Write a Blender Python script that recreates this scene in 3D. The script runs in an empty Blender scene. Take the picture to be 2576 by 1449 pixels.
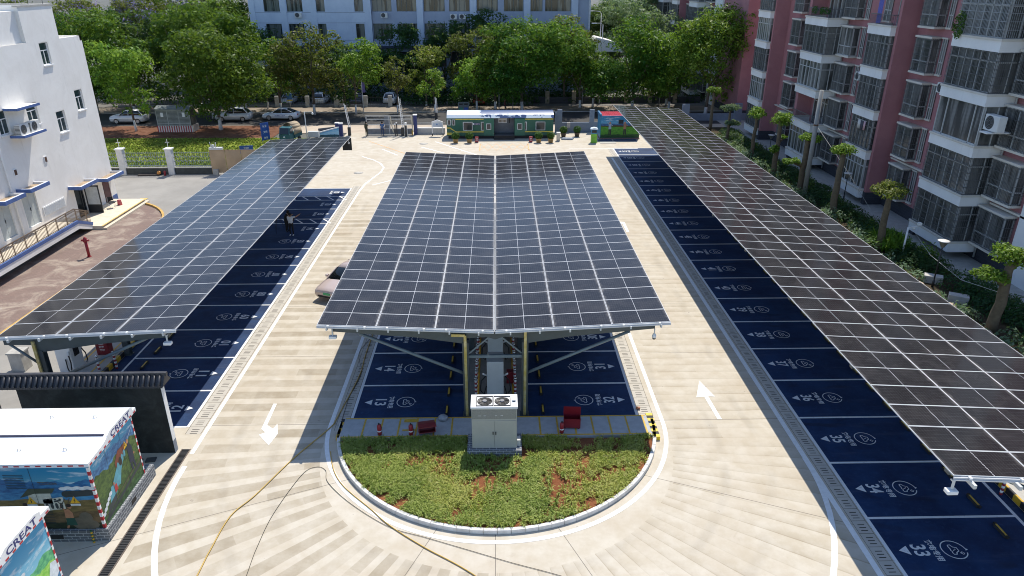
import bpy, bmesh, math, random
import numpy as np
from mathutils import Vector, Matrix, Quaternion
R = math.radians
random.seed(7)
rng = np.random.default_rng(7)
scene = bpy.context.scene
COL = scene.collection

# ------------------------------------------------------------------ camera, world, sun, exposure
CAM_H = 17.0
cd = bpy.data.cameras.new("camera")
cd.sensor_width = 36.0
cd.lens = 1786.0 / 2576.0 * 36.0
cd.clip_end = 2000.0
cam = bpy.data.objects.new("camera", cd)
COL.objects.link(cam)
_y = Vector((-40.5 / 1786.0, 781.5 / 1786.0, -1.0)).normalized()      # world +Y seen from the camera
_z = Vector((0, -_y.z, _y.y)).normalized()
_x = _y.cross(_z)
_m = Matrix((_x, _y, _z)).to_4x4()
_m.translation = Vector((0, 0, CAM_H))
cam.matrix_world = _m
scene.camera = cam

SUN_DIR = Vector((-0.89, -2.69, -4.52)).normalized()                   # the way the light travels
ELEV = math.asin(-SUN_DIR.z)
AZ = math.atan2(-SUN_DIR.x, -SUN_DIR.y)
world = bpy.data.worlds.new("World")
scene.world = world
world.use_nodes = True
wn = world.node_tree
sky = wn.nodes.new("ShaderNodeTexSky")
sky.sky_type = 'NISHITA'
sky.sun_disc = False
sky.sun_elevation = ELEV
sky.sun_rotation = AZ
sky.altitude = 1800
bg = wn.nodes["Background"]
bg.inputs["Strength"].default_value = 0.15
wn.links.new(sky.outputs[0], bg.inputs["Color"])
sl = bpy.data.lights.new("sun", 'SUN')
sl.energy = 3.6
sl.angle = R(0.5)
sl.color = (1.0, 0.945, 0.845)
sun = bpy.data.objects.new("sun", sl)
sun.rotation_mode = 'QUATERNION'
sun.rotation_quaternion = SUN_DIR.to_track_quat('-Z', 'Y')
sun.location = (20, 60, 60)
COL.objects.link(sun)
scene.view_settings.view_transform = 'Standard'
scene.view_settings.look = 'None'
scene.view_settings.exposure = 0.60
scene.view_settings.gamma = 1.0
scene.render.engine = 'CYCLES'
scene.cycles.use_denoising = True
scene.cycles.filter_width = 1.0
scene.cycles.max_bounces = 6
scene.cycles.transparent_max_bounces = 8

# ------------------------------------------------------------------ material helpers
class NT:
    """tiny node-tree builder"""
    def __init__(s, name):
        s.m = bpy.data.materials.new(name)
        s.m.use_nodes = True
        s.t = s.m.node_tree
        s.b = s.t.nodes["Principled BSDF"]
        s.out = s.t.nodes["Material Output"]
    def n(s, typ, **kw):
        nd = s.t.nodes.new(typ)
        for k, v in kw.items():
            if k.startswith('i_'):
                nd.inputs[k[2:].replace('_', ' ')].default_value = v
            else:
                setattr(nd, k, v)
        return nd
    def l(s, a, b): s.t.links.new(a, b)
    def val(s, x, sock):
        if isinstance(x, (int, float)): sock.default_value = x
        elif isinstance(x, (tuple, list)): sock.default_value = tuple(x) if len(x) == 4 else (*x, 1)
        else: s.l(x, sock)
    def math(s, op, a, b=None, c=None):
        nd = s.n("ShaderNodeMath", operation=op)
        s.val(a, nd.inputs[0])
        if b is not None: s.val(b, nd.inputs[1])
        if c is not None: s.val(c, nd.inputs[2])
        return nd.outputs[0]
    def mix(s, f, a, b, blend='MIX'):
        nd = s.n("ShaderNodeMix", data_type='RGBA', blend_type=blend)
        s.val(f, nd.inputs[0]); s.val(a, nd.inputs[6]); s.val(b, nd.inputs[7])
        return nd.outputs[2]
    def ramp(s, x, lo, hi):
        nd = s.n("ShaderNodeMapRange"); nd.interpolation_type = 'SMOOTHSTEP'
        s.l(x, nd.inputs[0]); nd.inputs[1].default_value = lo; nd.inputs[2].default_value = hi
        return nd.outputs[0]
    def noise(s, scale, detail=4, rough=.55, vec=None, dist=0):
        nd = s.n("ShaderNodeTexNoise"); nd.inputs["Scale"].default_value = scale
        nd.inputs["Detail"].default_value = detail; nd.inputs["Roughness"].default_value = rough
        nd.inputs["Distortion"].default_value = dist
        s.l(vec if vec is not None else s.pos(), nd.inputs["Vector"])
        return nd.outputs[0]
    def pos(s):
        if not hasattr(s, '_p'): s._p = s.n("ShaderNodeNewGeometry").outputs["Position"]
        return s._p
    def xyz(s, v=None):
        nd = s.n("ShaderNodeSeparateXYZ"); s.l(v if v is not None else s.pos(), nd.inputs[0])
        return nd.outputs[0], nd.outputs[1], nd.outputs[2]
    def comb(s, x, y, z=0):
        nd = s.n("ShaderNodeCombineXYZ"); s.val(x, nd.inputs[0]); s.val(y, nd.inputs[1]); s.val(z, nd.inputs[2])
        return nd.outputs[0]
    def set(s, col=None, rough=None, metal=None, spec=None):
        if col is not None: s.val(col, s.b.inputs["Base Color"])
        if rough is not None: s.val(rough, s.b.inputs["Roughness"])
        if metal is not None: s.val(metal, s.b.inputs["Metallic"])
        if spec is not None: s.val(spec, s.b.inputs["Specular IOR Level"])
    def bump(s, h, strength=.3, dist=.02):
        nd = s.n("ShaderNodeBump"); nd.inputs["Strength"].default_value = strength; nd.inputs["Distance"].default_value = dist
        s.l(h, nd.inputs["Height"]); s.l(nd.outputs[0], s.b.inputs["Normal"])

_MC = {}
def M(name, col, rough=.6, metal=0., var=.18, vs=2.5, bump=0., bs=30, spec=.5, fine=True):
    if name in _MC: return _MC[name]
    t = NT(name)
    a = t.noise(vs, 5, .6)
    lo = tuple(c * (1 - var) for c in col); hi = tuple(min(1, c * (1 + var)) for c in col)
    c = t.mix(t.ramp(a, .3, .7), lo, hi)
    if fine:
        c = t.mix(.25 if var > 0 else 0, c, t.mix(t.noise(vs * 9, 3), lo, hi))
    t.set(c, t.math('ADD', t.math('MULTIPLY', a, .16), rough - .08) if rough > .1 else rough, metal, spec)
    if bump > 0: t.bump(t.noise(bs, 4), bump)
    _MC[name] = t.m
    return t.m

# ------------------------------------------------------------------ mesh helpers
class MB:
    """collects shapes; build() links them as ONE mesh object"""
    def __init__(s): s.v = []; s.f = []; s.mi = []; s.uv = {}; s.sm = []
    def add(s, vs, fs, m=0, smooth=False):
        o = len(s.v); s.v += [tuple(p) for p in vs]
        for f in fs: s.f.append(tuple(i + o for i in f)); s.mi.append(m); s.sm.append(smooth)
        return s
    def box(s, x0, x1, y0, y1, z0, z1, m=0):
        v = [(x0,y0,z0),(x1,y0,z0),(x1,y1,z0),(x0,y1,z0),(x0,y0,z1),(x1,y0,z1),(x1,y1,z1),(x0,y1,z1)]
        return s.add(v, [(0,3,2,1),(4,5,6,7),(0,1,5,4),(1,2,6,5),(2,3,7,6),(3,0,4,7)], m)
    def cbox(s, c, size, m=0, rot=0.0):
        hx, hy, hz = size[0]/2, size[1]/2, size[2]/2
        cs, sn = math.cos(rot), math.sin(rot)
        v = []
        for z in (-hz, hz):
            for x, y in ((-hx,-hy),(hx,-hy),(hx,hy),(-hx,hy)):
                v.append((c[0]+x*cs-y*sn, c[1]+x*sn+y*cs, c[2]+z))
        return s.add(v, [(0,3,2,1),(4,5,6,7),(0,1,5,4),(1,2,6,5),(2,3,7,6),(3,0,4,7)], m)
    def bar(s, p, q, w, h=None, m=0, up=(0,0,1)):
        """box beam from p to q"""
        h = h or w
        p, q = Vector(p), Vector(q); d = (q-p).normalized(); u = Vector(up)
        if abs(d.dot(u)) > .98: u = Vector((0,1,0))
        a = d.cross(u).normalized(); b = a.cross(d).normalized()
        v = []
        for e in (p, q):
            for x, y in ((-1,-1),(1,-1),(1,1),(-1,1)): v.append(e + a*(x*w/2) + b*(y*h/2))
        return s.add(v, [(0,3,2,1),(4,5,6,7),(0,1,5,4),(1,2,6,5),(2,3,7,6),(3,0,4,7)], m)
    def cyl(s, p, q, r0, r1=None, n=10, m=0, cap=True):
        r1 = r0 if r1 is None else r1
        p, q = Vector(p), Vector(q); d = (q-p).normalized(); u = Vector((0,0,1))
        if abs(d.dot(u)) > .98: u = Vector((0,1,0))
        a = d.cross(u).normalized(); b = a.cross(d).normalized()
        v = []
        for e, r in ((p, r0), (q, r1)):
            for i in range(n):
                t = 2*math.pi*i/n; v.append(e + a*(r*math.cos(t)) + b*(r*math.sin(t)))
        f = [(i, (i+1) % n, n+(i+1) % n, n+i) for i in range(n)]
        s.add(v, f, m, True)
        if cap:
            o = len(s.v) - 2*n
            s.f.append(tuple(o+i for i in range(n-1, -1, -1))); s.mi.append(m); s.sm.append(False)
            s.f.append(tuple(o+n+i for i in range(n))); s.mi.append(m); s.sm.append(False)
        return s
    def tube(s, pts, r, n=6, m=0):
        pts = [Vector(p) for p in pts]; rings = []
        rr = r if isinstance(r, (list, tuple)) else [r]*len(pts)
        o = len(s.v); prev = None
        for i, p in enumerate(pts):
            d = (pts[min(i+1, len(pts)-1)] - pts[max(i-1, 0)]).normalized()
            if prev is None:
                u = Vector((0,0,1)) if abs(d.z) < .95 else Vector((0,1,0)); a = d.cross(u).normalized()
            else:
                a = (prev - d*prev.dot(d)).normalized()
            prev = a; b = a.cross(d)
            for k in range(n):
                t = 2*math.pi*k/n; s.v.append(tuple(p + a*(rr[i]*math.cos(t)) + b*(rr[i]*math.sin(t))))
        for i in range(len(pts)-1):
            for k in range(n):
                s.f.append((o+i*n+k, o+i*n+(k+1) % n, o+(i+1)*n+(k+1) % n, o+(i+1)*n+k)); s.mi.append(m); s.sm.append(True)
        for base, rev in ((o, True), (o+(len(pts)-1)*n, False)):
            idx = [base+k for k in range(n)]
            s.f.append(tuple(reversed(idx)) if rev else tuple(idx)); s.mi.append(m); s.sm.append(False)
        return s
    def lathe(s, c, prof, n=16, m=0):
        """prof: (r, z) from bottom to top"""
        o = len(s.v)
        for r, z in prof:
            for k in range(n):
                t = 2*math.pi*k/n; s.v.append((c[0]+r*math.cos(t), c[1]+r*math.sin(t), c[2]+z))
        for i in range(len(prof)-1):
            for k in range(n):
                s.f.append((o+i*n+k, o+i*n+(k+1) % n, o+(i+1)*n+(k+1) % n, o+(i+1)*n+k)); s.mi.append(m); s.sm.append(True)
        s.f.append(tuple(o+k for k in range(n-1,-1,-1))); s.mi.append(m); s.sm.append(False)
        s.f.append(tuple(o+(len(prof)-1)*n+k for k in range(n))); s.mi.append(m); s.sm.append(False)
        return s
    def poly(s, pts, z=None, m=0):
        v = [(p[0], p[1], z if z is not None else p[2]) for p in pts]
        return s.add(v, [tuple(range(len(v)))], m)
    def prism(s, pts, z0, z1, m=0):
        n = len(pts)
        v = [(p[0], p[1], z0) for p in pts] + [(p[0], p[1], z1) for p in pts]
        return s.add(v, [tuple(range(n-1,-1,-1)), tuple(range(n, 2*n))] + [(i, (i+1) % n, n+(i+1) % n, n+i) for i in range(n)], m)
    def extr(s, pts, axis, a, b, m=0):
        """polygon in the plane across `axis` (x: pts are (y,z); y: pts are (x,z)) pulled from a to b"""
        n = len(pts)
        mk = (lambda t, p: (t, p[0], p[1])) if axis == 'x' else (lambda t, p: (p[0], t, p[1]))
        v = [mk(a, p) for p in pts] + [mk(b, p) for p in pts]
        return s.add(v, [tuple(range(n-1,-1,-1)), tuple(range(n, 2*n))] + [(i, (i+1) % n, n+(i+1) % n, n+i) for i in range(n)], m)
    def strip(s, pts, w, z, m=0):
        """flat ribbon along pts"""
        pts = [Vector((p[0], p[1])) for p in pts]; L = []; Rr = []
        for i, p in enumerate(pts):
            d = (pts[min(i+1, len(pts)-1)] - pts[max(i-1, 0)]).normalized(); nrm = Vector((-d.y, d.x))
            L.append(p + nrm*w/2); Rr.append(p - nrm*w/2)
        v = [(p.x, p.y, z) for p in L] + [(p.x, p.y, z) for p in Rr]; n = len(pts)
        return s.add(v, [(i, n+i, n+i+1, i+1) for i in range(n-1)], m)
    def mesh(s, name, mats):
        me = bpy.data.meshes.new(name)
        me.from_pydata([tuple(p) for p in s.v], [], s.f)
        for mm in mats: me.materials.append(mm)
        if s.f:
            me.polygons.foreach_set("material_index", s.mi); me.polygons.foreach_set("use_smooth", s.sm)
        me.update()
        return me
    def build(s, name, mats, parent=None, loc=(0,0,0), rz=0., bevel=0., fix=True):
        if not isinstance(mats, (list, tuple)): mats = [mats]
        me = s.mesh(name, mats)
        if fix:
            bm = bmesh.new(); bm.from_mesh(me); bmesh.ops.recalc_face_normals(bm, faces=bm.faces); bm.to_mesh(me); bm.free()
        o = bpy.data.objects.new(name, me); COL.objects.link(o)
        o.location = loc; o.rotation_euler = (0, 0, rz)
        if parent: o.parent = parent
        if bevel > 0:
            md = o.modifiers.new("bevel", 'BEVEL'); md.width = bevel; md.segments = 2; md.limit_method = 'ANGLE'
        return o

def tag(o, label=None, cat=None, group=None, kind=None):
    if label: o["label"] = label
    if cat: o["category"] = cat
    if group: o["group"] = group
    if kind: o["kind"] = kind
    return o
def empty(name, loc, label, cat, group=None, rz=0.):
    o = bpy.data.objects.new(name, None); COL.objects.link(o)
    o.location = loc; o.rotation_euler = (0, 0, rz); o.empty_display_size = .3
    return tag(o, label, cat, group)
def mob(name, me, parent=None, loc=(0,0,0), rot=(0,0,0), scale=None):
    o = bpy.data.objects.new(name, me); COL.objects.link(o)
    o.location = loc; o.rotation_euler = rot
    if scale: o.scale = scale
    if parent: o.parent = parent
    return o
def copy_tree(o, parent=None):
    c = o.copy(); COL.objects.link(c)
    if parent is not None: c.parent = parent
    for ch in list(o.children): copy_tree(ch, c)
    return c
def struct(name, mb, mats, fix=False):
    o = mb.build(name, mats, fix=fix); o["kind"] = "structure"; return o

_TX = {}
def text_mesh(body, size=1., extrude=0.):
    """flat letters from the built-in font, centred on the origin, height `size`"""
    k = (body, extrude)
    if k not in _TX:
        cu = bpy.data.curves.new("lettering", 'FONT'); cu.body = body; cu.extrude = extrude; cu.offset = .022
        ob = bpy.data.objects.new("lettering_source", cu); COL.objects.link(ob)
        bpy.context.view_layer.update()
        me = bpy.data.meshes.new_from_object(ob.evaluated_get(bpy.context.evaluated_depsgraph_get()))
        bpy.data.objects.remove(ob)
        n = len(me.vertices); a = np.zeros(n*3); me.vertices.foreach_get("co", a); a = a.reshape(-1,3)
        fs = [tuple(p.vertices) for p in me.polygons]
        bpy.data.meshes.remove(me)
        a[:,:2] -= (a[:,:2].max(0)+a[:,:2].min(0))/2
        _TX[k] = (a, fs)
    return _TX[k]
def put_text(mb, body, origin, xdir, ydir, height, width=None, m=0):
    """letters in the plane of xdir/ydir"""
    a, fs = text_mesh(body)
    sz = a.max(0)-a.min(0); sy = height/sz[1]; sx = sy if width is None else width/sz[0]
    X, Y, O = Vector(xdir), Vector(ydir), Vector(origin)
    mb.add([O + X*(p[0]*sx) + Y*(p[1]*sy) for p in a], fs, m)

# ------------------------------------------------------------------ shared paints
WHITE = M("white_road_paint", (.80, .80, .78), .7, var=.08, vs=6)
WORN = NT("worn_bay_paint"); _w = WORN.noise(7, 6, .75)
WORN.set(WORN.mix(WORN.math('MULTIPLY', WORN.ramp(_w, .56, .70), .62), (.74, .75, .75), (.16, .19, .26)), .7); WORN = WORN.m
WHITEP = M("white_paint", (.80, .80, .79), .5, var=.05)
ALU = M("bright_aluminium", (.60, .605, .61), .38, var=.05)
STEEL = M("grey_green_steel_paint", (.068, .086, .092), .45, var=.14)
STEELB = M("light_grey_steel_paint", (.15, .19, .205), .45, var=.12)
BLACK = M("black_rubber", (.015, .015, .016), .7, var=.2)
DARKM = M("dark_metal", (.03, .032, .035), .45, var=.2)
YELLOW = M("yellow_paint", (.62, .36, .025), .55, var=.14)
RED = M("red_paint", (.30, .02, .03), .45, var=.14)
BLUEP = M("dark_blue_paint", (.022, .045, .22), .5, var=.1)
CONC = M("cast_concrete", (.44, .42, .38), .8, var=.14, bump=.15)
GREYP = M("pale_grey_paint", (.55, .56, .55), .5, var=.06)
GLASSD = NT("dark_window_glass")
GLASSD.set((.018, .024, .028), .08, 0, .6); GLASSD = GLASSD.m
SKIN = M("skin", (.42, .25, .17), .6, var=.06)

# ------------------------------------------------------------------ ground surfaces
def concrete_mat():
    t = NT("broomed_concrete")
    x, y, z = t.xyz()
    ax = t.math('ABSOLUTE', t.math('ADD', x, .1))
    dy = t.math('SUBTRACT', 23.6, y)
    ang = t.math('ARCTAN2', dy, t.math('MAXIMUM', ax, .01))
    front = t.math('GREATER_THAN', dy, 0)
    c1 = t.math('DIVIDE', t.math('MULTIPLY', dy, -1), .98)
    c2 = t.math('MULTIPLY', ang, -11.5)
    c = t.math('ADD', t.math('MULTIPLY', c1, t.math('SUBTRACT', 1, front)), t.math('MULTIPLY', c2, front))
    wob = t.math('MULTIPLY', t.math('SUBTRACT', t.noise(.55, 2), .5), .10)
    c = t.math('ADD', c, wob)
    fr = t.math('FRACT', c)
    rowid = t.math('FLOOR', c)
    band = t.math('MULTIPLY', t.ramp(fr, .38, .415), t.math('SUBTRACT', 1, t.ramp(fr, .96, 1.0)))
    # right lane: one pass after another, each darkening towards its near edge
    fr2 = t.math('FRACT', t.math('MULTIPLY', c, 1.5))
    saw = t.math('ADD', t.math('MULTIPLY', t.math('POWER', t.math('SUBTRACT', 1, fr2), 2.2), .62), t.math('MULTIPLY', t.math('LESS_THAN', fr2, .07), .35))
    right = t.math('GREATER_THAN', x, -.1)
    band = t.math('ADD', t.math('MULTIPLY', saw, right), t.math('MULTIPLY', band, t.math('SUBTRACT', 1, right)))
    # uneven strength from lane to lane, row to row
    rad = t.math('SQRT', t.math('ADD', t.math('MULTIPLY', ax, ax), t.math('MULTIPLY', t.math('MAXIMUM', dy, 0), t.math('MAXIMUM', dy, 0))))
    wn_ = t.n("ShaderNodeTexWhiteNoise", noise_dimensions='2D')
    t.l(t.comb(rowid, t.math('FLOOR', t.math('ADD', t.math('MULTIPLY', rad, .55), t.math('MULTIPLY', rowid, .37)))), wn_.inputs["Vector"])
    strength = t.math('MULTIPLY', t.math('ADD', .22, t.math('MULTIPLY', wn_.outputs[0], .80)), t.math('ADD', 1.0, t.math('MULTIPLY', t.math('LESS_THAN', x, -.1), .0)))
    big = t.noise(.23, 4, .6)
    blot = t.noise(1.3, 5, .65)
    # broomed only on the lanes round the island
    lanes = t.math('MULTIPLY', t.math('MULTIPLY', t.math('LESS_THAN', y, 57.5), t.math('LESS_THAN', ax, 11.85)), t.math('GREATER_THAN', rad, 6.9))
    b = t.math('MULTIPLY', t.math('MULTIPLY', band, strength), lanes)
    pale = t.mix(t.ramp(blot, .3, .72), (.49, .43, .335), (.57, .52, .435))
    pale = t.mix(t.math('MULTIPLY', t.ramp(big, .45, .7), .5), pale, (.45, .375, .28))
    dark = t.mix(t.ramp(blot, .3, .7), (.335, .28, .20), (.435, .38, .295))
    col = t.mix(b, pale, dark)
    # stains
    st = t.ramp(t.noise(.9, 6, .7, dist=.6), .60, .76)
    col = t.mix(t.math('MULTIPLY', st, .30), col, (.33, .265, .19))
    # faint wheel tracks along the lanes and round the island
    trk = t.math('ADD', rad, t.math('MULTIPLY', t.noise(.12, 2), 1.6))
    tr1 = t.math('SUBTRACT', 1, t.ramp(t.math('ABSOLUTE', t.math('SUBTRACT', t.math('FRACT', t.math('DIVIDE', trk, 1.75)), .5)), .03, .17))
    tr1 = t.math('MULTIPLY', t.math('MULTIPLY', tr1, lanes), t.ramp(t.noise(.30, 3), .42, .62))
    col = t.mix(t.math('MULTIPLY', tr1, .17), col, (.20, .175, .145))
    spots = t.ramp(t.noise(2.6, 2), .735, .77)
    col = t.mix(t.math('MULTIPLY', spots, .45), col, (.17, .14, .11))
    # fine broom lines
    broom = t.n("ShaderNodeTexWave", wave_type='BANDS', bands_direction='X'); broom.inputs["Scale"].default_value = 9; broom.inputs["Distortion"].default_value = .3
    t.l(t.pos(), broom.inputs["Vector"])
    col = t.mix(t.math('MULTIPLY', t.math('MULTIPLY', b, broom.outputs[1]), .22), col, (.30, .26, .20))
    # saw-cut joints
    j1 = t.math('LESS_THAN', t.math('ABSOLUTE', t.math('SUBTRACT', t.math('MULTIPLY', t.math('FRACT', t.math('DIVIDE', t.math('SUBTRACT', y, 22.0), 5.8)), 5.8), 2.9)), .014)
    j1 = t.math('MULTIPLY', j1, t.math('GREATER_THAN', y, 23.6))
    j2 = t.math('MULTIPLY', t.math('LESS_THAN', t.math('ABSOLUTE', t.math('SUBTRACT', x, -.17)), .012), t.math('LESS_THAN', y, 23))
    a3 = t.math('MULTIPLY', t.math('ABSOLUTE', t.math('SUBTRACT', t.math('FRACT', t.math('DIVIDE', ang, .785)), .5)), .785)
    j3 = t.math('MULTIPLY', t.math('LESS_THAN', t.math('MULTIPLY', a3, rad), .012), front)
    j = t.math('MAXIMUM', t.math('MAXIMUM', j1, j2), j3)
    col = t.mix(t.math('MULTIPLY', j, .75), col, (.10, .09, .08))
    t.set(col, .85, 0, .25)
    t.bump(t.noise(60, 3), .12, .01)
    return t.m

def blue_mat():
    t = NT("blue_bay_coating")
    a = t.noise(.7, 5, .65); b = t.noise(5, 5, .7); c = t.noise(90, 2)
    col = t.mix(t.ramp(a, .3, .7), (.0055, .021, .070), (.011, .042, .122))
    col = t.mix(t.math('MULTIPLY', t.ramp(b, .52, .75), .30), col, (.045, .10, .22))
    col = t.mix(t.math('MULTIPLY', t.ramp(c, .55, .8), .35), col, (.05, .10, .21))
    x, y, z = t.xyz()
    sw = t.noise(1.0, 5, .7, vec=t.comb(t.math('MULTIPLY', x, .35), t.math('MULTIPLY', y, 2.6), 0))
    col = t.mix(t.math('MULTIPLY', t.ramp(sw, .50, .74), .28), col, (.085, .105, .165))
    ty = t.math('SUBTRACT', 1, t.ramp(t.math('ABSOLUTE', t.math('SUBTRACT', t.math('FRACT', t.math('DIVIDE', t.math('ADD', y, t.math('MULTIPLY', t.noise(.35, 2), 1.2)), 1.515)), .5)), .04, .12))
    col = t.mix(t.math('MULTIPLY', t.math('MULTIPLY', ty, t.ramp(t.noise(.5, 3), .48, .66)), .5), col, (.010, .014, .03))
    t.set(col, .75, 0, .3); t.bump(c, .15, .006)
    return t.m

def asphalt_mat(name, base, amp=.25):
    t = NT(name)
    a = t.noise(.35, 5, .65); b = t.noise(40, 3)
    lo = tuple(v*(1-amp) for v in base); hi = tuple(v*(1+amp) for v in base)
    col = t.mix(t.ramp(a, .3, .7), lo, hi)
    col = t.mix(t.math('MULTIPLY', b, .35), col, tuple(v*1.4 for v in base))
    t.set(col, .85, 0, .3); t.bump(b, .2, .01)
    return t.m

def paver_mat():
    t = NT("worn_red_pavers")
    br = t.n("ShaderNodeTexBrick"); br.inputs["Scale"].default_value = 1
    br.inputs["Brick Width"].default_value = .22; br.inputs["Row Height"].default_value = .11; br.inputs["Mortar Size"].default_value = .006
    br.inputs["Color1"].default_value = (.235, .165, .14, 1); br.inputs["Color2"].default_value = (.205, .15, .13, 1); br.inputs["Mortar"].default_value = (.16, .12, .10, 1)
    t.l(t.pos(), br.inputs["Vector"])
    w = t.ramp(t.noise(.45, 6, .72, dist=.8), .45, .66)
    col = t.mix(t.math('MULTIPLY', w, .8), br.outputs[0], (.40, .335, .27))
    col = t.mix(t.ramp(t.noise(1.6, 6, .7), .62, .78), col, (.52, .48, .42))
    col = t.mix(t.math('MULTIPLY', t.ramp(t.noise(.8, 5, .7), .55, .75), .5), col, (.13, .10, .085))
    t.set(col, .9, 0, .2); return t.m

def soil_mat(name, a, b):
    t = NT(name); n1 = t.noise(1.2, 6, .7); n2 = t.noise(14, 4, .7)
    col = t.mix(t.ramp(n1, .3, .7), a, b); col = t.mix(t.math('MULTIPLY', n2, .5), col, tuple(v*.55 for v in a))
    t.set(col, .95, 0, .1); t.bump(n2, .5, .04); return t.m

def slab_mat():
    """slotted drain slabs, .6 m long with three slots each"""
    t = NT("slotted_drain_slabs"); x, y, z = t.xyz()
    f = t.math('FRACT', t.math('DIVIDE', y, .605))
    joint = t.math('LESS_THAN', f, .035)
    uv = t.n("ShaderNodeUVMap").outputs[0]; u, v, _ = t.xyz(uv)
    inu = t.math('LESS_THAN', t.math('ABSOLUTE', t.math('SUBTRACT', u, .5)), .23)
    sl3 = t.math('FRACT', t.math('MULTIPLY', t.math('SUBTRACT', f, .16), 4.4))
    slot = t.math('MULTIPLY', t.math('LESS_THAN', t.math('ABSOLUTE', t.math('SUBTRACT', sl3, .4)), .13), inu)
    slot = t.math('MULTIPLY', slot, t.math('MULTIPLY', t.math('GREATER_THAN', f, .17), t.math('LESS_THAN', f, .84)))
    edge = t.math('GREATER_THAN', t.math('ABSOLUTE', t.math('SUBTRACT', u, .5)), .47)
    base = t.mix(t.noise(1.7, 5, .65), (.42, .38, .32), (.58, .545, .48))
    col = t.mix(t.math('MAXIMUM', joint, edge), base, (.14, .125, .10))
    col = t.mix(slot, col, (.03, .027, .025))
    t.set(col, .85, 0, .25); return t.m

CONCRETE = concrete_mat()
BLUE = blue_mat()
ROADM = asphalt_mat("shade_darkened_asphalt", (.05, .048, .046))  # base tone lowered so the street carries the tree shade in its colour
YARD = asphalt_mat("grey_yard_asphalt", (.27, .255, .23), .14)
PAVE = asphalt_mat("beige_pavement", (.46, .38, .295), .16)
PAVER = paver_mat()
SOIL = soil_mat("red_soil", (.20,.075,.035), (.31,.125,.058))
LEAFSOIL = soil_mat("dark_garden_soil", (.05, .04, .025), (.10, .075, .045))
SLAB = slab_mat()

BX = 400
struct("ground", MB().poly([(-BX,-80),(BX,-80),(BX,900),(-BX,900)], -.06), M("distant_ground", (.10,.10,.085), .9, var=.3, vs=.08))
lot = MB().poly([(-17.9,2),(19.2,2),(19.2,85.4),(-17.9,85.4)], 0.0)
struct("parking_lot", lot, CONCRETE)
struct("yard_road", MB().poly([(-32,2),(-17.9,2),(-17.9,66.6),(-60,69.6),(-60,57.8),(-32,57.8)], -.008), YARD)
# red paver forecourt with its yellow kerb
fc = [(-31.6,14),(-26.2,14),(-25.6,46.5)] + [(-31.6+6.3*math.cos(a), 49.6+7.6*math.sin(a)) for a in np.linspace(.05, 1.5, 12)] + [(-31.6,57.6)]
struct("paver_forecourt", MB().poly(fc, -.002), PAVER)
kp = [(-26.1,14),(-25.55,46.5)] + [(-31.6+6.4*math.cos(a), 49.6+7.75*math.sin(a)) for a in np.linspace(.05, 1.5, 14)]
kb = MB()
for a, b in zip(kp[:-1], kp[1:]): kb.bar((a[0],a[1],.06), (b[0],b[1],.06), .16, .14)
struct("forecourt_kerb", kb, M("yellow_kerb_paint", (.52,.32,.08), .7))
# street beyond the gate
struct("street", MB().poly([(-120,90.3),(120,90.3),(120,99.4),(-120,99.4)], -.02), ROADM)
struct("near_pavement", MB().poly([(-120,85.4),(120,85.4),(120,90.3),(-120,90.3)], -.012), PAVE)
struct("far_pavement", MB().poly([(-120,99.5),(120,99.5),(120,104.2),(-120,104.2)], -.012), asphalt_mat("shabby_pavement", (.24,.195,.15), .25))
kb = MB().box(-120,120,99.38,99.52,-.05,.07); struct("far_street_kerb", kb, CONC)
struct("campus_yard", MB().poly([(-120,104.4),(60,104.4),(60,117),(-120,117)], -.012), asphalt_mat("campus_asphalt", (.16,.15,.14)))
struct("lawn", MB().poly([(-62,66.9),(-22,66.9),(-22,82.6),(-62,83.2)], -.004), soil_mat("lawn_soil", (.16,.20,.03), (.28,.34,.05)))
struct("verge", MB().poly([(-120,82.7),(-26,82.7),(-26,90.2),(-120,90.2)], -.007), soil_mat("red_verge_soil", (.14,.06,.035), (.25,.13,.085)))
struct("garden_ground", MB().poly([(19.2,2),(29.2,2),(29.2,88),(19.2,88)], .0), LEAFSOIL)
struct("garden_path", MB().poly([(28.4,2),(34,2),(34,96),(28.4,96)], .006), M("path_screed", (.36,.345,.31), .85, var=.16, bump=.2))

# blue parking bays
BP = 3.03
bays = {}          # number: (lane-edge x, centre y, direction into the bay)
BLY = .004
def bay_strip(x0, x1, y0, y1):
    struct("parking_bay_surface", MB().poly([(x0,y0),(x1,y0),(x1,y1),(x0,y1)], BLY), BLUE)
bay_strip(-18.3, -12.9, 24.85, 61.0)
bay_strip(-6.15, -1.5, 25.2, 55.6)
bay_strip(1.1, 5.78, 25.2, 55.6)
bay_strip(12.58, 18.15, 15.85, 76.4)
LZ = .008
ln = MB(); bl_ = MB()
def vline(x, y0, y1, w=.12): bl_.box(x-w/2, x+w/2, y0, y1, LZ-.003, LZ)
def hline(x0, x1, y, w=.10): bl_.box(x0, x1, y-w/2, y+w/2, LZ-.004, LZ+.001)
vline(-12.86, 24.8, 61.05); hline(-18.3, -12.92, 24.82); hline(-18.3, -12.92, 61.0)
for k in range(7): hline(-17.7, -12.92, 27.63 + BP*k)
left_lines = [48.84, 51.3, 52.35, 54.9, 57.4, 58.5]
for y in left_lines[1:]: hline(-17.7, -12.92, y)
for ya, yb in ((51.3, 52.35), (57.4, 58.5)):
    for k in range(5):
        xa = -17.6 + k*1.05
        ln.strip([(xa, yb), (xa+.8, ya)], .10, LZ-.001)
vline(-17.75, 24.8, 61.0, .1)
vline(-6.2, 25.1, 55.7); vline(5.83, 25.1, 55.7)
hline(-6.14, -1.6, 25.2); hline(1.2, 5.77, 25.2)
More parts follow.
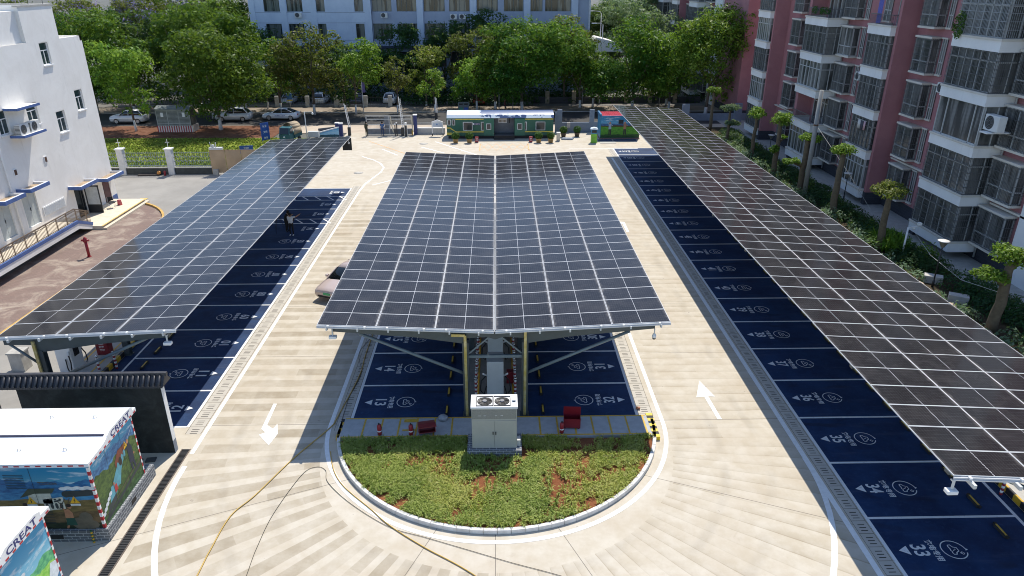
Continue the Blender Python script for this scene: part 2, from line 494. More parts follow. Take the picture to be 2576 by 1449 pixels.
for k in range(1, 11):
    y = 25.0 + 2.9 + BP*(k-1)
    hline(-6.14, -1.6, y); hline(1.2, 5.77, y)
vline(12.56, 15.8, 76.4); vline(17.75, 15.8, 76.4)
for k in range(0, 21): hline(12.62, 17.7, 15.86 + BP*k)
# lane lines
ln.strip([(11.78, 4), (11.78, 72)], .2, LZ-.001)
ln.strip([(-12.0, 23.0), (-12.0, 60)] + [(-12.0+.02*t*t, 60+t) for t in np.linspace(.5, 3, 4)], .17, LZ-.001)
cur = [(-11.98,60.5),(-11.85,62.5),(-11.5,64.6),(-11.1,66.6),(-11.1,68.5),(-11.7,70.2),(-12.6,71.6),(-14.0,73.1)]
ln.strip(cur, .16, LZ-.002)
ov = [(-7.0, 56)] + [(-.1-6.9*math.cos(a), 24.8-6.78*math.sin(a)) for a in np.linspace(0, math.pi, 60)] + [(6.75, 56)]
ln.strip(ov, .17, LZ-.001)
arc = []
for a in np.linspace(-.02, math.pi+.02, 50): arc.append((-.1-11.86*math.cos(a), 22.0-11.7*math.sin(a)))
ln.strip(arc, .19, LZ-.0015)
# arrows
def arrow(pts): ln.poly(pts, LZ+.0005)
arrow([(9.20,28.02),(9.54,26.66),(9.24,26.72),(9.33,24.91),(9.15,24.91),(9.06,26.66),(8.70,26.62)])
arrow([(-9.83,26.49),(-9.68,26.49),(-9.63,24.88),(-9.31,24.60),(-9.23,24.96),(-9.02,24.24),(-9.16,23.48),(-9.76,24.20),(-9.55,24.36),(-9.79,24.62)])
arrow([(9.2,51.25),(9.6,51.1),(9.56,48.85),(9.36,48.85),(9.38,50.6),(9.2,50.85)])
for (xa, ya, xb, yb) in ((-11.2,62.0,-9.2,64.2),(-8.3,77.5,-5.6,74.5),(-12.4,76.5,-10.4,73.6),(-7.2,70.6,-5.9,68.6),(7.8,76.2,15.2,76.2),(7.2,57.4,8.1,60.2),(-7.0,80.2,-1.6,72.8)):
    ln.strip([(xa,ya),(xb,yb)], .16, LZ-.001)
struct("lane_markings", ln, WHITE); struct("bay_lines", bl_, WORN)
yl = MB()
for xa in (-1.9, 3.4): yl.strip([(xa, 79.0), (xa, 75.5)], .12, LZ)
for k in range(6): yl.strip([(-1.9+k*.9, 79.0), (-1.0+k*.9, 75.6)], .05, LZ); yl.strip([(-1.0+k*.9, 79.0), (-1.9+k*.9, 75.6)], .05, LZ)
yl.strip([(-14.5, 80.6), (-6.6, 70.3)], .12, LZ)
struct("yellow_box_markings", yl, M("faded_yellow_road_paint", (.70,.42,.20), .8, var=.2))
# drain slabs beside the bays
def slab_strip(x0, x1, y0, y1):
    mb = MB().poly([(x0,y0),(x1,y0),(x1,y1),(x0,y1)], .005)
    o = struct("drain_slabs", mb, SLAB)
    uv = o.data.uv_layers.new(name="UVMap")
    for i, c in enumerate(((0,0),(1,0),(1,1),(0,1))): uv.data[i].uv = c
slab_strip(-12.78, -12.14, 24.3, 61.6)
slab_strip(-6.78, -6.27, 24.4, 56)
slab_strip(5.90, 6.50, 25.2, 56)
slab_strip(11.96, 12.46, 15.2, 76)
for (x, y, r) in ((-13.2,66.4,.45),(-24.5,55.3,.6),(-6.9,66.0,.45),(-8.2,79.2,.5)):
    mb = MB().lathe((x,y,0), [(r,.0),(r,.006),(.02,.0065)], 20)
    tag(mb.build("manhole_cover", M("worn_cast_cover", (.42,.40,.36), .8, var=.3, vs=8)), "round manhole cover set in the concrete at %s" % {(-13.2):"the far end of the left canopy",(-24.5):"the yellow kerbed forecourt corner",(-6.9):"the far left corner of the middle canopy",(-8.2):"the notice board by the gate"}[x], "manhole cover")
# ------------------------------------------------------------------ bay numbers (paint on the blue coating)
def bay_marking(num, xe, yc, d, kind='car'):
    """d=+1: driven into along +X, d=-1 along -X"""
    X = Vector((0,-1,0)) if d > 0 else Vector((0,1,0)); Y = Vector((d,0,0))
    zz = .0125
    side = {True: "right hand", False: "left hand"}
    where = "in the left bays" if num <= 12 else ("left half of the island" if num <= 22 else ("right half of the island" if num <= 32 else "in the right bays"))
    root = empty("bay_marking", (xe, yc, 0), "white painted bay number %02d with arrow and charging lettering, %s" % (num, where), "bay marking", "painted numbers of the parking bays")
    def P(u, v): return (d*u, -v*d, zz)      # u into the bay, v along the reading direction
    a = MB().poly([P(.26,0), P(.58,.2), P(.58,-.2)])
    a.build("arrow", WORN, root, fix=False)
    t = MB(); put_text(t, "%02d" % num, P(.96,0), X, Y, .50, .50); t.build("number", WORN, root, fix=False)
    t = MB(); put_text(t, "充电专用" if kind == 'car' else "出租车充电专用", P(1.42,0), X, Y, .25, .93); t.build("lettering", WORN, root, fix=False)
    if kind == 'car':
        s = MB(); c = 2.06
        ring = [P(c+.39*math.cos(t), .39*math.sin(t)) for t in np.linspace(.35, 2*math.pi-.05, 30)]
        s.strip([(p[0],p[1]) for p in ring], .035, zz)
        car = [(-.10,-.20),(-.02,-.21),(.02,-.12),(.13,-.08),(.13,.06),(.03,.12),(-.01,.20),(-.10,.20),(-.12,.13),(-.09,.10),(-.12,.04),(-.10,-.06),(-.12,-.12),(-.10,-.20)]
        s.strip([P(c+a_, b_)[:2] for a_, b_ in car], .032, zz+.0006)
        s.strip([P(c+a_, b_)[:2] for a_, b_ in [(.06,-.03),(0,.02),(.03,.0),(-.05,.04)]], .03, zz+.0012)
        s.strip([P(c+a_, b_)[:2] for a_, b_ in [(.14,.14),(.20,.10),(.26,.16),(.20,.21),(.14,.14)]], .03, zz+.0006)
        s.poly([P(c+.36,.05), P(c+.46,.0), P(c+.40,-.06)], m=0)
        s.build("charging_car_symbol", WORN, root, fix=False)
    return root
for k in range(5, 12): bay_marking(k, -12.92, 27.63 + BP*(11-k) + BP/2, -1)
bay_marking(12, -12.92, 26.2, -1)
for k, yc in ((4, 50.05), (3, 53.6), (2, 56.15), (1, 59.7)): bay_marking(k, -12.92, yc, -1, 'taxi')
for k in (13,14,15,16):
    yc = 26.5 if k == 13 else 27.9 + BP*(k-14) + BP/2
    bay_marking(k, -6.14, yc, 1); bay_marking(45-k, 5.77, yc, -1)
for k in range(33, 53): bay_marking(k, 12.62, 15.86 + BP*(k-33) + BP/2, 1)

# wheel stops, two in each bay
ws = MB()
for i in range(5): ws.box(-.06,.06,-.30+i*.12,-.30+i*.12+.12,0,.085, i % 2)
wsm = ws.mesh("wheel_stop", [YELLOW, BLACK])
WSY = M("dull_yellow_rubber", (.36,.24,.05), .6)
wsb = MB().extr([(-.07,0),(.07,0),(.035,.085),(-.035,.085)], 'y', -.30, .30).mesh("stop_body", [BLACK])
wst = MB().box(-.034,.034,-.27,.27,.086,.094).mesh("yellow_strip", [M("stop_yellow", (.58,.38,.05), .5)])
wse = MB()
wse.box(-.045,.045,-.03,.03,.012,.105)
wsem = wse.mesh("reflector_cap", [BLACK])
def wheel_stop(x, y, num, which):
    o = mob("wheel_stop", wsb, None, (x, y, .005)); tag(o, "yellow rubber wheel stop in bay %02d, the one %s" % (num, which), "wheel stop", "wheel stops in the bays")
    mob("yellow_strip", wst, o); mob("reflector_cap", wsem, o, (0,-.33,0)); mob("reflector_cap", wsem, o, (0,.33,0))
for k in range(33, 44):
    yc = 15.86 + BP*(k-33) + BP/2
    wheel_stop(16.73, yc-.78, k, "nearer the viewer"); wheel_stop(16.73, yc+.78, k, "farther from the viewer")
for k in (10, 11):
    yc = 27.63 + BP*(11-k) + BP/2
    wheel_stop(-16.93, yc-.78, k, "nearer the viewer"); wheel_stop(-16.93, yc+.78, k, "farther from the viewer")
for k in (13,14,15):
    yc = 26.5 if k == 13 else 27.9 + BP*(k-14) + BP/2
    for nn, xx in ((k,-2.25),(45-k,1.86)):
        wheel_stop(xx, yc-.74, nn, "nearer the viewer"); wheel_stop(xx, yc+.74, nn, "farther from the viewer")

# ------------------------------------------------------------------ solar canopies
def pv_mat():
    t = NT("solar_cell_glass")
    uv = t.n("ShaderNodeUVMap").outputs[0]; u, v, _ = t.xyz(uv)          # metres on the panel
    fu = t.math('ABSOLUTE', t.math('SUBTRACT', t.math('FRACT', t.math('DIVIDE', u, .0925)), .5))
    fv = t.math('ABSOLUTE', t.math('SUBTRACT', t.math('FRACT', t.math('DIVIDE', v, .1827)), .5))
    gl = t.math('MAXIMUM', t.math('GREATER_THAN', fu, .482), t.math('GREATER_THAN', fv, .488))
    bus = t.math('GREATER_THAN', t.math('ABSOLUTE', t.math('SUBTRACT', t.math('FRACT', t.math('DIVIDE', v, .0203)), .5)), .465)
    mid = t.math('LESS_THAN', t.math('ABSOLUTE', u), .011)
    dash = t.math('LESS_THAN', t.math('FRACT', t.math('DIVIDE', v, .0609)), .62)
    mid = t.math('MULTIPLY', mid, dash)
    oi = t.n("ShaderNodeObjectInfo")
    tone = t.mix(oi.outputs["Random"], (.0085, .0080, .0098), (.0140, .0128, .0150))
    col = t.mix(t.math('MULTIPLY', bus, .25), tone, (.10, .105, .12))
    col = t.mix(t.math('MULTIPLY', gl, .50), col, (.15, .155, .17))
    col = t.mix(mid, col, (.62, .63, .65))
    # dust drifts along the lower long edge
    dust = t.math('ADD', .022, t.math('MULTIPLY', t.ramp(t.noise(1.1, 5, .7), .40, .75), .045))
    edge = t.math('MULTIPLY', t.ramp(t.math('ADD', t.math('ABSOLUTE', u), t.math('MULTIPLY', t.noise(3.2, 2), .22)), 1.14, 1.24), .16)
    dd = t.math('ADD', dust, edge)
    col = t.mix(dd, col, (.40, .37, .34))
    t.set(col, t.math('ADD', .075, t.math('MULTIPLY', dd, .9)), 0, .22)
    t.b.inputs['IOR'].default_value = 1.38
    t.b.inputs['Specular Tint'].default_value = (1.0, .85, .66, 1)
    t.b.inputs["Coat Weight"].default_value = .0
    wob = t.noise(.55, 2)
    t.bump(wob, .05, .02)
    return t.m
PV = pv_mat()
PW, PL = 2.296, 1.140
FR = .016
def panel_geom():
    """cell sheet with metre UVs"""
    hx, hy = PW/2-FR, PL/2-FR
    return [(-hx,-hy,.0),(hx,-hy,.0),(hx,hy,.0),(-hx,hy,.0)]
pm = bpy.data.meshes.new("solar_panel"); pm.from_pydata(panel_geom(), [], [(0,1,2,3)]); pm.materials.append(PV)
uvl = pm.uv_layers.new(name="UVMap")
for i, p in enumerate(panel_geom()): uvl.data[i].uv = (p[0], p[1])
fm = MB()
for (x0,x1,y0,y1) in ((-PW/2,PW/2,-PL/2,-PL/2+FR),(-PW/2,PW/2,PL/2-FR,PL/2),(-PW/2,-PW/2+FR,-PL/2+FR,PL/2-FR),(PW/2-FR,PW/2,-PL/2+FR,PL/2-FR)):
    fm.box(x0,x1,y0,y1,-.035,.003)
fmm = fm.mesh("panel_frame", [ALU])
bk = MB().box(-PW/2+FR,PW/2-FR,-PL/2+FR,PL/2-FR,-.010,-.004).mesh("panel_back", [M("panel_backsheet",(.55,.56,.57),.6)])

def panel_far(name, parent, specs):
    """many far panels joined as one part of the canopy"""
    v, f, mi, uvs = [], [], [], []
    base = panel_geom()
    fb = fm.v; ff = fm.f
    for (loc, rot) in specs:
        m = Matrix.Translation(loc) @ Matrix.Rotation(rot, 4, 'Y')
        o = len(v); v += [tuple(m @ Vector(p)) for p in base]; f.append((o,o+1,o+2,o+3)); mi.append(0); uvs += [(p[0],p[1]) for p in base]
        o = len(v); v += [tuple(m @ Vector(p)) for p in fb]
        for q in ff: f.append(tuple(o+i for i in q)); mi.append(1); uvs += [(0.4,.4)]*len(q)
    me = bpy.data.meshes.new(name); me.from_pydata(v, [], f); me.materials.append(PV); me.materials.append(ALU)
    me.polygons.foreach_set("material_index", mi)
    ul = me.uv_layers.new(name="UVMap"); ul.data.foreach_set("uv", [c for p in uvs for c in p])
    o = mob(name, me, parent); o["kind"] = "stuff"
    return o

def wings(root, wing, y0, pitch, rows, limit=100):
    """wing: list of (xA,zA,xB,zB) half roofs; panel rows run along Y"""
    far = []; count = 0
    ncol = 3*len(wing)
    near_rows = limit // ncol
    for (xa, za, xb, zb) in wing:
        ang = -math.atan2(zb-za, xb-xa); L = math.hypot(xb-xa, zb-za)
        gap = (L - 3*PW)/3
        d = Vector((xb-xa, 0, zb-za)).normalized()
        for c in range(3):
            p = Vector((xa, 0, za)) + d*(gap/2 + PW/2 + c*(PW+gap))
            for r in range(rows):
                loc = Vector((p.x, y0 + pitch*(r+.5), p.z + random.uniform(-.004,.004)))
                ra = ang + random.uniform(-.004,.004)
                if r < near_rows:
                    o = mob("solar_panel", pm, root, loc, (random.uniform(-.004,.004), ra, 0))
                    mob("panel_frame", fmm, o)
                else: far.append((loc, ra))
    if far: panel_far("solar_panel", root, far)

def floodlight(name, loc, label, group, rz=0.):
    r = empty(name, loc, label, "floodlight", group, rz)
    MB().bar((0,0,0),(0,0,-.28),.05).bar((0,0,-.05),(.0,.12,-.05),.04).build("bracket", GREYP, r)
    MB().cbox((0,0,-.36),(.30,.20,.12)).build("lamp_head", WHITEP, r, bevel=.02)
    return r
def dome_camera(loc, label, group):
    r = empty("dome_camera", loc, label, "camera", group)
    MB().cyl((0,0,0),(0,0,-.22),.022).build("drop_pole", GREYP, r)
    MB().lathe((0,0,-.42), [(.05,.0),(.085,.05),(.085,.12),(.05,.19),(.02,.22)], 14).build("housing", WHITEP, r)
    MB().lathe((0,0,-.48), [(.01,0),(.05,.015),(.07,.05),(.072,.07)], 14).build("lens_dome", DARKM, r)
    return r

def gutter(root, x, y0, y1, z): MB().box(x-.02,x+.02,y0,y1,z-.06,z-.03).build("joint_strip", M("dull_aluminium",(.30,.31,.32),.5), root)

clampm = MB().cbox((0,0,0),(.07,.09,.06)).mesh("end_clamp",[WHITEP])
def edge_rail(root, xa, za, xb, zb, y, nclip=6):
    m = MB().bar((xa,y-.02,za-.055),(xb,y-.02,zb-.055),.04,.05)
    m.bar((xa,y-.05,za-.105),(xb,y-.05,zb-.105),.03,.04)
    m.build("edge_rail", ALU, root)
    for k in range(nclip):
        t = (k+.5)/nclip + (.02 if k % 2 else -.02); mob("end_clamp", clampm, root, (xa+(xb-xa)*t, y-.05, za+(zb-za)*t-.03))

# --- middle canopy: V roof over the island bays
MY0, MROWS, MP = 25.05, 26, 1.154
MY1 = MY0 + MROWS*MP
mid = empty("solar_canopy", (0,0,0), "V shaped solar canopy over the middle island between two lanes", "solar canopy", "solar canopies over the parking bays")
wings(mid, [(-7.14,4.54,-.20,4.22), (-.14,4.22,6.80,4.54)], MY0, MP, MROWS)
def zmid(x): return 4.22 + .32*abs(x+.17)/6.97
for s, xa, xb in ((-1,-7.14,-.2), (1,6.80,-.14)): edge_rail(mid, xa, 4.54, xb, 4.22, MY0)
for x in (-6.75,-5.55,-4.35,-3.15,-1.95,-.80,.46,1.62,2.82,4.02,5.22,6.42):
    MB().box(x-.03,x+.03,MY0-.12,MY1-.1,zmid(x)-.20,zmid(x)-.085).build("purlin", GREYP, mid)
for x in (-4.83,-2.51,2.17,4.49): gutter(mid, x, MY0, MY1, zmid(x)-.02)
gutter(mid, -.17, MY0, MY1, 4.19)
BRASS = NT("yellow_downpipe"); BRASS.set(BRASS.mix(BRASS.ramp(BRASS.noise(4,4,.7),.35,.7), (.50,.40,.13), (.62,.55,.32)), .25, .35); BRASS = BRASS.m
for i in range(6):
    y = 25.5 + 5.85*i
    b = MB()
    for sx, xo, xp in ((-1,-6.62,-1.36), (1,6.28,1.06)):
        xm = xp
        b.extr([(xo,zmid(xo)-.22),(xm,zmid(xm)-.22),(xm,3.44),(xm+sx*.02,3.44),(xm+sx*1.9,3.74),(xo,4.05)], 'y', y-.10, y+.10)
    b.extr([(-1.36,3.98),(1.06,3.98),(1.06,3.68),(.2,3.74),(-.15,3.62),(-.5,3.74),(-1.36,3.68)], 'y', y-.09, y+.09)
    b.build("roof_beam", STEEL, mid)
    for xp, sx in ((-1.36,-1), (1.06,1)):
        p = MB().box(xp-.13,xp+.13,y-.13,y-.105,0,3.5).box(xp-.13,xp+.13,y+.105,y+.13,0,3.5).box(xp-.015,xp+.015,y-.105,y+.105,0,3.5)
        p.box(xp-.19,xp+.19,y-.19,y+.19,.01,.03)
        p.build("post", STEEL, mid)
        xo = -5.6 if sx < 0 else 5.3
        MB().cyl((xp+sx*.12,y,2.03),(xo,y,3.90),.065,n=10).build("brace", STEELB, mid)
        if i % 2 == 0:
            d = MB().bar((xp,y-.175,.06),(xp,y-.175,3.86),.11,.07).bar((xp+.0,y-.175,3.86),(xp+sx*-.55 if sx>0 else xp-.55,y-.175,3.88),.08,.11) if sx < 0 else MB().bar((xp,y-.175,.06),(xp,y-.175,4.1),.11,.07)
            d.build("downpipe", BRASS, mid)
    t = MB().bar((-1.24,y,2.81),(.94,y,2.81),.10,.12).bar((-1.22,y-.02,2.96),(-.40,y-.02,3.70),.06).bar((.92,y-.02,2.96),(.10,y-.02,3.70),.06)
    t.build("tie_frame", STEELB, mid)

# --- left canopy: single slope, posts along the left side
LY0, LROWS, LP = 24.85, 32, 1.14
LY1 = LY0 + LROWS*LP
lef = empty("solar_canopy", (0,0,0), "single slope solar canopy over the left bays 01 to 12", "solar canopy", "solar canopies over the parking bays")
LXA, LZA, LXB, LZB = -19.5, 4.22, -12.52, 4.5
wings(lef, [(LXA,LZA,LXB,LZB)], LY0, LP, LROWS)
def zl(x): return LZA + (LZB-LZA)*(x-LXA)/(LXB-LXA)
edge_rail(lef, LXA, LZA, LXB, LZB, LY0)
for k in range(6):
    x = -19.0 + k*1.2
    MB().box(x-.035,x+.035,LY0-.14,LY1-.1,zl(x)-.21,zl(x)-.09).build("purlin", GREYP, lef)
for x in (-17.17,-14.85): gutter(lef, x, LY0, LY1, zl(x)-.02)
for i in range(7):
    y = 25.25 + 5.85*i
    b = MB().extr([(-19.5,3.98),(-13.02,4.24),(-13.02,4.0),(-15.8,3.72),(-18.0,3.40),(-18.0,3.40),(-18.3,3.40),(-18.3,3.70),(-19.5,3.72)], 'y', y-.10, y+.10)
    b.build("roof_beam", STEEL, lef)
    p = MB()
    for xp in (-18.22,):
        p.box(xp-.14,xp+.14,y-.14,y-.115,0,3.45).box(xp-.14,xp+.14,y+.115,y+.14,0,3.45).box(xp-.015,xp+.015,y-.115,y+.115,0,3.45)
        p.box(xp-.2,xp+.2,y-.2,y+.2,.01,.03)
    p.build("post", STEEL, lef)
    if i == 0: MB().bar((-18.30,y-.19,.06),(-18.30,y-.19,3.92),.11,.07).build("downpipe", BRASS, lef)
    MB().cyl((-18.1,y,2.02),(-13.7,y,4.02),.065).build("brace", STEELB, lef)
    MB().cyl((-18.35,y,2.75),(-19.4,y,3.74),.05).build("brace", STEELB, lef)
    MB().box(-18.32,-18.12,y+.2,y+.3,1.2,1.6).build("switch_box", DARKM, lef)

# --- right canopy
RY0, RROWS, RP = 15.15, 52, 1.158
RY1 = RY0 + RROWS*RP
rig = empty("solar_canopy", (0,0,0), "long single slope solar canopy over the right bays 33 to 52", "solar canopy", "solar canopies over the parking bays")
RXA, RZA, RXB, RZB = 12.14, 4.78, 19.05, 4.40
wings(rig, [(RXA,RZA,RXB,RZB)], RY0, RP, RROWS)
def zr(x): return RZA + (RZB-RZA)*(x-RXA)/(RXB-RXA)
edge_rail(rig, RXA, RZA, RXB, RZB, RY0)
for k in range(6):
    x = 12.6 + k*1.25
    MB().box(x-.04,x+.04,RY0-.28,RY1-.1,zr(x)-.21,zr(x)-.09).build("purlin", GREYP, rig)
for x in (14.44,16.75): gutter(rig, x, RY0, RY1, zr(x)-.02)
for i in range(11):
    y = 15.9 + 5.85*i
    MB().extr([(12.5,4.50),(18.9,4.16),(18.9,3.92),(18.0,3.7),(17.4,3.66),(15.5,4.0),(12.5,4.28)], 'y', y-.10, y+.10).build("roof_beam", STEEL, rig)
    p = MB(); xp = 18.3
    p.box(xp-.14,xp+.14,y-.14,y-.115,0,3.75).box(xp-.14,xp+.14,y+.115,y+.14,0,3.75).box(xp-.015,xp+.015,y-.115,y+.115,0,3.75)
    p.build("post", STEEL, rig)
    MB().cyl((18.2,y,2.1),(13.9,y,4.2),.065).build("brace", STEELB, rig)

floodlight("floodlight", (-13.0,24.95,4.2), "white floodlight hanging from the near corner of the left canopy", "floodlights under the canopies")
floodlight("floodlight", (12.16,15.1,4.66), "white floodlight hanging from the near corner of the right canopy", "floodlights under the canopies")
floodlight("floodlight", (-6.62,25.3,4.22), "small floodlight hanging from the near left corner of the middle canopy", "floodlights under the canopies")
dome_camera((6.24,25.25,4.12), "white dome camera hanging from the near right corner of the middle canopy", None)
dome_camera((-12.75,61.1,4.3), "white dome camera hanging from the far corner of the left canopy", None)
MB().box(-13.35,-12.56,61.3,61.38,3.3,4.35).build("end_panel", DARKM, lef)
# inner kerb, bollards and chargers under the right and left canopies
def striped_kerb(x0, x1, y0, y1, h, along='y', step=.38):
    m = MB(); a, b = (y0, y1) if along == 'y' else (x0, x1); n = int((b-a)/step); s = (b-a)/n
    for i in range(n):
        if along == 'y': m.box(x0, x1, a+i*s, a+(i+1)*s, 0, h, i % 2)
        else: m.box(a+i*s, a+(i+1)*s, y0, y1, 0, h, i % 2)
    return m
struct("striped_kerb", striped_kerb(18.18, 18.3, 14, 77, .22), [M("kerb_yellow", (.56,.34,.02), .6), M("kerb_black", (.02,.02,.022), .6)])
struct("striped_kerb", striped_kerb(-18.5, -18.36, 24.9, 61, .22), [M("kerb_yellow", (.56,.34,.02), .6), M("kerb_black", (.02,.02,.022), .6)])
struct("charger_walkway", MB().box(18.3,19.2,14,77,0,.2), CONC)
struct("charger_walkway", MB().box(-19.9,-18.5,24.9,61,0,.19), M("walkway_screed", (.40,.385,.35), .8, var=.12))
struct("walkway_line", MB().box(-19.0,-18.92,25,61,.191,.196).box(-19.9,-19.82,25,61,.191,.196), YELLOW)
# ------------------------------------------------------------------ island: kerb, walkway, planted half round
ISC = (-.1, 24.8)
def ell(a, rx, ry): return (ISC[0]-rx*math.cos(a), ISC[1]-ry*math.sin(a))
KERBW = NT("white_kerb_stone"); KERBW.set(KERBW.mix(KERBW.ramp(KERBW.noise(3,5,.7),.35,.7), (.56,.54,.51), (.72,.70,.67)), .75); KERBW = KERBW.m
kb = MB(); NK = 44
for i in range(NK):
    a0 = math.pi*(i+.012)/NK; a1 = math.pi*(i+.988)/NK
    p = [ell(a0,6.5,6.43), ell(a1,6.5,6.43), ell(a1,6.36,6.29), ell(a0,6.36,6.29)]
    kb.prism(p, 0, .17)
o = kb.build("island_kerb", KERBW, None, bevel=.012); o["kind"] = "structure"
struct("planting_bed", MB().poly([(-6.33,23.62)] + [ell(a,6.35,6.28) for a in np.linspace(.19, math.pi-.18, 40)] + [(6.15,23.62)], .07), SOIL)
wk = MB().box(-6.42,6.15,23.66,25.08,0,.16)
struct("island_walkway", wk, M("walkway_grey", (.40,.41,.41), .8, var=.12, vs=4))
ym = MB().box(-6.4,6.1,23.70,23.78,.161,.166).box(-6.4,6.1,25.0,25.07,.161,.166)
for k in range(17):
    x = -5.55 + k*.72
    if -1.3 < x < 1: continue
    ym.box(x-.035,x+.035,23.78,25.0,.161,.166)
ym.box(-3.95,-3.4,24.72,24.95,.1665,.168).box(-3.95,-3.4,24.12,24.22,.1665,.168)
struct("walkway_line", ym, M("walkway_yellow", (.58,.36,.04), .65, var=.25, vs=9))
struct("striped_kerb", striped_kerb(6.15, 6.42, 23.5, 25.2, .17, step=.17), [M("kerb_bright_yellow", (.72,.50,.02), .55), BLACK])
struct("striped_kerb", striped_kerb(-6.55, -6.42, 23.7, 25.0, .17, step=.2), [YELLOW, BLACK])

# foliage material shared by grass, shrubs and trees
def leaf_mat(name, a, b, c, trans=.35, rough=.5):
    t = NT(name)
    oi = t.n("ShaderNodeObjectInfo")
    n1 = t.noise(.9, 3, .6); n2 = t.noise(7, 2)
    col = t.mix(t.ramp(n1, .35, .65), a, b)
    col = t.mix(t.math('MULTIPLY', t.ramp(n2, .5, .75), .7), col, c)
    hs = t.n("ShaderNodeHueSaturation")
    t.l(t.math('ADD', .485, t.math('MULTIPLY', oi.outputs["Random"], .03)), hs.inputs["Hue"])
    t.l(t.math('ADD', .85, t.math('MULTIPLY', oi.outputs["Random"], .3)), hs.inputs["Value"])
    t.l(col, hs.inputs["Color"])
    col = hs.outputs[0]
    t.set(col, rough, 0, .18)
    tr = t.n("ShaderNodeBsdfTranslucent"); t.l(t.mix(.4, col, (.30,.42,.03)), tr.inputs["Color"])
    mx = t.n("ShaderNodeMixShader"); mx.inputs[0].default_value = trans
    t.l(t.b.outputs[0], mx.inputs[1]); t.l(tr.outputs[0], mx.inputs[2]); t.l(mx.outputs[0], t.out.inputs["Surface"])
    return t.m

def np_mesh(name, verts, nper, mats, mi=None):
    """verts (N*nper,3): N separate polygons of nper corners"""
    N = len(verts)//nper
    me = bpy.data.meshes.new(name); me.vertices.add(len(verts)); me.vertices.foreach_set("co", np.asarray(verts, dtype=np.float32).ravel())
    me.loops.add(len(verts)); me.loops.foreach_set("vertex_index", np.arange(len(verts), dtype=np.int32))
    me.polygons.add(N); me.polygons.foreach_set("loop_start", np.arange(0, len(verts), nper, dtype=np.int32))
    try: me.polygons.foreach_set("loop_total", np.full(N, nper, dtype=np.int32))
    except Exception: pass
    for m in mats: me.materials.append(m)
    if mi is not None: me.polygons.foreach_set("material_index", np.asarray(mi, dtype=np.int32))
    me.update(calc_edges=True)
    return me

def blades(pts, lmin, lmax, w, lean=.6, per=9, z0=.07):
    n = len(pts)*per
    base = np.repeat(pts, per, axis=0)
    th = rng.uniform(0, 2*np.pi, n); r0 = rng.uniform(0, .06, n)
    L = rng.uniform(lmin, lmax, n); ln_ = rng.uniform(.15, 1, n)*lean
    d = np.stack([np.cos(th), np.sin(th)], 1)
    b = np.column_stack([base + d*r0[:,None], np.full(n, z0)])
    midp = b + np.column_stack([d*(L*ln_*.35)[:,None], L*.62*np.sqrt(1-.4*ln_**2)])
    tip = b + np.column_stack([d*(L*ln_*1.05)[:,None], L*(.95-.75*ln_)])
    s = np.column_stack([-d[:,1], d[:,0], np.zeros(n)])*(w*rng.uniform(.7,1.3,n))[:,None]
    q1 = np.stack([b-s*.6, b+s*.6, midp+s, midp-s], 1)
    q2 = np.stack([midp-s, midp+s, tip+s*.15, tip-s*.15], 1)
    return np.concatenate([q1, q2]).reshape(-1, 3)

G1 = leaf_mat("grass_blade", (.235,.30,.06), (.34,.39,.09), (.52,.52,.20), .34)
G2 = leaf_mat("grass_blade_dry", (.36,.39,.075), (.46,.45,.12), (.58,.54,.23), .38)
cand = np.column_stack([rng.uniform(-6.3,6.2,9500), rng.uniform(18.4,23.62,9500)])
inside = ((cand[:,0]-ISC[0])/6.28)**2 + ((cand[:,1]-ISC[1])/6.2)**2 < 1
cand = cand[inside]
def vnoise(p, seed, sc):
    r2 = np.random.default_rng(seed); out = np.zeros(len(p))
    for k in range(7):
        a = r2.uniform(0,2*np.pi); f = sc*r2.uniform(.6,1.6); out += np.sin(p[:,0]*f*np.cos(a)+p[:,1]*f*np.sin(a)+r2.uniform(0,6.3))
    return out/7**.5
dens = .74 - .07*np.clip(cand[:,0],-3,4) + .55*vnoise(cand, 3, 2.2) + .50*vnoise(cand, 5, 4)
# worn streaks round the cabinet and across the middle, as in the photograph
for (cx, cy, rx, ry, s) in ((-2.0,22.3,.55,.55,1.2),(-2.25,21.5,.5,.35,1.2),(1.9,22.7,1.4,.22,.9),(0,20.9,1.5,.16,.9),(.6,21.9,.55,.25,.8),(2.9,22.5,.5,.3,.9),(.8,22.35,.6,.3,1.0),(2.6,21.0,1.0,.3,.5),(-.9,20.95,.5,.2,.8)):
    dens -= s*np.exp(-(((cand[:,0]-cx)/rx)**2+((cand[:,1]-cy)/ry)**2))
keep = (rng.uniform(0,1,len(cand)) < np.clip(dens,.16,1)) & ~((abs(cand[:,0]+.2) < 1.1) & (cand[:,1] > 22.45))
cand = cand[keep]
dry = (vnoise(cand, 11, 1.6) + .25*(cand[:,0]-.0) + rng.normal(0,.4,len(cand))) > .35
v1 = blades(cand[~dry], .15, .34, .016, .8, 11); v2 = blades(cand[dry], .14, .32, .0155, .8, 10)
vv = np.concatenate([v1, v2])
g = mob("grass", np_mesh("grass", vv, 4, [G1, G2], [0]*(len(v1)//4)+[1]*(len(v2)//4)))
tag(g, "strappy green grass planted in the half round island bed", "grass", kind="stuff")

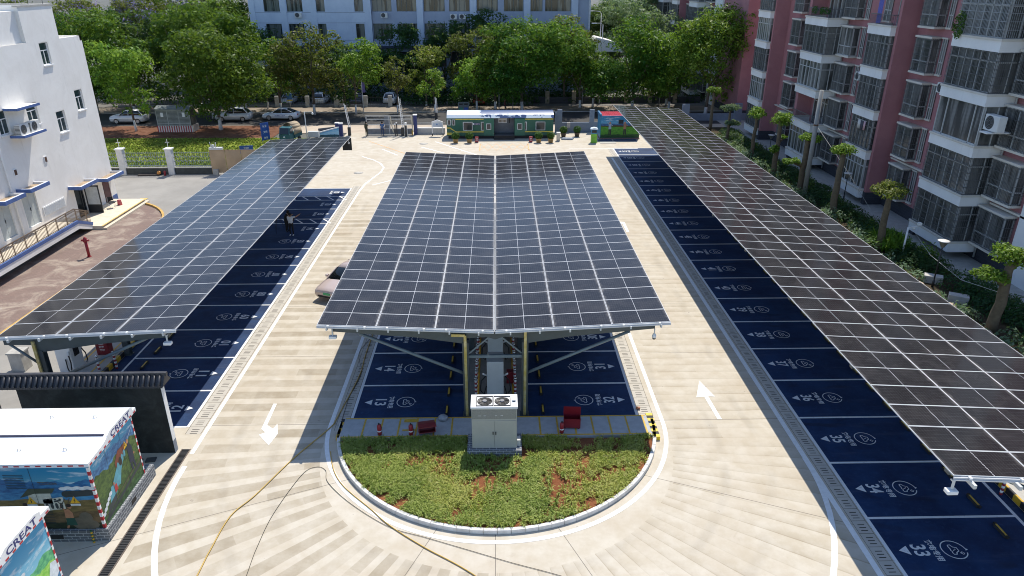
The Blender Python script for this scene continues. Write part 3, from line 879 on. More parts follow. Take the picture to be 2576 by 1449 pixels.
# ------------------------------------------------------------------ cooling cabinet with two fans
CAB = M("warm_grey_cabinet", (.40,.40,.365), .45, var=.05)
CABT = M("white_cabinet_top", (.74,.75,.76), .45, var=.04)
def brick_mat(name, brick, mortar, bw=.3, rh=.1, ms=.008, rot=None):
    t = NT(name)
    br = t.n("ShaderNodeTexBrick"); br.inputs["Scale"].default_value = 1
    br.inputs["Brick Width"].default_value = bw; br.inputs["Row Height"].default_value = rh; br.inputs["Mortar Size"].default_value = ms
    br.inputs["Color1"].default_value = (*brick, 1); br.inputs["Color2"].default_value = (*[c*.8 for c in brick], 1); br.inputs["Mortar"].default_value = (*mortar, 1)
    x, y, z = t.xyz(); nn = t.n("ShaderNodeNewGeometry"); nx, ny, nz = t.xyz(nn.outputs["True Normal"])
    side = t.math('GREATER_THAN', t.math('ABSOLUTE', nx), .5); top = t.math('GREATER_THAN', t.math('ABSOLUTE', nz), .5)
    u = t.math('ADD', t.math('MULTIPLY', x, t.math('SUBTRACT', 1, side)), t.math('MULTIPLY', y, side))
    v = t.math('ADD', t.math('MULTIPLY', z, t.math('SUBTRACT', 1, top)), t.math('MULTIPLY', y, top))
    t.l(t.comb(u, v, 0), br.inputs["Vector"])
    col = t.mix(t.math('MULTIPLY', t.noise(4,4,.6), .35), br.outputs[0], tuple(c*.6 for c in brick))
    t.set(col, .8, 0, .3); return t.m
BRICKG = brick_mat("grey_painted_brick", (.165,.175,.19), (.50,.51,.52), .26, .115, .011)
cab = empty("cooling_cabinet", (-.2,23.05,0), "grey metal cooling cabinet with two top fans standing on the island bed", "cabinet")
def cobj(mb, name, mats, **k): return mb.build(name, mats, cab, **k)
cobj(MB().box(-1.05,1.05,-.6,.55,.0,.36), "plinth", BRICKG)
cobj(MB().box(-.86,.86,-.42,.42,.36,2.15), "body", CAB, bevel=.012)
cobj(MB().box(-.89,.89,-.45,.45,2.15,2.24), "top", CABT, bevel=.015)
d1 = MB().box(-.84,-.006,-.436,-.421,.42,1.62); a = cobj(d1, "door", CAB, bevel=.006)
d2 = MB().box(.006,.84,-.436,-.421,.42,1.62); b = cobj(d2, "door", CAB, bevel=.006)
MB().box(-.07,-.035,-.46,-.437,1.0,1.13).build("handle", BLACK, a); MB().box(.035,.07,-.46,-.437,1.0,1.13).build("handle", BLACK, b)
PERF = NT("perforated_vent"); x_, y_, z_ = PERF.xyz()
ck = PERF.n("ShaderNodeTexVoronoi"); ck.inputs["Scale"].default_value = 42; ck.inputs["Randomness"].default_value = 0; PERF.l(PERF.pos(), ck.inputs["Vector"])
PERF.set(PERF.mix(PERF.math('LESS_THAN', ck.outputs["Distance"], .36), (.36,.36,.335), (.05,.05,.05)), .5); PERF = PERF.m
cobj(MB().box(-.83,.83,-.434,-.421,1.70,2.10), "vent_panel", PERF)
lt = MB()
for x in (-.60,-.40,.02,.24): lt.box(x,x+.09,-.438,-.435,1.84,1.855)
cobj(lt, "vent_louvre", WHITEP)
for cx in (-.36,.30):
    fr = MB().box(cx-.32,cx+.32,-.38,-.36,2.24,2.27).box(cx-.32,cx+.32,.26,.28,2.24,2.27).box(cx-.32,cx-.30,-.36,.26,2.24,2.27).box(cx+.30,cx+.32,-.36,.26,2.24,2.27)
    for r in (.13,.2,.27): fr.tube([(cx+r*math.cos(t), -.05+r*math.sin(t), 2.275) for t in np.linspace(0,2*math.pi,22)], .004, 4)
    fo = cobj(fr, "fan", [DARKM])
    MB().lathe((cx,-.05,2.242), [(.285,0),(.285,.004)], 24).build("fan_well", BLACK, fo)
    bl = MB()
    for k in range(5):
        a0 = k*2*math.pi/5
        p = [(cx+r*math.cos(a0+s), -.05+r*math.sin(a0+s), z) for r, s, z in ((.08,0,2.258),(.26,.12,2.268),(.26,.75,2.248),(.08,.6,2.250))]
        bl.add(p, [(0,1,2,3)])
    bl.build("fan_blades", M("fan_plastic",(.04,.042,.045),.35), fo, fix=False)
    MB().lathe((cx,-.05,2.25), [(.09,0),(.09,.03),(.07,.04)], 14).build("fan_hub", M("fan_hub_grey",(.22,.22,.23),.5), fo)
cobj(MB().box(.68,.82,-.10,.10,2.24,2.31), "junction_box", CABT)
cobj(MB().box(.70,.80,-.112,-.101,2.255,2.29), "junction_slot", BLACK)
cobj(MB().box(.87,1.0,-.30,-.02,.36,.62), "battery_box", M("battery_label",(.5,.5,.48),.5))

# extinguishers and extinguisher chests
def extinguisher(x, y, z, label):
    r = empty("fire_extinguisher", (x,y,z), label, "fire extinguisher", "fire extinguishers on the island walkway")
    MB().lathe((0,0,0), [(.07,0),(.085,.02),(.085,.40),(.065,.47),(.03,.50)], 14).build("cylinder", RED, r)
    MB().cyl((0,0,.50),(0,0,.55),.025,n=8).bar((0,0,.56),(.0,-.11,.60),.025,.02).bar((0,0,.54),(0,-.09,.53),.02,.015).build("valve", BLACK, r)
    MB().lathe((0,0,.17), [(.087,0),(.087,.05)], 14).build("label_band", WHITEP, r)
    MB().tube([(0,.02,.53),(.07,.05,.45),(.10,.03,.25),(.095,0,.1)], .012).build("hose", BLACK, r)
extinguisher(-4.82,23.88,.16,"red fire extinguisher on the walkway, leftmost and farthest from the red chest")
extinguisher(-3.56,23.85,.16,"red fire extinguisher on the walkway just left of the tipped open red chest")
extinguisher(2.50,23.86,.16,"red fire extinguisher on the walkway right of the grey fan cabinet")
REDB = M("red_chest_paint", (.20,.012,.022), .4, var=.1)
def chest(loc, rz, tilt, label):
    r = empty("extinguisher_chest", loc, label, "chest", "red chests on the island walkway", rz)
    m = MB().box(-.34,.34,-.2,-.18,0,.42).box(-.34,.34,.18,.2,0,.42).box(-.34,-.32,-.18,.18,0,.42).box(.32,.34,-.18,.18,0,.42).box(-.32,.32,-.18,.18,.02,.05)
    for sx in (-.28,.28):
        for sy in (-.15,.15): m.box(sx-.03,sx+.03,sy-.03,sy+.03,-.05,0)
    b = m.build("body", REDB, r, loc=(0,0,.06))
    l = MB().box(-.35,.35,0,.40,0,.02).build("lid", REDB, r, loc=(0,.2,.48)); l.rotation_euler = (R(100),0,0)
    if tilt: r.rotation_euler = (R(70), R(0), rz)
    return r
chest((-3.0,24.3,.30), R(12), True, "red metal chest tipped open on the walkway left of the cabinet")
chest((2.95,24.3,.16), R(-4), False, "open red metal chest standing on the walkway right of the cabinet")
tag(MB().lathe((-2.35,24.9,.16), [(.05,0),(.2,.04),(.22,.12),(.12,.2),(.03,.22)], 9).build("plastic_bag", M("grey_plastic_film",(.30,.32,.34),.3,var=.3,vs=9)), "crumpled grey plastic bag beside the tipped red chest", "bag")
tag(MB().bar((0,0,.05),(.18,-.03,.05),.09,.09).build("brick", M("clay_brick",(.40,.17,.09),.9), None, (5.85,25.75,.02)), "single clay brick lying on the slotted drain by bay 32", "brick")

# ------------------------------------------------------------------ chargers, striped bollards
CHW = M("charger_white", (.68,.70,.71), .4, var=.04)
def charger(loc, rz, label, grp="chargers along the canopy posts"):
    r = empty("charger", loc, label, "charger", grp, rz)
    MB().box(-.40,.40,-.36,.36,.0,1.75).build("cabinet", CHW, r, bevel=.03)
    MB().box(-.405,-.401,-.24,.24,.55,1.55).build("side_vent", GREYP, r)
    MB().box(.401,.41,-.17,.17,.85,1.70).build("front_panel", M("charger_black",(.02,.022,.026),.25), r)
    MB().box(.41,.415,-.10,.10,1.25,1.5).build("screen", M("charger_screen",(.08,.14,.20),.15), r)
    for s in (-1,1):
        MB().bar((.30,s*.37,1.2),(.36,s*.46,1.05),.07,.14).build("connector", WHITEP, r)
        MB().tube([(.30,s*.40,1.1),(.42,s*.50,.7),(.40,s*.55,.3),(.28,s*.52,.1),(.15,s*.46,.35),(.1,s*.40,.8)], .028).build("charging_cable", BLACK, r)
    return r
charger((-20.1,29.6,.0), R(-8), "white charger with coiled black cables under the left canopy, nearest the black wall")
for i, y in enumerate((35.4,41.5,47.5)): charger((-19.4,y,.19), 0, ["second","third","fourth"][i] + " white charger from the black wall under the left canopy")
MIDC = M("charger_pale_grey", (.52,.55,.55), .4, var=.05)
for i, y in enumerate((26.85,29.9,33.0,36.1)):
    r = empty("charger", (-.17,y,0), ["pale grey charger between the middle posts just behind the fan cabinet", "second pale grey charger behind the fan cabinet, with white plugs", "third pale grey charger in the row behind the fan cabinet", "fourth pale grey charger in the row behind the fan cabinet"][i], "charger", "chargers along the canopy posts")
    MB().box(-.36,.36,-.45,.45,0,2.02 if i == 0 else 2.2).build("cabinet", MIDC, r, bevel=.03)
    for s in (-1,1):
        MB().bar((s*.40,-.12,1.18),(s*.52,-.22,1.30),.10,.07).build("connector", WHITEP, r)
        MB().tube([(s*.40,-.1,1.15),(s*.62,-.16,.9),(s*.66,-.1,.4),(s*.5,0,.15),(s*.40,.1,.5)], .026).build("charging_cable", BLACK, r)
        MB().box(min(s*.361,s*.37),max(s*.361,s*.37),-.2,.2,1.3,1.75).build("screen", DARKM, r)
def bollard(x, y, z, label, grp):
    r = empty("bollard", (x,y,z), label, "bollard", grp)
    m = MB()
    for k in range(8): m.lathe((0,0,k*.1), [(.055,0),(.055,.1)], 10, k % 2)
    m.build("pole", [RED, WHITEP], r)
    MB().lathe((0,0,.8), [(.03,0),(.06,.03),(.075,.075),(.06,.12),(.02,.14)], 10).build("ball_cap", M("chrome",(.6,.6,.6),.15,1.), r)
ordw = ["first","second","third","fourth","fifth","sixth","seventh","eighth"]
for i in range(8):
    for s, x, sd in ((-1,-1.03,"left"),(1,.70,"right")):
        bollard(x, 26.95+i*.78, 0, "red and white striped bollard, %s from the fan cabinet in the %s row" % (ordw[i], sd), "striped bollards in the middle of the island")
bollard(-18.7,29.3,0,"red and white bollard under the left canopy, nearest the white charger","striped bollards at the left chargers")
bollard(-18.12,29.7,0,"red and white bollard under the left canopy, in front of the red hydrant box","striped bollards at the left chargers")
bollard(-18.2,31.3,0,"red and white bollard under the left canopy, farthest from the white charger","striped bollards at the left chargers")
bollard(17.95,20.0,0,"red and white bollard under the near end of the right canopy",None)
HBOX = empty("hydrant_box", (-19.2,30.9,.19), "tall dark red fire box on the charger walkway under the left canopy", "fire box")
MB().box(-.3,.3,-.2,.2,0,.95).build("body", REDB, HBOX, bevel=.02)
MB().box(-.26,.26,-.21,-.201,.08,.88).build("door", M("red_door_paint",(.24,.02,.03),.4), HBOX)
for i, zz in enumerate((.62,.45,.28)):
    t = MB(); put_text(t, "消防器材箱"[i:i+2], (0,-.2135,zz), (1,0,0), (0,0,1), .12); t.build("lettering", WHITEP, HBOX, fix=False)
hb2 = empty("hydrant_box", (.55,28.1,0), "dark red fire box between the middle posts right of the chargers", "fire box")
MB().box(-.22,.22,-.15,.15,0,.6).build("body", REDB, hb2, bevel=.02)
MB().box(-.19,.19,-.16,-.151,.05,.55).build("door", M("red_door_paint",(.24,.02,.03),.4), hb2)
struct("walkway_line", MB().box(-.98,-.90,25.7,55,.012,.016).box(.58,.66,25.7,55,.012,.016), YELLOW)
struct("island_spine", MB().poly([(-1.45,25.2),(1.05,25.2),(1.05,55.6),(-1.45,55.6)], .0045), M("spine_screed",(.26,.25,.23),.85,var=.15))
tag(MB().box(-.3,.3,-.3,.3,0,.9).box(-.34,.34,-.34,.34,.9,.98).build("pier", M("weathered_concrete_block",(.42,.40,.36),.85,var=.2), None, (-22.6,29.8,0)), "square weathered concrete pier left of the near charger", "pier")

# ------------------------------------------------------------------ black screen wall with tiled coping
DWALL = NT("black_painted_render"); DWALL.set(DWALL.mix(DWALL.ramp(DWALL.noise(1.1,6,.72,dist=.5),.35,.75), (.020,.022,.022), (.052,.056,.056)), .75, 0, .3); DWALL = DWALL.m
sw = empty("screen_wall", (0,23.2,0), "black rendered screen wall with grey tiled coping behind the mural kiosks", "wall")
wall = MB().box(-18.0,-12.66,-.12,.12,0,3.1); wall.build("wall", DWALL, sw)
MB().box(-12.659,-12.645,-.12,.12,.55,3.1).build("end_face", WHITEP, sw)
MB().box(-12.659,-12.645,-.12,.12,0,.55).build("end_plinth", M("grey_blue_plinth",(.22,.25,.30),.7), sw)
TILE = M("dark_roof_tile", (.042,.042,.048), .5, var=.25, vs=6)
tl = MB().extr([(-.34,3.10),(.34,3.10),(.08,3.42),(-.08,3.42)], 'x', -23.6, -12.45)
tl.build("coping_slab", TILE, sw)
rt = MB(); n = 56
for k in range(n):
    x = -23.5 + (k+.5)*(11.0/n)
    rt.cyl((x,-.37,3.13),(x,-.06,3.47),.05,n=7); rt.cyl((x,-.385,3.13),(x,-.36,3.13),.06,n=8)
    rt.cyl((x,.37,3.13),(x,.06,3.47),.05,n=7)
    rt.extr([(-.37,3.075),(-.36,3.075),(-.36,3.14),(-.37,3.14)], 'x', x+.04, x+.15)
rt.build("roll_tiles", TILE, sw)
MB().box(-23.6,-12.38,-.07,.07,3.42,3.55).build("ridge", TILE, sw)
MB().box(-23.6,-18.85,-.02,.02,.1,.16).box(-23.6,-18.85,-.02,.02,2.8,2.86).build("grille_rail", DARKM, sw)
gr = MB()
for k in range(34): gr.bar((-23.5+k*.14,0,.1),(-23.5+k*.14,0,3.0),.03)
gr.build("grille_bars", DARKM, sw)
MB().box(-23.5,-18.85,.3,.34,0,1.2).build("board_panel", M("plywood",(.50,.30,.12),.7), sw)

# ------------------------------------------------------------------ painted kiosks
def mural_mat(name, layers, sky_a, sky_b):
    """flat painted landscape; UV 0..1 over the face. layers: (base height, amplitude, frequency, seed, colour a, colour b)"""
    t = NT(name); uv = t.n("ShaderNodeUVMap").outputs[0]; u, v, _ = t.xyz(uv)
    cl = t.ramp(t.noise(5, 5, .6, vec=t.comb(u, t.math('MULTIPLY', v, 2.5), 1.3)), .52, .68)
    col = t.mix(t.ramp(v, .4, 1), sky_b, sky_a); col = t.mix(t.math('MULTIPLY', cl, .6), col, (.72,.78,.80))
    for (h, amp, fq, seed, ca, cb) in layers:
        nz = t.noise(fq, 3, .5, vec=t.comb(u, seed, 0)); edge = t.math('ADD', h, t.math('MULTIPLY', t.math('SUBTRACT', nz, .5), amp))
        mk = t.ramp(t.math('SUBTRACT', edge, v), 0, .012)
        tex = t.noise(16, 5, .65, vec=t.comb(u, t.math('MULTIPLY', v, 1.4), seed))
        col = t.mix(mk, col, t.mix(t.ramp(tex, .35, .65), ca, cb))
    t.set(col, .45, 0, .4); return t.m
def face(name, p00, p10, p11, p01, mat, parent):
    me = bpy.data.meshes.new(name); me.from_pydata([p00,p10,p11,p01], [], [(0,1,2,3)]); me.materials.append(mat)
    uv = me.uv_layers.new(name="UVMap")
    for i, c in enumerate(((0,0),(1,0),(1,1),(0,1))): uv.data[i].uv = c
    return mob(name, me, parent)
class Face:
    """painted shapes on a wall: u to the right, v up, both in metres from the lower left corner"""
    def __init__(s, o, ux, vx, nrm): s.o, s.u, s.v, s.n = Vector(o), Vector(ux), Vector(vx), Vector(nrm)
    def p(s, u, v, d): return s.o + s.u*u + s.v*v + s.n*d
    def poly(s, mb, pts, d, m=0): mb.add([s.p(a, b, d) for a, b in pts], [tuple(range(len(pts)))], m)
    def line(s, mb, pts, w, d, m=0):
        for (a0,b0),(a1,b1) in zip(pts[:-1], pts[1:]):
            L = math.hypot(a1-a0,b1-b0) or 1; nx, ny = -(b1-b0)/L*w/2, (a1-a0)/L*w/2
            s.poly(mb, [(a0+nx,b0+ny),(a0-nx,b0-ny),(a1-nx,b1-ny),(a1+nx,b1+ny)], d, m)
    def ell(s, mb, cu, cv, ru, rv, d, m=0, n=16): s.poly(mb, [(cu+ru*math.cos(t), cv+rv*math.sin(t)) for t in np.linspace(0,2*math.pi,n,endpoint=False)], d, m)
PAINT = {}
def paint(k, c):
    if k not in PAINT: PAINT[k] = M("mural_"+k, c, .5, var=.2, vs=6)
    return PAINT[k]
MURF = mural_mat("mural_mountain_front", [(.80,.34,5,1.7,(.02,.10,.26),(.04,.20,.42)),(.62,.30,4,4.2,(.03,.16,.36),(.07,.28,.50)),(.48,.26,2.2,7.7,(.12,.095,.035),(.22,.16,.06)),(.28,.22,3,9.1,(.09,.065,.03),(.18,.12,.06)),(.10,.08,6,2.9,(.012,.02,.012),(.03,.045,.02))], (.02,.23,.42), (.22,.52,.60))
MURS = mural_mat("mural_river_side", [(.90,.30,4,2.2,(.03,.13,.30),(.09,.28,.50)),(.74,.30,5,3.1,(.025,.07,.015),(.09,.16,.03)),(.40,.20,4,6.4,(.02,.055,.012),(.07,.15,.03)),(.13,.05,7,8.8,(.018,.05,.015),(.07,.16,.05))], (.04,.30,.50), (.25,.55,.68))
MURB = mural_mat("mural_green_hills", [(.62,.36,3,5.2,(.05,.30,.15),(.16,.55,.22)),(.48,.42,2.6,3.3,(.22,.56,.07),(.42,.72,.16)),(.26,.2,4,1.2,(.03,.16,.05),(.10,.32,.09))], (.03,.28,.50), (.30,.62,.74))
def checker_edge0(mb, p, q, w, nrm, n):
    """red and white blocks along an edge, standing a little proud"""
    p, q = Vector(p), Vector(q); d = (q-p)/n; s = d.normalized().cross(Vector(nrm))*w/2; o = Vector(nrm)*.004
    for i in range(n):
        a, b = p+d*i+o, p+d*(i+1)+o; mb.add([a-s, a+s, b+s, b-s], [(0,1,2,3)], i % 2)
def kiosk(y0, y1, x0, x1, z0, zr_, label, mat_f, mat_s, text_y):
    r = empty("mural_kiosk", (x1,(y0+y1)/2,0), label, "kiosk", "painted charging kiosks left of the lane")
    off = Vector((x1,(y0+y1)/2,0))
    def L(v): return tuple(Vector(v)-off)
    MB().box(x0-off.x,-.01,y0-off.y+.01,y1-off.y-.01,z0,zr_-.12).build("body", M("kiosk_shell",(.05,.14,.16),.5), r)
    face("side_mural", L((x1,y0,z0)), L((x1,y1,z0)), L((x1,y1,zr_-.30)), L((x1,y0,zr_-.30)), mat_s, r)
    if mat_f: face("front_mural", L((x0,y0,z0)), L((x1-.001,y0,z0)), L((x1-.001,y0,zr_-.26)), L((x0,y0,zr_-.26)), mat_f, r)
    # white roof, low pitch towards the ends, seam across
    ro = MB(); ym = (y0+y1)/2
    prof = [(y0-.16,zr_-.16),(y0-.16,zr_-.02),(ym-.62,zr_+.02),(ym-.05,zr_+.17),(ym+.05,zr_+.17),(ym+.62,zr_+.02),(y1+.16,zr_-.02),(y1+.16,zr_-.16)]
    ro.extr([(p[0]-off.y,p[1]) for p in prof], 'x', x0-off.x-.1, .14)
    ro.build("roof", M("white_sheet_roof",(.80,.80,.80),.45,var=.02), r)
    sm = MB().box(x0-off.x,.0,ym-off.y-.30,ym-off.y-.22,zr_+.075,zr_+.135) if mat_f else None
    if sm: sm.build("roof_gap", M("dark_gap",(.02,.022,.05),.5), r)
    lh = MB()
    for xx in (-.95,-2.4):
        for yy in (y0+.5,y1-.5): lh.tube([(xx,yy-off.y,zr_-.0),(xx,yy-off.y,zr_+.09),(xx+.09,yy-off.y,zr_+.09),(xx+.09,yy-off.y,zr_-.0)], .014, 5)
    lh.build("lifting_loop", GREYP, r)
    sn = MB(); put_text(sn, "CREAT", (.1425,text_y-off.y,zr_+.03), (0,1,0), (0,0,1), .21, 1.30); sn.build("lettering", M("navy_lettering",(.02,.03,.16),.5), r, fix=False)
    fb = MB().extr([(-.85,-.18),(.85,-.18),(.85,.06),(.62,.14),(-.62,.14),(-.85,.06)], 'x', .12, .1395)
    f_ = fb.build("name_board", WHITEP, r, loc=(0,text_y-off.y,zr_+.06))
    def checker_edge(_, p, q, w, nrm, n):
        m = MB(); checker_edge0(m, p, q, w, nrm, n); m.build("warning_edge", [M("edge_red",(.45,.02,.03),.5), WHITEP], r, fix=False)
    ed = None
    checker_edge(ed, L((x1+.005,y0+.02,z0)), L((x1+.005,y0+.02,zr_-.3)), .09, (1,0,0), 16)
    checker_edge(ed, L((x1+.005,y1-.02,z0)), L((x1+.005,y1-.02,zr_-.3)), .07, (1,0,0), 16)
    checker_edge(ed, L((x1+.141,y0-.1,zr_-.12)), L((x1+.141,y1+.1,zr_-.12)), .06, (1,0,0), 21)
    if mat_f:
        checker_edge(ed, L((x1-.03,y0-.005,z0)), L((x1-.03,y0-.005,zr_-.3)), .09, (0,-1,0), 16)
        checker_edge(ed, L((x0,y0-.161,zr_-.10)), L((x1,y0-.161,zr_-.10)), .05, (0,-1,0), 27)
    return r, L
k1, L1 = kiosk(18.42, 21.25, -17.4, -12.92, .5, 3.2, "white roofed kiosk painted with a mountain railway scene, beside the black wall", MURF, MURS, 20.35)
def painted(parent, L, o, ux, vx, nrm, H):
    return Face(L(o), ux, vx, nrm)
F = painted(k1, L1, (-17.4,18.42,.5), (1,0,0), (0,0,1), (0,-1,0), 2.4)
pal = [paint("pale_stone",(.55,.55,.48)), paint("dark_roof",(.06,.075,.05)), paint("engine_black",(.035,.045,.05)), paint("smoke_white",(.66,.70,.72)), paint("skin_tone",(.42,.20,.11)), paint("dark_hair",(.02,.014,.012)), paint("green_shorts",(.015,.075,.055)), paint("warning_yellow",(.75,.42,.02)), paint("brown_cloth",(.075,.045,.03)), paint("grey_rock",(.13,.115,.085)), paint("bridge_red",(.20,.05,.03)), paint("river_blue",(.10,.34,.42)), paint("navy_uniform",(.012,.022,.05)), paint("rail_brown",(.10,.075,.05)), paint("brick_red_shirt",(.45,.03,.03)), paint("louvre_shadow",(.015,.06,.09)), paint("black_mark",(.02,.02,.02))]
fm_ = MB(); d = .004
# station house, smoke and engine, hammer man, seated figure, louvres, warning triangles
F.poly(fm_, [(2.3,1.05),(3.05,1.0),(3.05,1.45),(2.35,1.5)], d, 0); F.poly(fm_, [(2.05,1.25),(2.4,1.62),(3.25,1.62),(3.1,1.42),(2.55,1.42)], d*1.5, 1)
F.poly(fm_, [(2.75,.72),(3.4,.80),(3.4,1.28),(2.75,1.18)], d, 0)
for k in range(4): F.ell(fm_, 2.84+k*.15, .92, .05, .12, d*1.5, 2); F.ell(fm_, 2.84+k*.15, 1.18, .04, .035, d*1.5, 2)
for k in range(7): F.ell(fm_, 3.5+k*.15, 1.60+.03*(k % 2), .14, .065, d*1.4+.0006*k, 3)
F.poly(fm_, [(3.5,1.25),(4.44,1.32),(4.44,1.55),(3.5,1.50)], d, 2); F.ell(fm_, 3.52, 1.38, .12, .12, d*1.6, 2)
F.line(fm_, [(3.45,1.2),(3.2,.8)], .03, d, 13); F.line(fm_, [(3.6,1.22),(3.42,.8)], .03, d, 13)
F.poly(fm_, [(3.28,.28),(3.55,.28),(3.57,.62),(3.45,.80),(3.32,.72)], d, 4); F.ell(fm_, 3.52, .88, .07, .085, d*1.2, 4); F.ell(fm_, 3.50, .93, .09, .065, d*1.6, 5)
F.line(fm_, [(3.36,.72),(3.25,.88),(3.29,1.02)], .055, d*1.3, 4); F.line(fm_, [(3.30,.95),(3.20,1.10)], .03, d*1.7, 13); F.poly(fm_, [(3.10,1.06),(3.32,1.12),(3.30,1.18),(3.09,1.12)], d*2, 2)
F.poly(fm_, [(3.28,.12),(3.62,.12),(3.58,.42),(3.3,.42)], d*1.8, 6); F.line(fm_, [(3.33,.14),(3.27,.0)], .07, d*1.5, 4); F.line(fm_, [(3.58,.14),(3.68,.0)], .07, d*1.5, 4)
for (a_, b_, c_, e_) in ((3.75,.20,.30,.26),(4.05,.14,.28,.2),(3.95,.42,.22,.24)): F.ell(fm_, a_, b_, c_, e_, d*1.1+.0005*a_, 9, 9)
F.poly(fm_, [(2.0,.45),(2.28,.45),(2.26,.85),(2.05,.85)], d, 8); F.ell(fm_, 2.18, .95, .08, .10, d*1.2, 4); F.ell(fm_, 2.15, .99, .08, .07, d*1.5, 5)
for lx in (.75,1.75):
    for k in range(9): F.poly(fm_, [(lx,1.62+k*.065),(lx+.62,1.62+k*.065),(lx+.62,1.645+k*.065),(lx,1.645+k*.065)], d*2, 15)
for lx in (.9,2.4):
    for k in range(9): F.poly(fm_, [(lx,.18+k*.065),(lx+.55,.18+k*.065),(lx+.55,.2+k*.065),(lx,.2+k*.065)], d*2, 2)
for tx in (2.38,3.75):
    F.poly(fm_, [(tx-.16,1.02),(tx+.16,1.02),(tx,1.30)], d*2.2, 7); F.line(fm_, [(tx+.02,1.21),(tx-.02,1.13),(tx+.02,1.13),(tx-.01,1.05)], .022, d*2.6, 16); F.poly(fm_, [(tx-.16,.92),(tx+.16,.92),(tx+.16,1.0),(tx-.16,1.0)], d*2.2, 3)
F.line(fm_, [(2.75,1.86),(3.35,1.82)], .03, d, 13); F.line(fm_, [(2.75,1.80),(3.35,1.76)], .015, d, 13)
for k in range(6): F.line(fm_, [(2.8+k*.1,1.85),(2.85+k*.1,1.78)], .012, d, 13)
F.line(fm_, [(1.12,.0),(1.12,2.42)], .012, d*2.4, 16); F.line(fm_, [(2.6,0),(2.6,2.42)], .012, d*2.4, 16)
fm_.build("front_painting", pal, k1, fix=False)
F = painted(k1, L1, (-12.92,18.42,.5), (0,1,0), (0,0,1), (1,0,0), 2.4)
sm_ = MB()
F.poly(sm_, [(.75,.85),(1.35,.70),(1.55,1.1),(1.95,1.55),(1.7,1.62),(1.2,1.25)], d, 11); F.poly(sm_, [(.55,.45),(.95,.5),(1.3,.85),(.8,1.0)], d*1.05, 11)
for k in range(4): F.ell(sm_, 1.45+k*.16, 1.35+k*.06, .07, .14, d*1.8, 11)
F.poly(sm_, [(1.30,1.38),(2.05,1.58),(2.05,1.86),(1.6,1.86),(1.30,1.58)], d*1.4, 10); F.ell(sm_, 1.62, 1.42, .10, .16, d*2, 5)
F.poly(sm_, [(2.12,.95),(2.42,.85),(2.45,1.4),(2.32,1.72),(2.15,1.6)], d*1.6, 12); F.ell(sm_, 2.25, 1.78, .075, .09, d*1.8, 4); F.line(sm_, [(2.2,1.55),(2.0,1.6)], .06, d*1.9, 12); F.ell(sm_,2.48,1.15,.035,.05,d*2,4); F.line(sm_, [(2.2,.9),(2.22,.62)], .1, d*1.5, 12); F.line(sm_, [(2.36,.88),(2.40,.62)], .1, d*1.5, 12)
F.line(sm_, [(.2,.30),(2.83,.72)], .05, d*1.2, 13); F.line(sm_, [(.2,.12),(2.83,.55)], .14, d*1.1, 2)
for k in range(5): F.ell(sm_, .12+k*.14, .42+k*.10, .10, .075, d*1.7+.0005*k, 3)
F.poly(sm_, [(.32,.22),(.95,.38),(1.0,.62),(.45,.48)], d*1.6, 2); F.poly(sm_, [(.95,.62),(1.15,.66),(1.12,.92),(.98,.9)], d*2, 14); F.ell(sm_, .98, .98, .05, .06, d*2.2, 4)
F.poly(sm_, [(1.95,1.62),(2.2,1.66),(2.08,1.92)], d*2.6, 7); F.line(sm_, [(2.10,1.82),(2.05,1.74),(2.10,1.74),(2.06,1.67)], .02, d*3, 16)
F.line(sm_, [(2.3,1.85),(2.8,2.15)], .02, d, 3); F.line(sm_, [(.95,0),(.95,2.38)], .012, d*2.4, 16); F.line(sm_, [(1.9,0),(1.9,2.38)], .012, d*2.4, 16)
sm_.build("side_painting", pal, k1, fix=False)
k2, L2 = kiosk(13.2, 16.12, -17.4, -12.98, .3, 3.25, "white roofed kiosk painted with bright green hills, nearest the camera corner", None, MURB, 15.05)
F = painted(k2, L2, (-12.98,13.2,.3), (0,1,0), (0,0,1), (1,0,0), 2.5)
pal2 = [paint("building_green",(.07,.20,.10)), paint("tower_grey",(.35,.40,.38)), paint("train_white",(.68,.74,.77)), paint("train_blue",(.06,.22,.42)), paint("warning_yellow",(.75,.42,.02)), paint("orange_dress",(.55,.16,.04)), paint("leaf_green",(.02,.13,.04)), paint("black_mark",(.02,.02,.02)), paint("smoke_white",(.66,.70,.72))]
bm_ = MB()
for (a_, b_, w_, h_) in ((1.0,.2,.28,1.15),(.7,.2,.3,.85),(.45,.1,.25,.7)): F.poly(bm_, [(a_,b_),(a_+w_,b_),(a_+w_,b_+h_),(a_,b_+h_*.9)], d, 0)
F.poly(bm_, [(1.25,0),(1.55,0),(1.6,.7),(1.48,.92),(1.32,.9),(1.2,.7)], d*1.3, 1)
F.poly(bm_, [(1.9,0),(2.88,.0),(2.88,1.15),(2.62,1.25),(2.38,.75)], d*1.2, 2); F.poly(bm_, [(2.2,0),(2.88,0),(2.88,.75),(2.7,.6)], d*1.6, 3)
F.poly(bm_, [(1.72,.85),(2.0,.98),(1.86,1.24)], d*2, 4); F.poly(bm_, [(1.9,.35),(2.05,.35),(2.02,.7),(1.92,.72)], d*2, 5); F.ell(bm_, 1.97, .78, .05, .06, d*2.2, 5)
for k in range(6): F.ell(bm_, .1+k*.2, .12, .14, .16, d*1.5+.0005*k, 6, 9)
for (a_, b_) in ((1.5,1.75),(1.25,1.5)): F.ell(bm_, a_, b_, .16, .07, d, 8); F.ell(bm_, a_+.1, b_+.06, .1, .07, d*1.1, 8)
F.line(bm_, [(.95,0),(.95,2.5)], .012, d*2.4, 7)
bm_.build("side_painting", pal2, k2, fix=False)
pl = empty("brick_planter", (0,0,0), "low grey brick planter wall round the mountain mural kiosk", "planter")
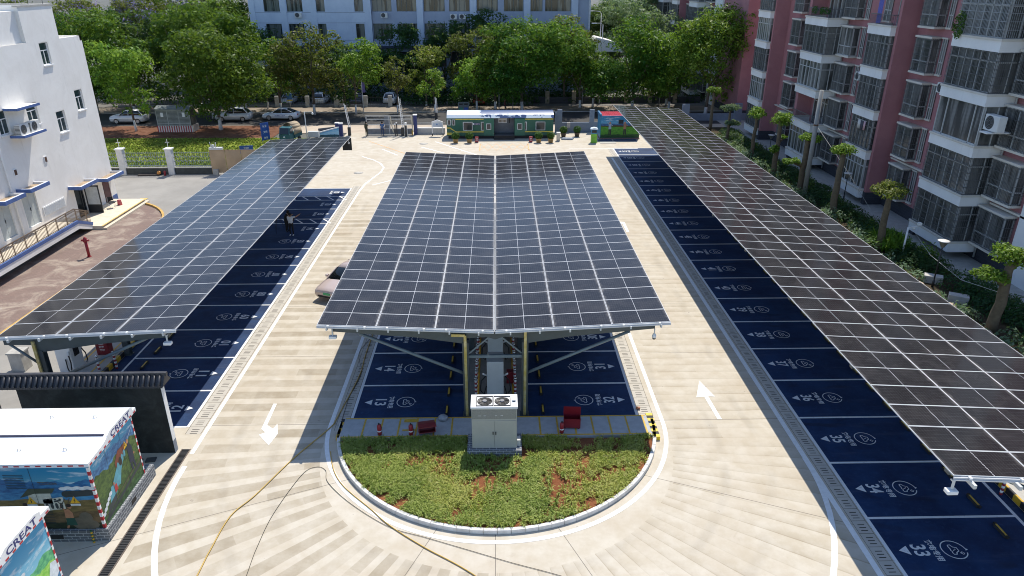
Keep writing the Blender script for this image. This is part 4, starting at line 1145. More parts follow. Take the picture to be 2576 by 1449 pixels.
MB().box(-17.6,-13.22,18.33,18.42,0,.45).box(-17.6,-13.22,18.42,18.60,.40,.45).box(-13.22,-12.84,18.36,21.74,0,.49).box(-12.838,-12.82,18.36,21.74,0,.49).build("brick_wall", BRICKG, pl)
MB().box(-12.818,-12.805,19.9,20.2,.16,.32).build("air_brick", BLACK, pl); MB().box(-14.7,-14.3,18.315,18.329,.14,.30).build("air_brick", BLACK, pl)
pp = MB()
for i in range(8): pp.cyl((-13.33,18.28,i*.065),(-13.33,18.28,(i+1)*.065),.035,n=8,m=i % 2)
pp.build("striped_pipe", [YELLOW, M("pipe_green",(.02,.10,.05),.5)], pl)
pl2 = empty("brick_planter", (0,0,0), "low grey brick base under the green hills kiosk", "planter")
MB().box(-17.5,-12.88,13.1,16.2,0,.3).build("brick_wall", BRICKG, pl2)
# trench drain grating and loose plates
td = empty("trench_grating", (0,0,0), "long black slotted trench grating beside the mural kiosks", "grating")
MB().box(-12.48,-12.16,12,23.3,.001,.004).build("channel", BLACK, td)
gb = MB()
for k in range(150): gb.box(-12.46,-12.18,12.02+k*.075,12.045+k*.075,.005,.02)
gb.build("grating_bars", DARKM, td); MB().box(-12.50,-12.46,12,23.3,.004,.018).box(-12.18,-12.14,12,23.3,.004,.018).build("grating_frame", M("rusty_frame",(.13,.10,.08),.7,var=.3), td)
for i, (x, y) in enumerate(((-13.9,22.55),(-13.4,22.62))):
    tag(MB().box(-.18,.18,-.13,.13,0,.05).build("paving_slab", M("dark_slab",(.07,.07,.07),.8), None, (x,y,.0), R(8*i)), ["left","right"][i]+" of two dark slabs lying at the foot of the black wall", "slab")
# hoses and cables on the ground
def catmull(pts, n=8):
    P = [Vector((*p, 0) if len(p) == 2 else p) for p in pts]; out = []
    for i in range(len(P)-1):
        p0, p1, p2, p3 = P[max(i-1,0)], P[i], P[i+1], P[min(i+2,len(P)-1)]
        for k in range(n):
            t = k/n; out.append(.5*((2*p1)+(p2-p0)*t+(2*p0-5*p1+4*p2-p3)*t*t+(3*p1-p0-3*p2+p3)*t**3))
    out.append(P[-1]); return out
def ground_line(name, pts, r, mat, label, cat):
    c = catmull(pts); tag(MB().tube([(p.x,p.y,max(p.z,r)+.012) for p in c], r, 5).build(name, mat), label, cat)
YH = M("yellow_hose", (.50,.32,.06), .45, var=.12)
CB = M("dark_cable", (.05,.045,.035), .6)
ground_line("hose", [(-9.4,10),(-9.4,16.78),(-9.39,17.85),(-9.28,19.42),(-8.75,20.51),(-7.98,22.51),(-6.98,24.58),(-6.82,25.39),(-6.5,28.8),(-6.55,31.3),(-6.5,40)], .021, YH, "yellow hose running from the left lane along the island kerb", "hose")
ground_line("hose", [(-6.62,23.0),(-6.25,21.84),(-5.66,20.86),(-4.53,19.68),(-3.73,18.83),(-2.46,17.8),(-.81,16.6),(2,14)], .019, YH, "yellow hose leaving the front kerb of the island towards the viewer", "hose")
ground_line("cable", [(-7.6,12),(-7.88,16.75),(-7.92,18.08),(-7.83,19.58),(-7.38,21.61),(-6.95,22.05),(-6.56,21.85),(-6.35,21.2),(-5.6,20.3),(-4.6,19.4),(-3.6,18.7),(-2.51,18.28),(-1.17,17.73),(.36,17.1),(1.82,16.55),(4,15.6)], .009, CB, "thin dark cable looping round the front kerb of the island", "cable")
ground_line("cable", [(-6.6,25.2),(-6.62,27),(-6.45,29),(-6.9,31),(-6.5,33.5),(-6.55,40)], .009, CB, "thin dark cable lying along the left drain of the island", "cable")

# ------------------------------------------------------------------ vehicles
RIM = M("alloy_rim", (.45,.46,.48), .3, .8)
CARGL = NT("car_glass"); CARGL.set((.010,.014,.016), .05, 0, .8); CARGL = CARGL.m
def loft(stations, name, mat, parent, smooth=True):
    """stations: list of closed rings with the same number of points"""
    n = len(stations[0]); m = MB(); v = [p for st in stations for p in st]; f = []
    for i in range(len(stations)-1):
        for k in range(n): f.append((i*n+k, i*n+(k+1) % n, (i+1)*n+(k+1) % n, (i+1)*n+k))
    f.append(tuple(range(n-1,-1,-1))); f.append(tuple((len(stations)-1)*n+k for k in range(n)))
    m.add(v, f, 0, smooth); return m.build(name, mat, parent)
def car(loc, rz, label, colour, kind='sedan', group=None, plate=(.02,.22,.06), writing=None):
    root = empty("parked_car", loc, label, "car", group, rz)
    paintm = M("car_paint_%d%d%d" % tuple(int(c*100) for c in colour), colour, .22, .1, var=.02, spec=.7)
    if kind == 'sedan':
        L, W, belt, roof = 4.75, 1.86, .92, 1.45
        prof = [(2.37,.34,.62,.74),(2.30,.24,.70,.86),(2.05,.20,.76,.92),(1.5,.20,.86,.93),(.85,.20,.93,.93),(0,.20,.95,.93),(-1.2,.20,.97,.93),(-1.9,.20,1.0,.92),(-2.25,.26,.98,.86),(-2.37,.40,.88,.76)]
        gh = [(1.15,.90,.70),(.35,1.38,.58),(-.25,1.45,.57),(-.9,1.40,.57),(-1.95,1.0,.66)]
    else:
        L, W, belt, roof = 4.45, 1.85, 1.02, 1.66
        prof = [(2.22,.40,.78,.76),(2.12,.26,.90,.88),(1.85,.24,.97,.92),(1.3,.24,1.02,.93),(.8,.24,1.05,.93),(0,.24,1.06,.93),(-1.3,.24,1.08,.93),(-1.9,.24,1.08,.90),(-2.15,.30,1.05,.84),(-2.22,.45,.95,.76)]
        gh = [(1.05,1.03,.70),(.30,1.56,.60),(-.4,1.66,.60),(-1.5,1.60,.58),(-2.05,1.08,.68)]
    st = []
    for (x, zb, zt, w) in prof:
        st.append([(x,-w*.86,zb),(x,-w,zb+.16),(x,-w*1.0,(zb+zt)/2+.04),(x,-w*.95,zt-.06),(x,-w*.72,zt+.0),(x,0,zt+.035),(x,w*.72,zt+.0),(x,w*.95,zt-.06),(x,w,(zb+zt)/2+.04),(x,w,zb+.16),(x,w*.86,zb)])
    body = loft(st, "body", paintm, root)
    g = []
    for i, (x, z, w) in enumerate(gh):
        zb = belt-.06; wb = .80; k = (z-zb)
        g.append([(x,-wb if i in (0,4) else -wb-.02,zb),(x,-(wb*.35+w*.65),zb+k*.6),(x,-w,z-.03),(x,-w*.8,z),(x,0,z+.02),(x,w*.8,z),(x,w,z-.03),(x,(wb*.35+w*.65),zb+k*.6),(x,wb if i in (0,4) else wb+.02,zb)])
    loft(g, "windows", CARGL, root)
    rm = []
    for (x, z, w) in gh[1:4]: rm.append([(x,-w*1.0,z-.02),(x,-w*.9,z+.012),(x,0,z+.035),(x,w*.9,z+.012),(x,w*1.0,z-.02)])
    rr = loft(rm, "roof", paintm, root)
    pil = MB()
    for s in (-1,1):
        for (a, b, wd) in (((gh[0][0],s*.80,belt-.02),(gh[1][0],s*gh[1][2]*1.0,gh[1][1]-.02),.07),((gh[4][0],s*.79,belt),(gh[3][0],s*gh[3][2],gh[3][1]-.02),.12),((-.25,s*.83,belt-.03),(-.22,s*gh[2][2]*1.02,gh[2][1]-.05),.05)): pil.bar(a, b, wd, .05)
    pil.build("pillars", paintm, root)
    ax = (1.42,-1.42) if kind == 'sedan' else (1.33,-1.33)
    for x in ax:
        for s in (-1,1):
            w = MB().cyl((x,s*.70,.33),(x,s*.93,.33),.335,n=20).build("wheel", BLACK, root)
            MB().cyl((x,s*.925,.33),(x,s*.945,.33),.22,n=16).build("rim", RIM, w)
            MB().cyl((x,s*.90,.36),(x,s*.935,.36),.40,n=20).build("wheel_arch", M("arch_shadow",(.012,.012,.013),.8), root) if False else None
    xf = prof[1][0]; zt = prof[1][2]
    for s in (-1,1):
        MB().add([(xf-.25,s*.84,zt-.02),(xf+.03,s*.55,zt-.06),(xf+.04,s*.50,zt-.14),(xf-.20,s*.875,zt-.13)], [(0,1,2,3)]).build("headlight", M("headlight_glass",(.10,.10,.11),.08), root)
        MB().box(-xf-.075,-xf+.1,min(s*.48,s*.80),max(s*.48,s*.80),prof[-2][2]-.24,prof[-2][2]-.10).build("tail_light", M("tail_light",(.30,.01,.012),.2), root)
        MB().box(.75,.95,min(s*.90,s*1.05),max(s*.90,s*1.05),belt-.02,belt+.12).build("mirror", paintm, root, bevel=.03)
    MB().box(xf+.02,xf+.09,-.62,.62,.30,.40).build("lower_grille", BLACK, root)
    MB().box(xf+.075,xf+.10,-.22,.22,.46,.60).build("number_plate", M("plate_%d" % int(plate[1]*100), plate, .4, var=0.05), root)
    sill = MB().box(-1.0,1.0,-.935,.935,.16,.26).build("sill", BLACK, root)
    if writing:
        for s in (-1,1):
            t = MB(); put_text(t, writing, (.0,s*.945,.66), (-s,0,0), (0,0,1), .16, 1.5); put_text(t, "——————", (.0,s*.945,.50), (-s,0,0), (0,0,1), .02, 1.3); t.build("lettering", M("blue_lettering",(.03,.08,.30),.5), root, fix=False)
    return root
car((-8.83,39.15,0), math.atan2(-.92,-.39), "beige pink car coming out from under the middle canopy, green number plate", (.52,.42,.38), 'sedan', None, (.05,.36,.14))
car((-28.1,94.6,-.02), R(176), "white saloon car with blue lettering on its door, parked on the street", (.70,.72,.75), 'sedan', "cars parked along the street", (.03,.10,.4), "交通警务 执法")
car((-34.0,93.8,-.02), R(180), "white hatchback parked behind the tree right of the metal kiosk", (.66,.67,.68), 'suv', "cars parked along the street")
car((-46.8,92.6,-.02), R(180), "white hatchback parked at the far left behind the thin tree", (.62,.62,.62), 'suv', "cars parked along the street")
for i, (x, c, l) in enumerate(((-30.5,(.55,.56,.57),"silver car parked behind the pillared campus fence, leftmost"),(-25.8,(.70,.70,.70),"white car parked behind the pillared campus fence, second from the left"),(-20.4,(.08,.08,.09),"dark car parked behind the pillared campus fence"),(-15.6,(.68,.68,.68),"white car parked behind the campus fence by the street sign"),(-2.6,(.30,.05,.03),"red car parked behind the hedge at the campus"))):
    car((x,107.2,-.01), R(90 if i % 2 else -90), l, c, 'suv' if i % 2 else 'sedan', "cars parked behind the campus fence")

# blue three wheeled cargo truck with a canvas hood
tri = empty("cargo_tricycle", (-23.2,80.2,0), "teal three wheeled cargo truck with a beige canvas hood by the lawn", "truck", None, R(-100))
TEAL = M("teal_paint", (.025,.11,.13), .4)
MB().box(.3,1.4,-.62,.62,.45,1.15).extr([(.3,1.15),(1.4,1.15),(1.15,1.85),(.35,1.9)], 'y', -.6, .6).build("cab", TEAL, tri, bevel=.04)
MB().extr([(1.41,1.2),(1.425,1.2),(1.185,1.80),(1.165,1.80)], 'y', -.48, .48).build("windscreen", CARGL, tri)
MB().box(.45,1.1,-.625,.625,1.25,1.72).build("side_window", CARGL, tri)
MB().box(-1.7,.25,-.68,.68,.55,.95).build("cargo_bed", TEAL, tri)
hood = MB(); n = 9
for a, b in zip(np.linspace(0,math.pi,n)[:-1], np.linspace(0,math.pi,n)[1:]):
    hood.add([(-1.6,.68*math.cos(a),.95+1.15*math.sin(a)**.7),(.35,.70*math.cos(a),.95+1.3*math.sin(a)**.7),(.35,.70*math.cos(b),.95+1.3*math.sin(b)**.7),(-1.6,.68*math.cos(b),.95+1.15*math.sin(b)**.7)], [(0,1,2,3)], 0, True)
hd = hood.build("canvas_hood", M("beige_canvas",(.36,.29,.20),.9,var=.2), tri, fix=False); hd.modifiers.new("thick",'SOLIDIFY').thickness = .03
for (x, y) in ((1.3,0),(-1.0,-.6),(-1.0,.6)): MB().cyl((x,y-.08,.28),(x,y+.08,.28),.28,n=16).build("wheel", BLACK, tri)
MB().lathe((1.45,0,.8),[(.05,0),(.11,.03),(.11,.12),(.05,.15)],10).build("headlight", WHITEP, tri)
tag(MB().lathe((0,0,0),[(.25,0),(.4,.15),(.36,.4),(.12,.62)],10).build("plastic_sack", M("white_plastic_sack",(.6,.6,.6),.4,var=.2), None, (-23.4,78.6,0)), "white plastic sack on the ground in front of the teal three wheeler", "sack")
tag(MB().box(-.6,.6,-.3,.3,.35,.95).box(-.55,-.5,-.25,.25,0,.35).box(.5,.55,-.25,.25,0,.35).build("parcel_cart", GREYP, None, (-20.9,81.6,0)), "pale grey box cart beside the teal three wheeler", "cart")

# ------------------------------------------------------------------ people
CLO = {}
def cloth(n, c): return M("cloth_"+n, c, .85, var=.15, vs=9)
def person(loc, rz, label, joints, top, trousers, shoes, hair=(.012,.010,.009), hat=None, sleeve=True, group=None):
    """one continuous skinned body; joints may move hands, feet and head"""
    root = empty("person", loc, label, "person", group, rz)
    J = {'pel':(0,0,.92),'wst':(0,0,1.08),'chs':(0,.0,1.30),'nck':(0,.0,1.46),'hed':(0,-.02,1.58),'top':(0,-.01,1.69),
         'shL':(.19,0,1.40),'elL':(.25,.02,1.14),'wrL':(.27,-.05,.90),'hnL':(.27,-.08,.80),
         'shR':(-.19,0,1.40),'elR':(-.25,.02,1.14),'wrR':(-.27,-.05,.90),'hnR':(-.27,-.08,.80),
         'hpL':(.10,0,.88),'knL':(.11,-.02,.48),'anL':(.11,.02,.09),'toL':(.12,-.15,.04),
         'hpR':(-.10,0,.88),'knR':(-.11,-.02,.48),'anR':(-.11,.02,.09),'toR':(-.12,-.15,.04)}
    J.update(joints)
    Rr = {'pel':.15,'wst':.135,'chs':.15,'nck':.055,'hed':.10,'top':.075,'sh':.075,'el':.048,'wr':.036,'hn':.04,'hp':.10,'kn':.065,'an':.045,'to':.045}
    E = [('pel','wst'),('wst','chs'),('chs','nck'),('nck','hed'),('hed','top')]
    for s in 'LR': E += [('chs','sh'+s),('sh'+s,'el'+s),('el'+s,'wr'+s),('wr'+s,'hn'+s),('pel','hp'+s),('hp'+s,'kn'+s),('kn'+s,'an'+s),('an'+s,'to'+s)]
    names = list(J); ix = {k: i for i, k in enumerate(names)}
    # five fingers on each hand
    V = [J[k] for k in names]; RAD = [Rr.get(k, Rr.get(k[:2])) for k in names]; EE = [(ix[a], ix[b]) for a, b in E]
    for s in 'LR':
        h = Vector(J['hn'+s]); w = Vector(J['wr'+s]); d = (h-w).normalized(); side = d.cross(Vector((0,0,1)));
        side = side.normalized() if side.length > .1 else Vector((0,1,0))
        for k, (off, ln_) in enumerate(((-.03,.07),(-.01,.085),(.01,.08),(.03,.065),(-.045,.045))):
            V.append(tuple(h + side*off + d*ln_*.6)); RAD.append(.010); EE.append((ix['hn'+s], len(V)-1))
            V.append(tuple(h + side*off*1.1 + d*ln_)); RAD.append(.009); EE.append((len(V)-2, len(V)-1))
    me = bpy.data.meshes.new("body_skeleton"); me.from_pydata(V, EE, [])
    ob = bpy.data.objects.new("body_source", me); COL.objects.link(ob)
    ob.modifiers.new("skin", 'SKIN'); sb = ob.modifiers.new("sub", 'SUBSURF'); sb.levels = 1; sb.render_levels = 1
    for i, r in enumerate(RAD): me.skin_vertices[0].data[i].radius = (r, r); me.skin_vertices[0].data[i].use_root = (i == 0)
    bpy.context.view_layer.update()
    bm_ = bpy.data.meshes.new_from_object(ob.evaluated_get(bpy.context.evaluated_depsgraph_get())); bpy.data.objects.remove(ob)
    bm_.name = "body"; bm_.materials.clear()
    for m in (SKIN, top, trousers, shoes): bm_.materials.append(m)
    seg = [(a, b) for a, b in E]
    def near(c):
        best = None
        for a, b in seg:
            A, B = Vector(J[a]), Vector(J[b]); t = max(0, min(1, (c-A).dot(B-A)/max((B-A).length_squared, 1e-6))); dd = (A+(B-A)*t-c).length
            if best is None or dd < best[0]: best = (dd, a, b, t)
        return best
    for p in bm_.polygons:
        _, a, b, t = near(p.center); k = a[:2]+b[:2]; mi = 0
        if (a, b) in (('pel','wst'),('wst','chs')) or b[:2] == 'sh' or (k == 'shel' and (sleeve or t < .75)) or (k == 'elwr' and sleeve) or (k == 'chnc' and t < .55): mi = 1
        if b[:2] in ('hp','kn') or (b[:2] == 'an' and t < .93) or ((a,b) == ('pel','wst') and t < .3): mi = 2
        if b[:2] == 'to' or (b[:2] == 'an' and t >= .93): mi = 3
        p.material_index = mi; p.use_smooth = True
    body = mob("body", bm_, root)
    h = Vector(J['hed']); t = Vector(J['top'])
    if hat: MB().lathe((h.x,h.y,h.z+.02),[(.15,0),(.115,.03),(.11,.10),(.05,.16),(.01,.17)],14).build("hat", hat, root)
    else:
        hm = MB().lathe((h.x,h.y+.018,h.z-.01),[(.085,-.06),(.108,0),(.112,.06),(.095,.115),(.05,.15),(.01,.16)],14).build("hair", cloth("hair%d" % int(hair[0]*1000), hair), root)
    f = MB()
    for s in (-1,1): f.lathe((h.x+s*.035,h.y-.098,h.z+.008),[(.004,-.006),(.010,0),(.004,.006)],8)
    f.bar((h.x-.025,h.y-.098,h.z-.065),(h.x+.025,h.y-.098,h.z-.065),.008); f.build("eyes_and_mouth", M("face_dark",(.05,.025,.02),.5), root)
    MB().add([(h.x-.016,h.y-.098,h.z-.035),(h.x+.016,h.y-.098,h.z-.035),(h.x,h.y-.125,h.z-.03),(h.x,h.y-.098,h.z+.01)],[(0,1,2),(0,2,3),(2,1,3)]).build("nose", SKIN, root)
    return root
WT = cloth("white_shirt", (.66,.67,.70)); BK = cloth("black", (.014,.014,.016)); BLJ = cloth("blue_jacket", (.06,.12,.26)); BLT = cloth("blue_trousers", (.035,.06,.13)); CAMO = cloth("camouflage", (.05,.055,.035)); SHO = cloth("white_shoes", (.6,.6,.6)); PNK = cloth("pink_top", (.50,.20,.20))
pA = person((-14.78,48.55,0), R(-10), "person in white shirt and black trousers pointing right, black rucksack, in bay 04",
   {'elR':(-.22,.16,1.36),'wrR':(-.20,.30,1.30),'hnR':(-.20,.36,1.28),'elL':(.46,.02,1.44),'wrL':(.68,.0,1.60),'hnL':(.76,0,1.65)}, WT, BK, SHO, sleeve=False)
MB().box(-.18,.18,.12,.30,1.02,1.42).build("rucksack", BK, pA, bevel=.05)
pB = person((-15.35,49.4,0), R(80), "person in black bending at the tripod camera under the left canopy edge",
   {'chs':(0,-.12,1.26),'nck':(0,-.18,1.40),'hed':(0,-.24,1.50),'top':(0,-.26,1.61),'shL':(.18,-.14,1.36),'shR':(-.18,-.14,1.36),'elL':(.22,-.30,1.18),'wrL':(.12,-.46,1.30),'hnL':(.08,-.52,1.33),'elR':(-.22,-.30,1.18),'wrR':(-.12,-.46,1.30),'hnR':(-.08,-.52,1.33)}, BK, BK, BK)
tp = empty("tripod_camera", (-15.95,49.45,0), "black video camera on a tripod beside the person in white", "camera")
MB().box(-.14,.20,-.08,.08,1.42,1.60).build("camera_body", BLACK, tp, bevel=.02)
MB().cyl((.20,0,1.51),(.34,0,1.51),.06).build("lens", DARKM, tp)
for k in range(3):
    a = k*2*math.pi/3+.4; MB().tube([(0,0,1.40),(.22*math.cos(a),.22*math.sin(a),.75),(.48*math.cos(a),.48*math.sin(a),0)],[.022,.018,.013],6).build("leg", DARKM, tp)
person((-13.35,83.35,0), R(165), "person in blue work clothes standing in front of the grey gate", {}, BLJ, BLT, BK)
person((-15.2,83.3,0), R(60), "person in camouflage clothes at the left edge of the grey gate", {'elL':(.20,-.10,1.18),'wrL':(.05,-.22,1.22),'hnL':(-.02,-.25,1.24)}, CAMO, CAMO, BK)
person((1.1,99.4,0), R(90), "person in a pink cap walking on the street behind the green carriage", {'knL':(.11,-.18,.50),'anL':(.11,-.12,.10),'toL':(.11,-.28,.05)}, cloth("maroon",(.12,.02,.03)), BK, BK, hat=PNK)

# ------------------------------------------------------------------ green railway carriage
GRN = M("carriage_green", (.008,.10,.068), .38, var=.08)
GRN2 = M("carriage_door_green", (.009,.125,.082), .38, var=.06)
YST = M("carriage_yellow_stripe", (.62,.50,.07), .5)
tr = empty("railway_carriage", (.3,82.9,0), "green and yellow railway carriage building with blue white roof and open middle", "carriage")
T = lambda x: x-.3
YF = -1.2
MB().box(T(-5.75),T(-.36),YF,1.6,.35,2.35).box(T(1.99),T(6.42),YF,1.6,.35,2.35).box(T(-.36),T(1.99),.2,1.6,.35,2.35).build("body", GRN, tr, bevel=.03)
MB().box(T(-.35),T(1.98),YF+.02,.19,.36,.42).build("porch_floor", M("porch_deck",(.10,.11,.12),.6), tr)
MB().box(T(-.34),T(1.97),.15,.195,.42,2.34).build("porch_wall", M("porch_grey",(.15,.165,.19),.6), tr)
n = 10; prof = [(YF-.12+ (3.04)*k/n, 2.36+.62*math.sin(math.pi*k/n)**.55) for k in range(n+1)]
RB = NT("carriage_roof"); x_, y_, z_ = RB.xyz()
edge = RB.math('ADD', RB.math('MULTIPLY', RB.noise(1.3,4,.6), 1.6), -2.6)
wmask = RB.ramp(RB.math('SUBTRACT', edge, x_), 0, .3)
lip = RB.math('MULTIPLY', RB.math('LESS_THAN', y_, 82.05), RB.ramp(RB.noise(1.1,3,.6), .47, .53))
RB.set(RB.mix(RB.math('MAXIMUM', wmask, lip), (.030,.075,.20), (.66,.74,.80)), .4); RB = RB.m
MB().extr(prof, 'x', T(-5.72), T(6.46)).build("roof", RB, tr)
MB().box(T(-1.52),T(-.36),YF-.07,YF-.005,.36,2.28).build("door", GRN2, tr); MB().box(T(1.99),T(3.16),YF-.07,YF-.005,.36,2.28).build("door", GRN2, tr)
def rwin(x0, x1, z0, z1, y=YF-.02, par=tr):
    w = MB().box(T(x0),T(x1),y-.025,y+.01,z0,z1).build("window", M("window_rim",(.62,.64,.64),.4), par, bevel=.04)
    MB().box(T(x0)+.07,T(x1)-.07,y-.032,y-.02,z0+.07,z1-.07).build("pane", M("carriage_pane",(.045,.047,.052),.15), w)
rwin(-3.9,-2.8,.95,1.93); rwin(-1.85,-1.45,.95,1.93); rwin(3.12,3.4,.95,1.93); rwin(4.4,5.5,.95,1.93)
rwin(-1.25,-.68,1.05,1.75,YF-.08); rwin(2.3,2.87,1.05,1.75,YF-.08); rwin(-5.65,-5.25,1.55,2.2); rwin(-5.15,-4.78,1.55,2.2)
st_ = MB()
for x0, x1, zz in ((-4.8,-1.53,2.16),(3.18,6.41,2.16),(-4.7,-1.53,.74),(3.18,6.41,.74)): st_.box(T(x0),T(x1),YF-.022,YF-.004,zz,zz+.11)
st_.add([(T(-5.76),YF-.012,1.30),(T(-5.35),YF-.012,1.30),(T(-4.7),YF-.012,.85),(T(-4.7),YF-.012,.74),(T(-5.42),YF-.012,1.19),(T(-5.76),YF-.012,1.19)], [(0,1,2,3,4,5)])
st_.box(T(-5.77),T(-5.2),YF-.024,YF-.004,.46,.72); st_.build("yellow_stripe", YST, tr)
MB().box(T(-5.6),T(-.36),YF+.1,1.5,0,.35).box(T(1.99),T(6.3),YF+.1,1.5,0,.35).build("plinth", BLACK, tr)
for k in range(3): MB().box(T(-.36),T(1.98),YF-.35-.28*(2-k)+.25,YF+.2,k*.12 if 0 else 0,.12*(k+1)).build("step", M("step_dark",(.05,.042,.035),.7), tr) if k else MB().box(T(-.36),T(1.98),YF-.68,YF-.3,0,.12).build("step", M("step_dark",(.05,.042,.035),.7), tr)
sg = MB().box(T(-2.77),T(-1.93),YF-.03,YF-.006,1.55,1.82).build("name_plate", M("navy_plate",(.02,.03,.12),.5), tr)
t = MB(); put_text(t, "充电站服务中心", (T(-2.25),YF-.034,1.69), (1,0,0), (0,0,1), .11, .6); t.box(T(-2.75),T(-2.60),YF-.036,YF-.033,1.60,1.78); t.build("lettering", WHITEP, sg, fix=False)
pb = MB().box(T(.15),T(1.12),.10,.145,1.55,2.2).build("price_board", WHITEP, tr)
t = MB()
for k in range(6): t.box(T(.2)+k*.15,T(.31)+k*.15,.094,.099,1.62,1.9)
t.box(T(.2),T(1.08),.094,.099,1.98,2.03).box(T(.2),T(1.0),.094,.099,2.08,2.12); t.build("board_rows", M("board_brown",(.30,.24,.18),.6), pb)
MB().box(T(1.36),T(1.46),.12,.145,1.55,2.15).build("porch_slot", BLACK, tr)
LEAFP = leaf_mat("pot_plant_leaf", (.03,.09,.02), (.06,.15,.03), (.14,.25,.06), .25)
def leaf_cloud(n, centre, rad, size, flat=.75):
    u = rng.normal(size=(n,3)); u /= np.linalg.norm(u,axis=1)[:,None]; r = rng.uniform(.45,1,n)**.5
    p = np.asarray(centre) + u*r[:,None]*np.asarray(rad)
    nrm = u + rng.normal(0,.6,(n,3)); nrm[:,2] += .5; nrm /= np.linalg.norm(nrm,axis=1)[:,None]
    a = np.cross(nrm, rng.normal(size=(n,3))); a /= np.linalg.norm(a,axis=1)[:,None]; b = np.cross(nrm,a)
    s = (size*rng.uniform(.6,1.35,n))[:,None]
    return np.stack([p-a*s, p-b*s*flat*.6, p+a*s, p+b*s*flat*.6], 1).reshape(-1,3)
potleaf = np_mesh("foliage", leaf_cloud(900,(0,0,.82),(.46,.46,.42),.075), 4, [LEAFP])
potm = MB().lathe((0,0,0),[(.2,0),(.24,.02),(.32,.42),(.34,.44),(.34,.47),(.28,.47),(.26,.42)],16).mesh("pot", [M("ochre_pot",(.33,.22,.09),.7)])
potd = MB().lathe((0,0,0),[(.2,0),(.24,.02),(.32,.42),(.34,.44),(.34,.47),(.28,.47),(.26,.42)],16).mesh("pot", [M("dark_pot",(.09,.07,.05),.7)])
for x, y, l, pmesh in ((-4.66,79.5,"bushy potted plant in an ochre pot, first from the left before the green carriage",potm),(-3.12,79.5,"bushy potted plant in an ochre pot, second from the left before the green carriage",potm),(4.64,79.5,"bushy potted plant in an ochre pot right of the right red box",potm),(5.99,79.5,"bushy potted plant in an ochre pot beside the pale waste bin",potm),(7.7,82.6,"dark potted shrub against the grey wall, the one right behind the pale bin",potd),(9.3,82.8,"dark potted shrub against the grey wall, right of the meter box",potd)):
    o = empty("potted_plant", (x,y,0), l, "potted plant", "potted plants along the carriage"); mob("foliage", potleaf, o, rot=(0,0,x)); mob("pot", pmesh, o)
for x, l in ((-2.3,"red metal box by the left door of the green carriage"),(3.77,"red metal box by the right door of the green carriage")):
    o = empty("extinguisher_box", (x,79.75,0), l, "fire box", "red boxes before the carriage"); MB().box(-.19,.19,-.14,.14,.04,.62).build("body", RED, o, bevel=.02)
    t = MB(); put_text(t, "消防", (0,-.143,.42), (1,0,0), (0,0,1), .12); put_text(t, "器材", (0,-.143,.24), (1,0,0), (0,0,1), .12); t.build("lettering", WHITEP, o, fix=False)
wb = empty("waste_bin", (6.92,80.4,0), "tall pale cream bin right of the green carriage", "bin"); MB().box(-.2,.2,-.18,.18,.03,.9).build("body", M("cream_bin",(.62,.58,.50),.6), wb, bevel=.02); MB().box(-.22,.22,-.2,.2,.9,.97).build("lid", WHITEP, wb)
# mural store, booth, grey wall
stb = empty("painted_store", (14.0,82.3,0), "blue and green painted store shed with a red corrugated roof", "shed")
MURC = mural_mat("mural_meadow", [(.70,.14,5,2.1,(.02,.08,.22),(.05,.16,.35)),(.60,.10,7,4.4,(.10,.03,.015),(.02,.05,.015)),(.54,.05,4,6.2,(.04,.20,.02),(.10,.34,.03)),(.16,.1,5,1.1,(.01,.06,.02),(.03,.12,.03))], (.02,.20,.42), (.20,.48,.66))
MB().box(-2.25,2.25,-1.1,1.3,.15,2.55).build("wall", M("store_blue",(.03,.20,.36),.5), stb)
face("meadow_mural", (-2.2,-1.104,.16), (2.25,-1.104,.16), (2.25,-1.104,2.5), (-2.2,-1.104,2.5), MURC, stb)
cr = MB(); N = 40
for k in range(N):
    x0 = -2.1+4.3*k/N; x1 = -2.1+4.3*(k+1)/N; h0, h1 = .05*(k % 2), .05*((k+1) % 2)
    cr.add([(x0,-.9,2.58+h0),(x1,-.9,2.58+h1),(x1,1.2,2.72+h1),(x0,1.2,2.72+h0)], [(0,1,2,3)])
cr.build("roof", M("red_corrugated",(.40,.03,.05),.35,var=.3), stb, fix=False)
MB().box(-2.3,-2.12,-1.15,1.35,2.5,2.82).box(-2.12,2.3,-1.15,-.95,2.5,2.62).build("roof_edge", M("store_blue_edge",(.03,.16,.32),.5), stb)
MB().box(-.2,.35,-1.13,-1.104,1.75,2.2).build("window", M("store_window",(.02,.03,.04),.3), stb)
Fm = Face((-2.2,-1.107,.16),(1,0,0),(0,0,1),(0,-1,0)); cm = MB()
for cx, cols in ((1.05,(0,1,2)),(2.75,(3,1,2))):
    Fm.poly(cm, [(cx-.16,.95),(cx+.16,.95),(cx+.14,1.55),(cx-.14,1.55)], .004, cols[0]); Fm.poly(cm, [(cx-.15,.35),(cx-.02,.35),(cx+.0,.97),(cx-.14,.97)], .004, cols[2]); Fm.poly(cm, [(cx+.04,.35),(cx+.17,.35),(cx+.14,.97),(cx,.97)], .005, cols[2]); Fm.ell(cm, cx, 1.68, .10, .12, .006, cols[1]); Fm.line(cm, [(cx-.12,1.5),(cx-.32,1.72)], .07, .006, cols[0]); Fm.line(cm, [(cx+.12,1.5),(cx+.30,1.35)], .07, .006, cols[0])
cm.build("painted_figures", [paint("pale_blue_shirt",(.30,.38,.48)), paint("skin_tone",(.42,.20,.11)), paint("dark_trousers",(.02,.025,.03)), paint("brown_shirt",(.34,.18,.10))], stb, fix=False)
MB().box(-2.3,2.3,-1.2,1.3,0,.149).build("striped_base", M("base_stripes",(.26,.16,.15),.7,var=.35,vs=14), stb)
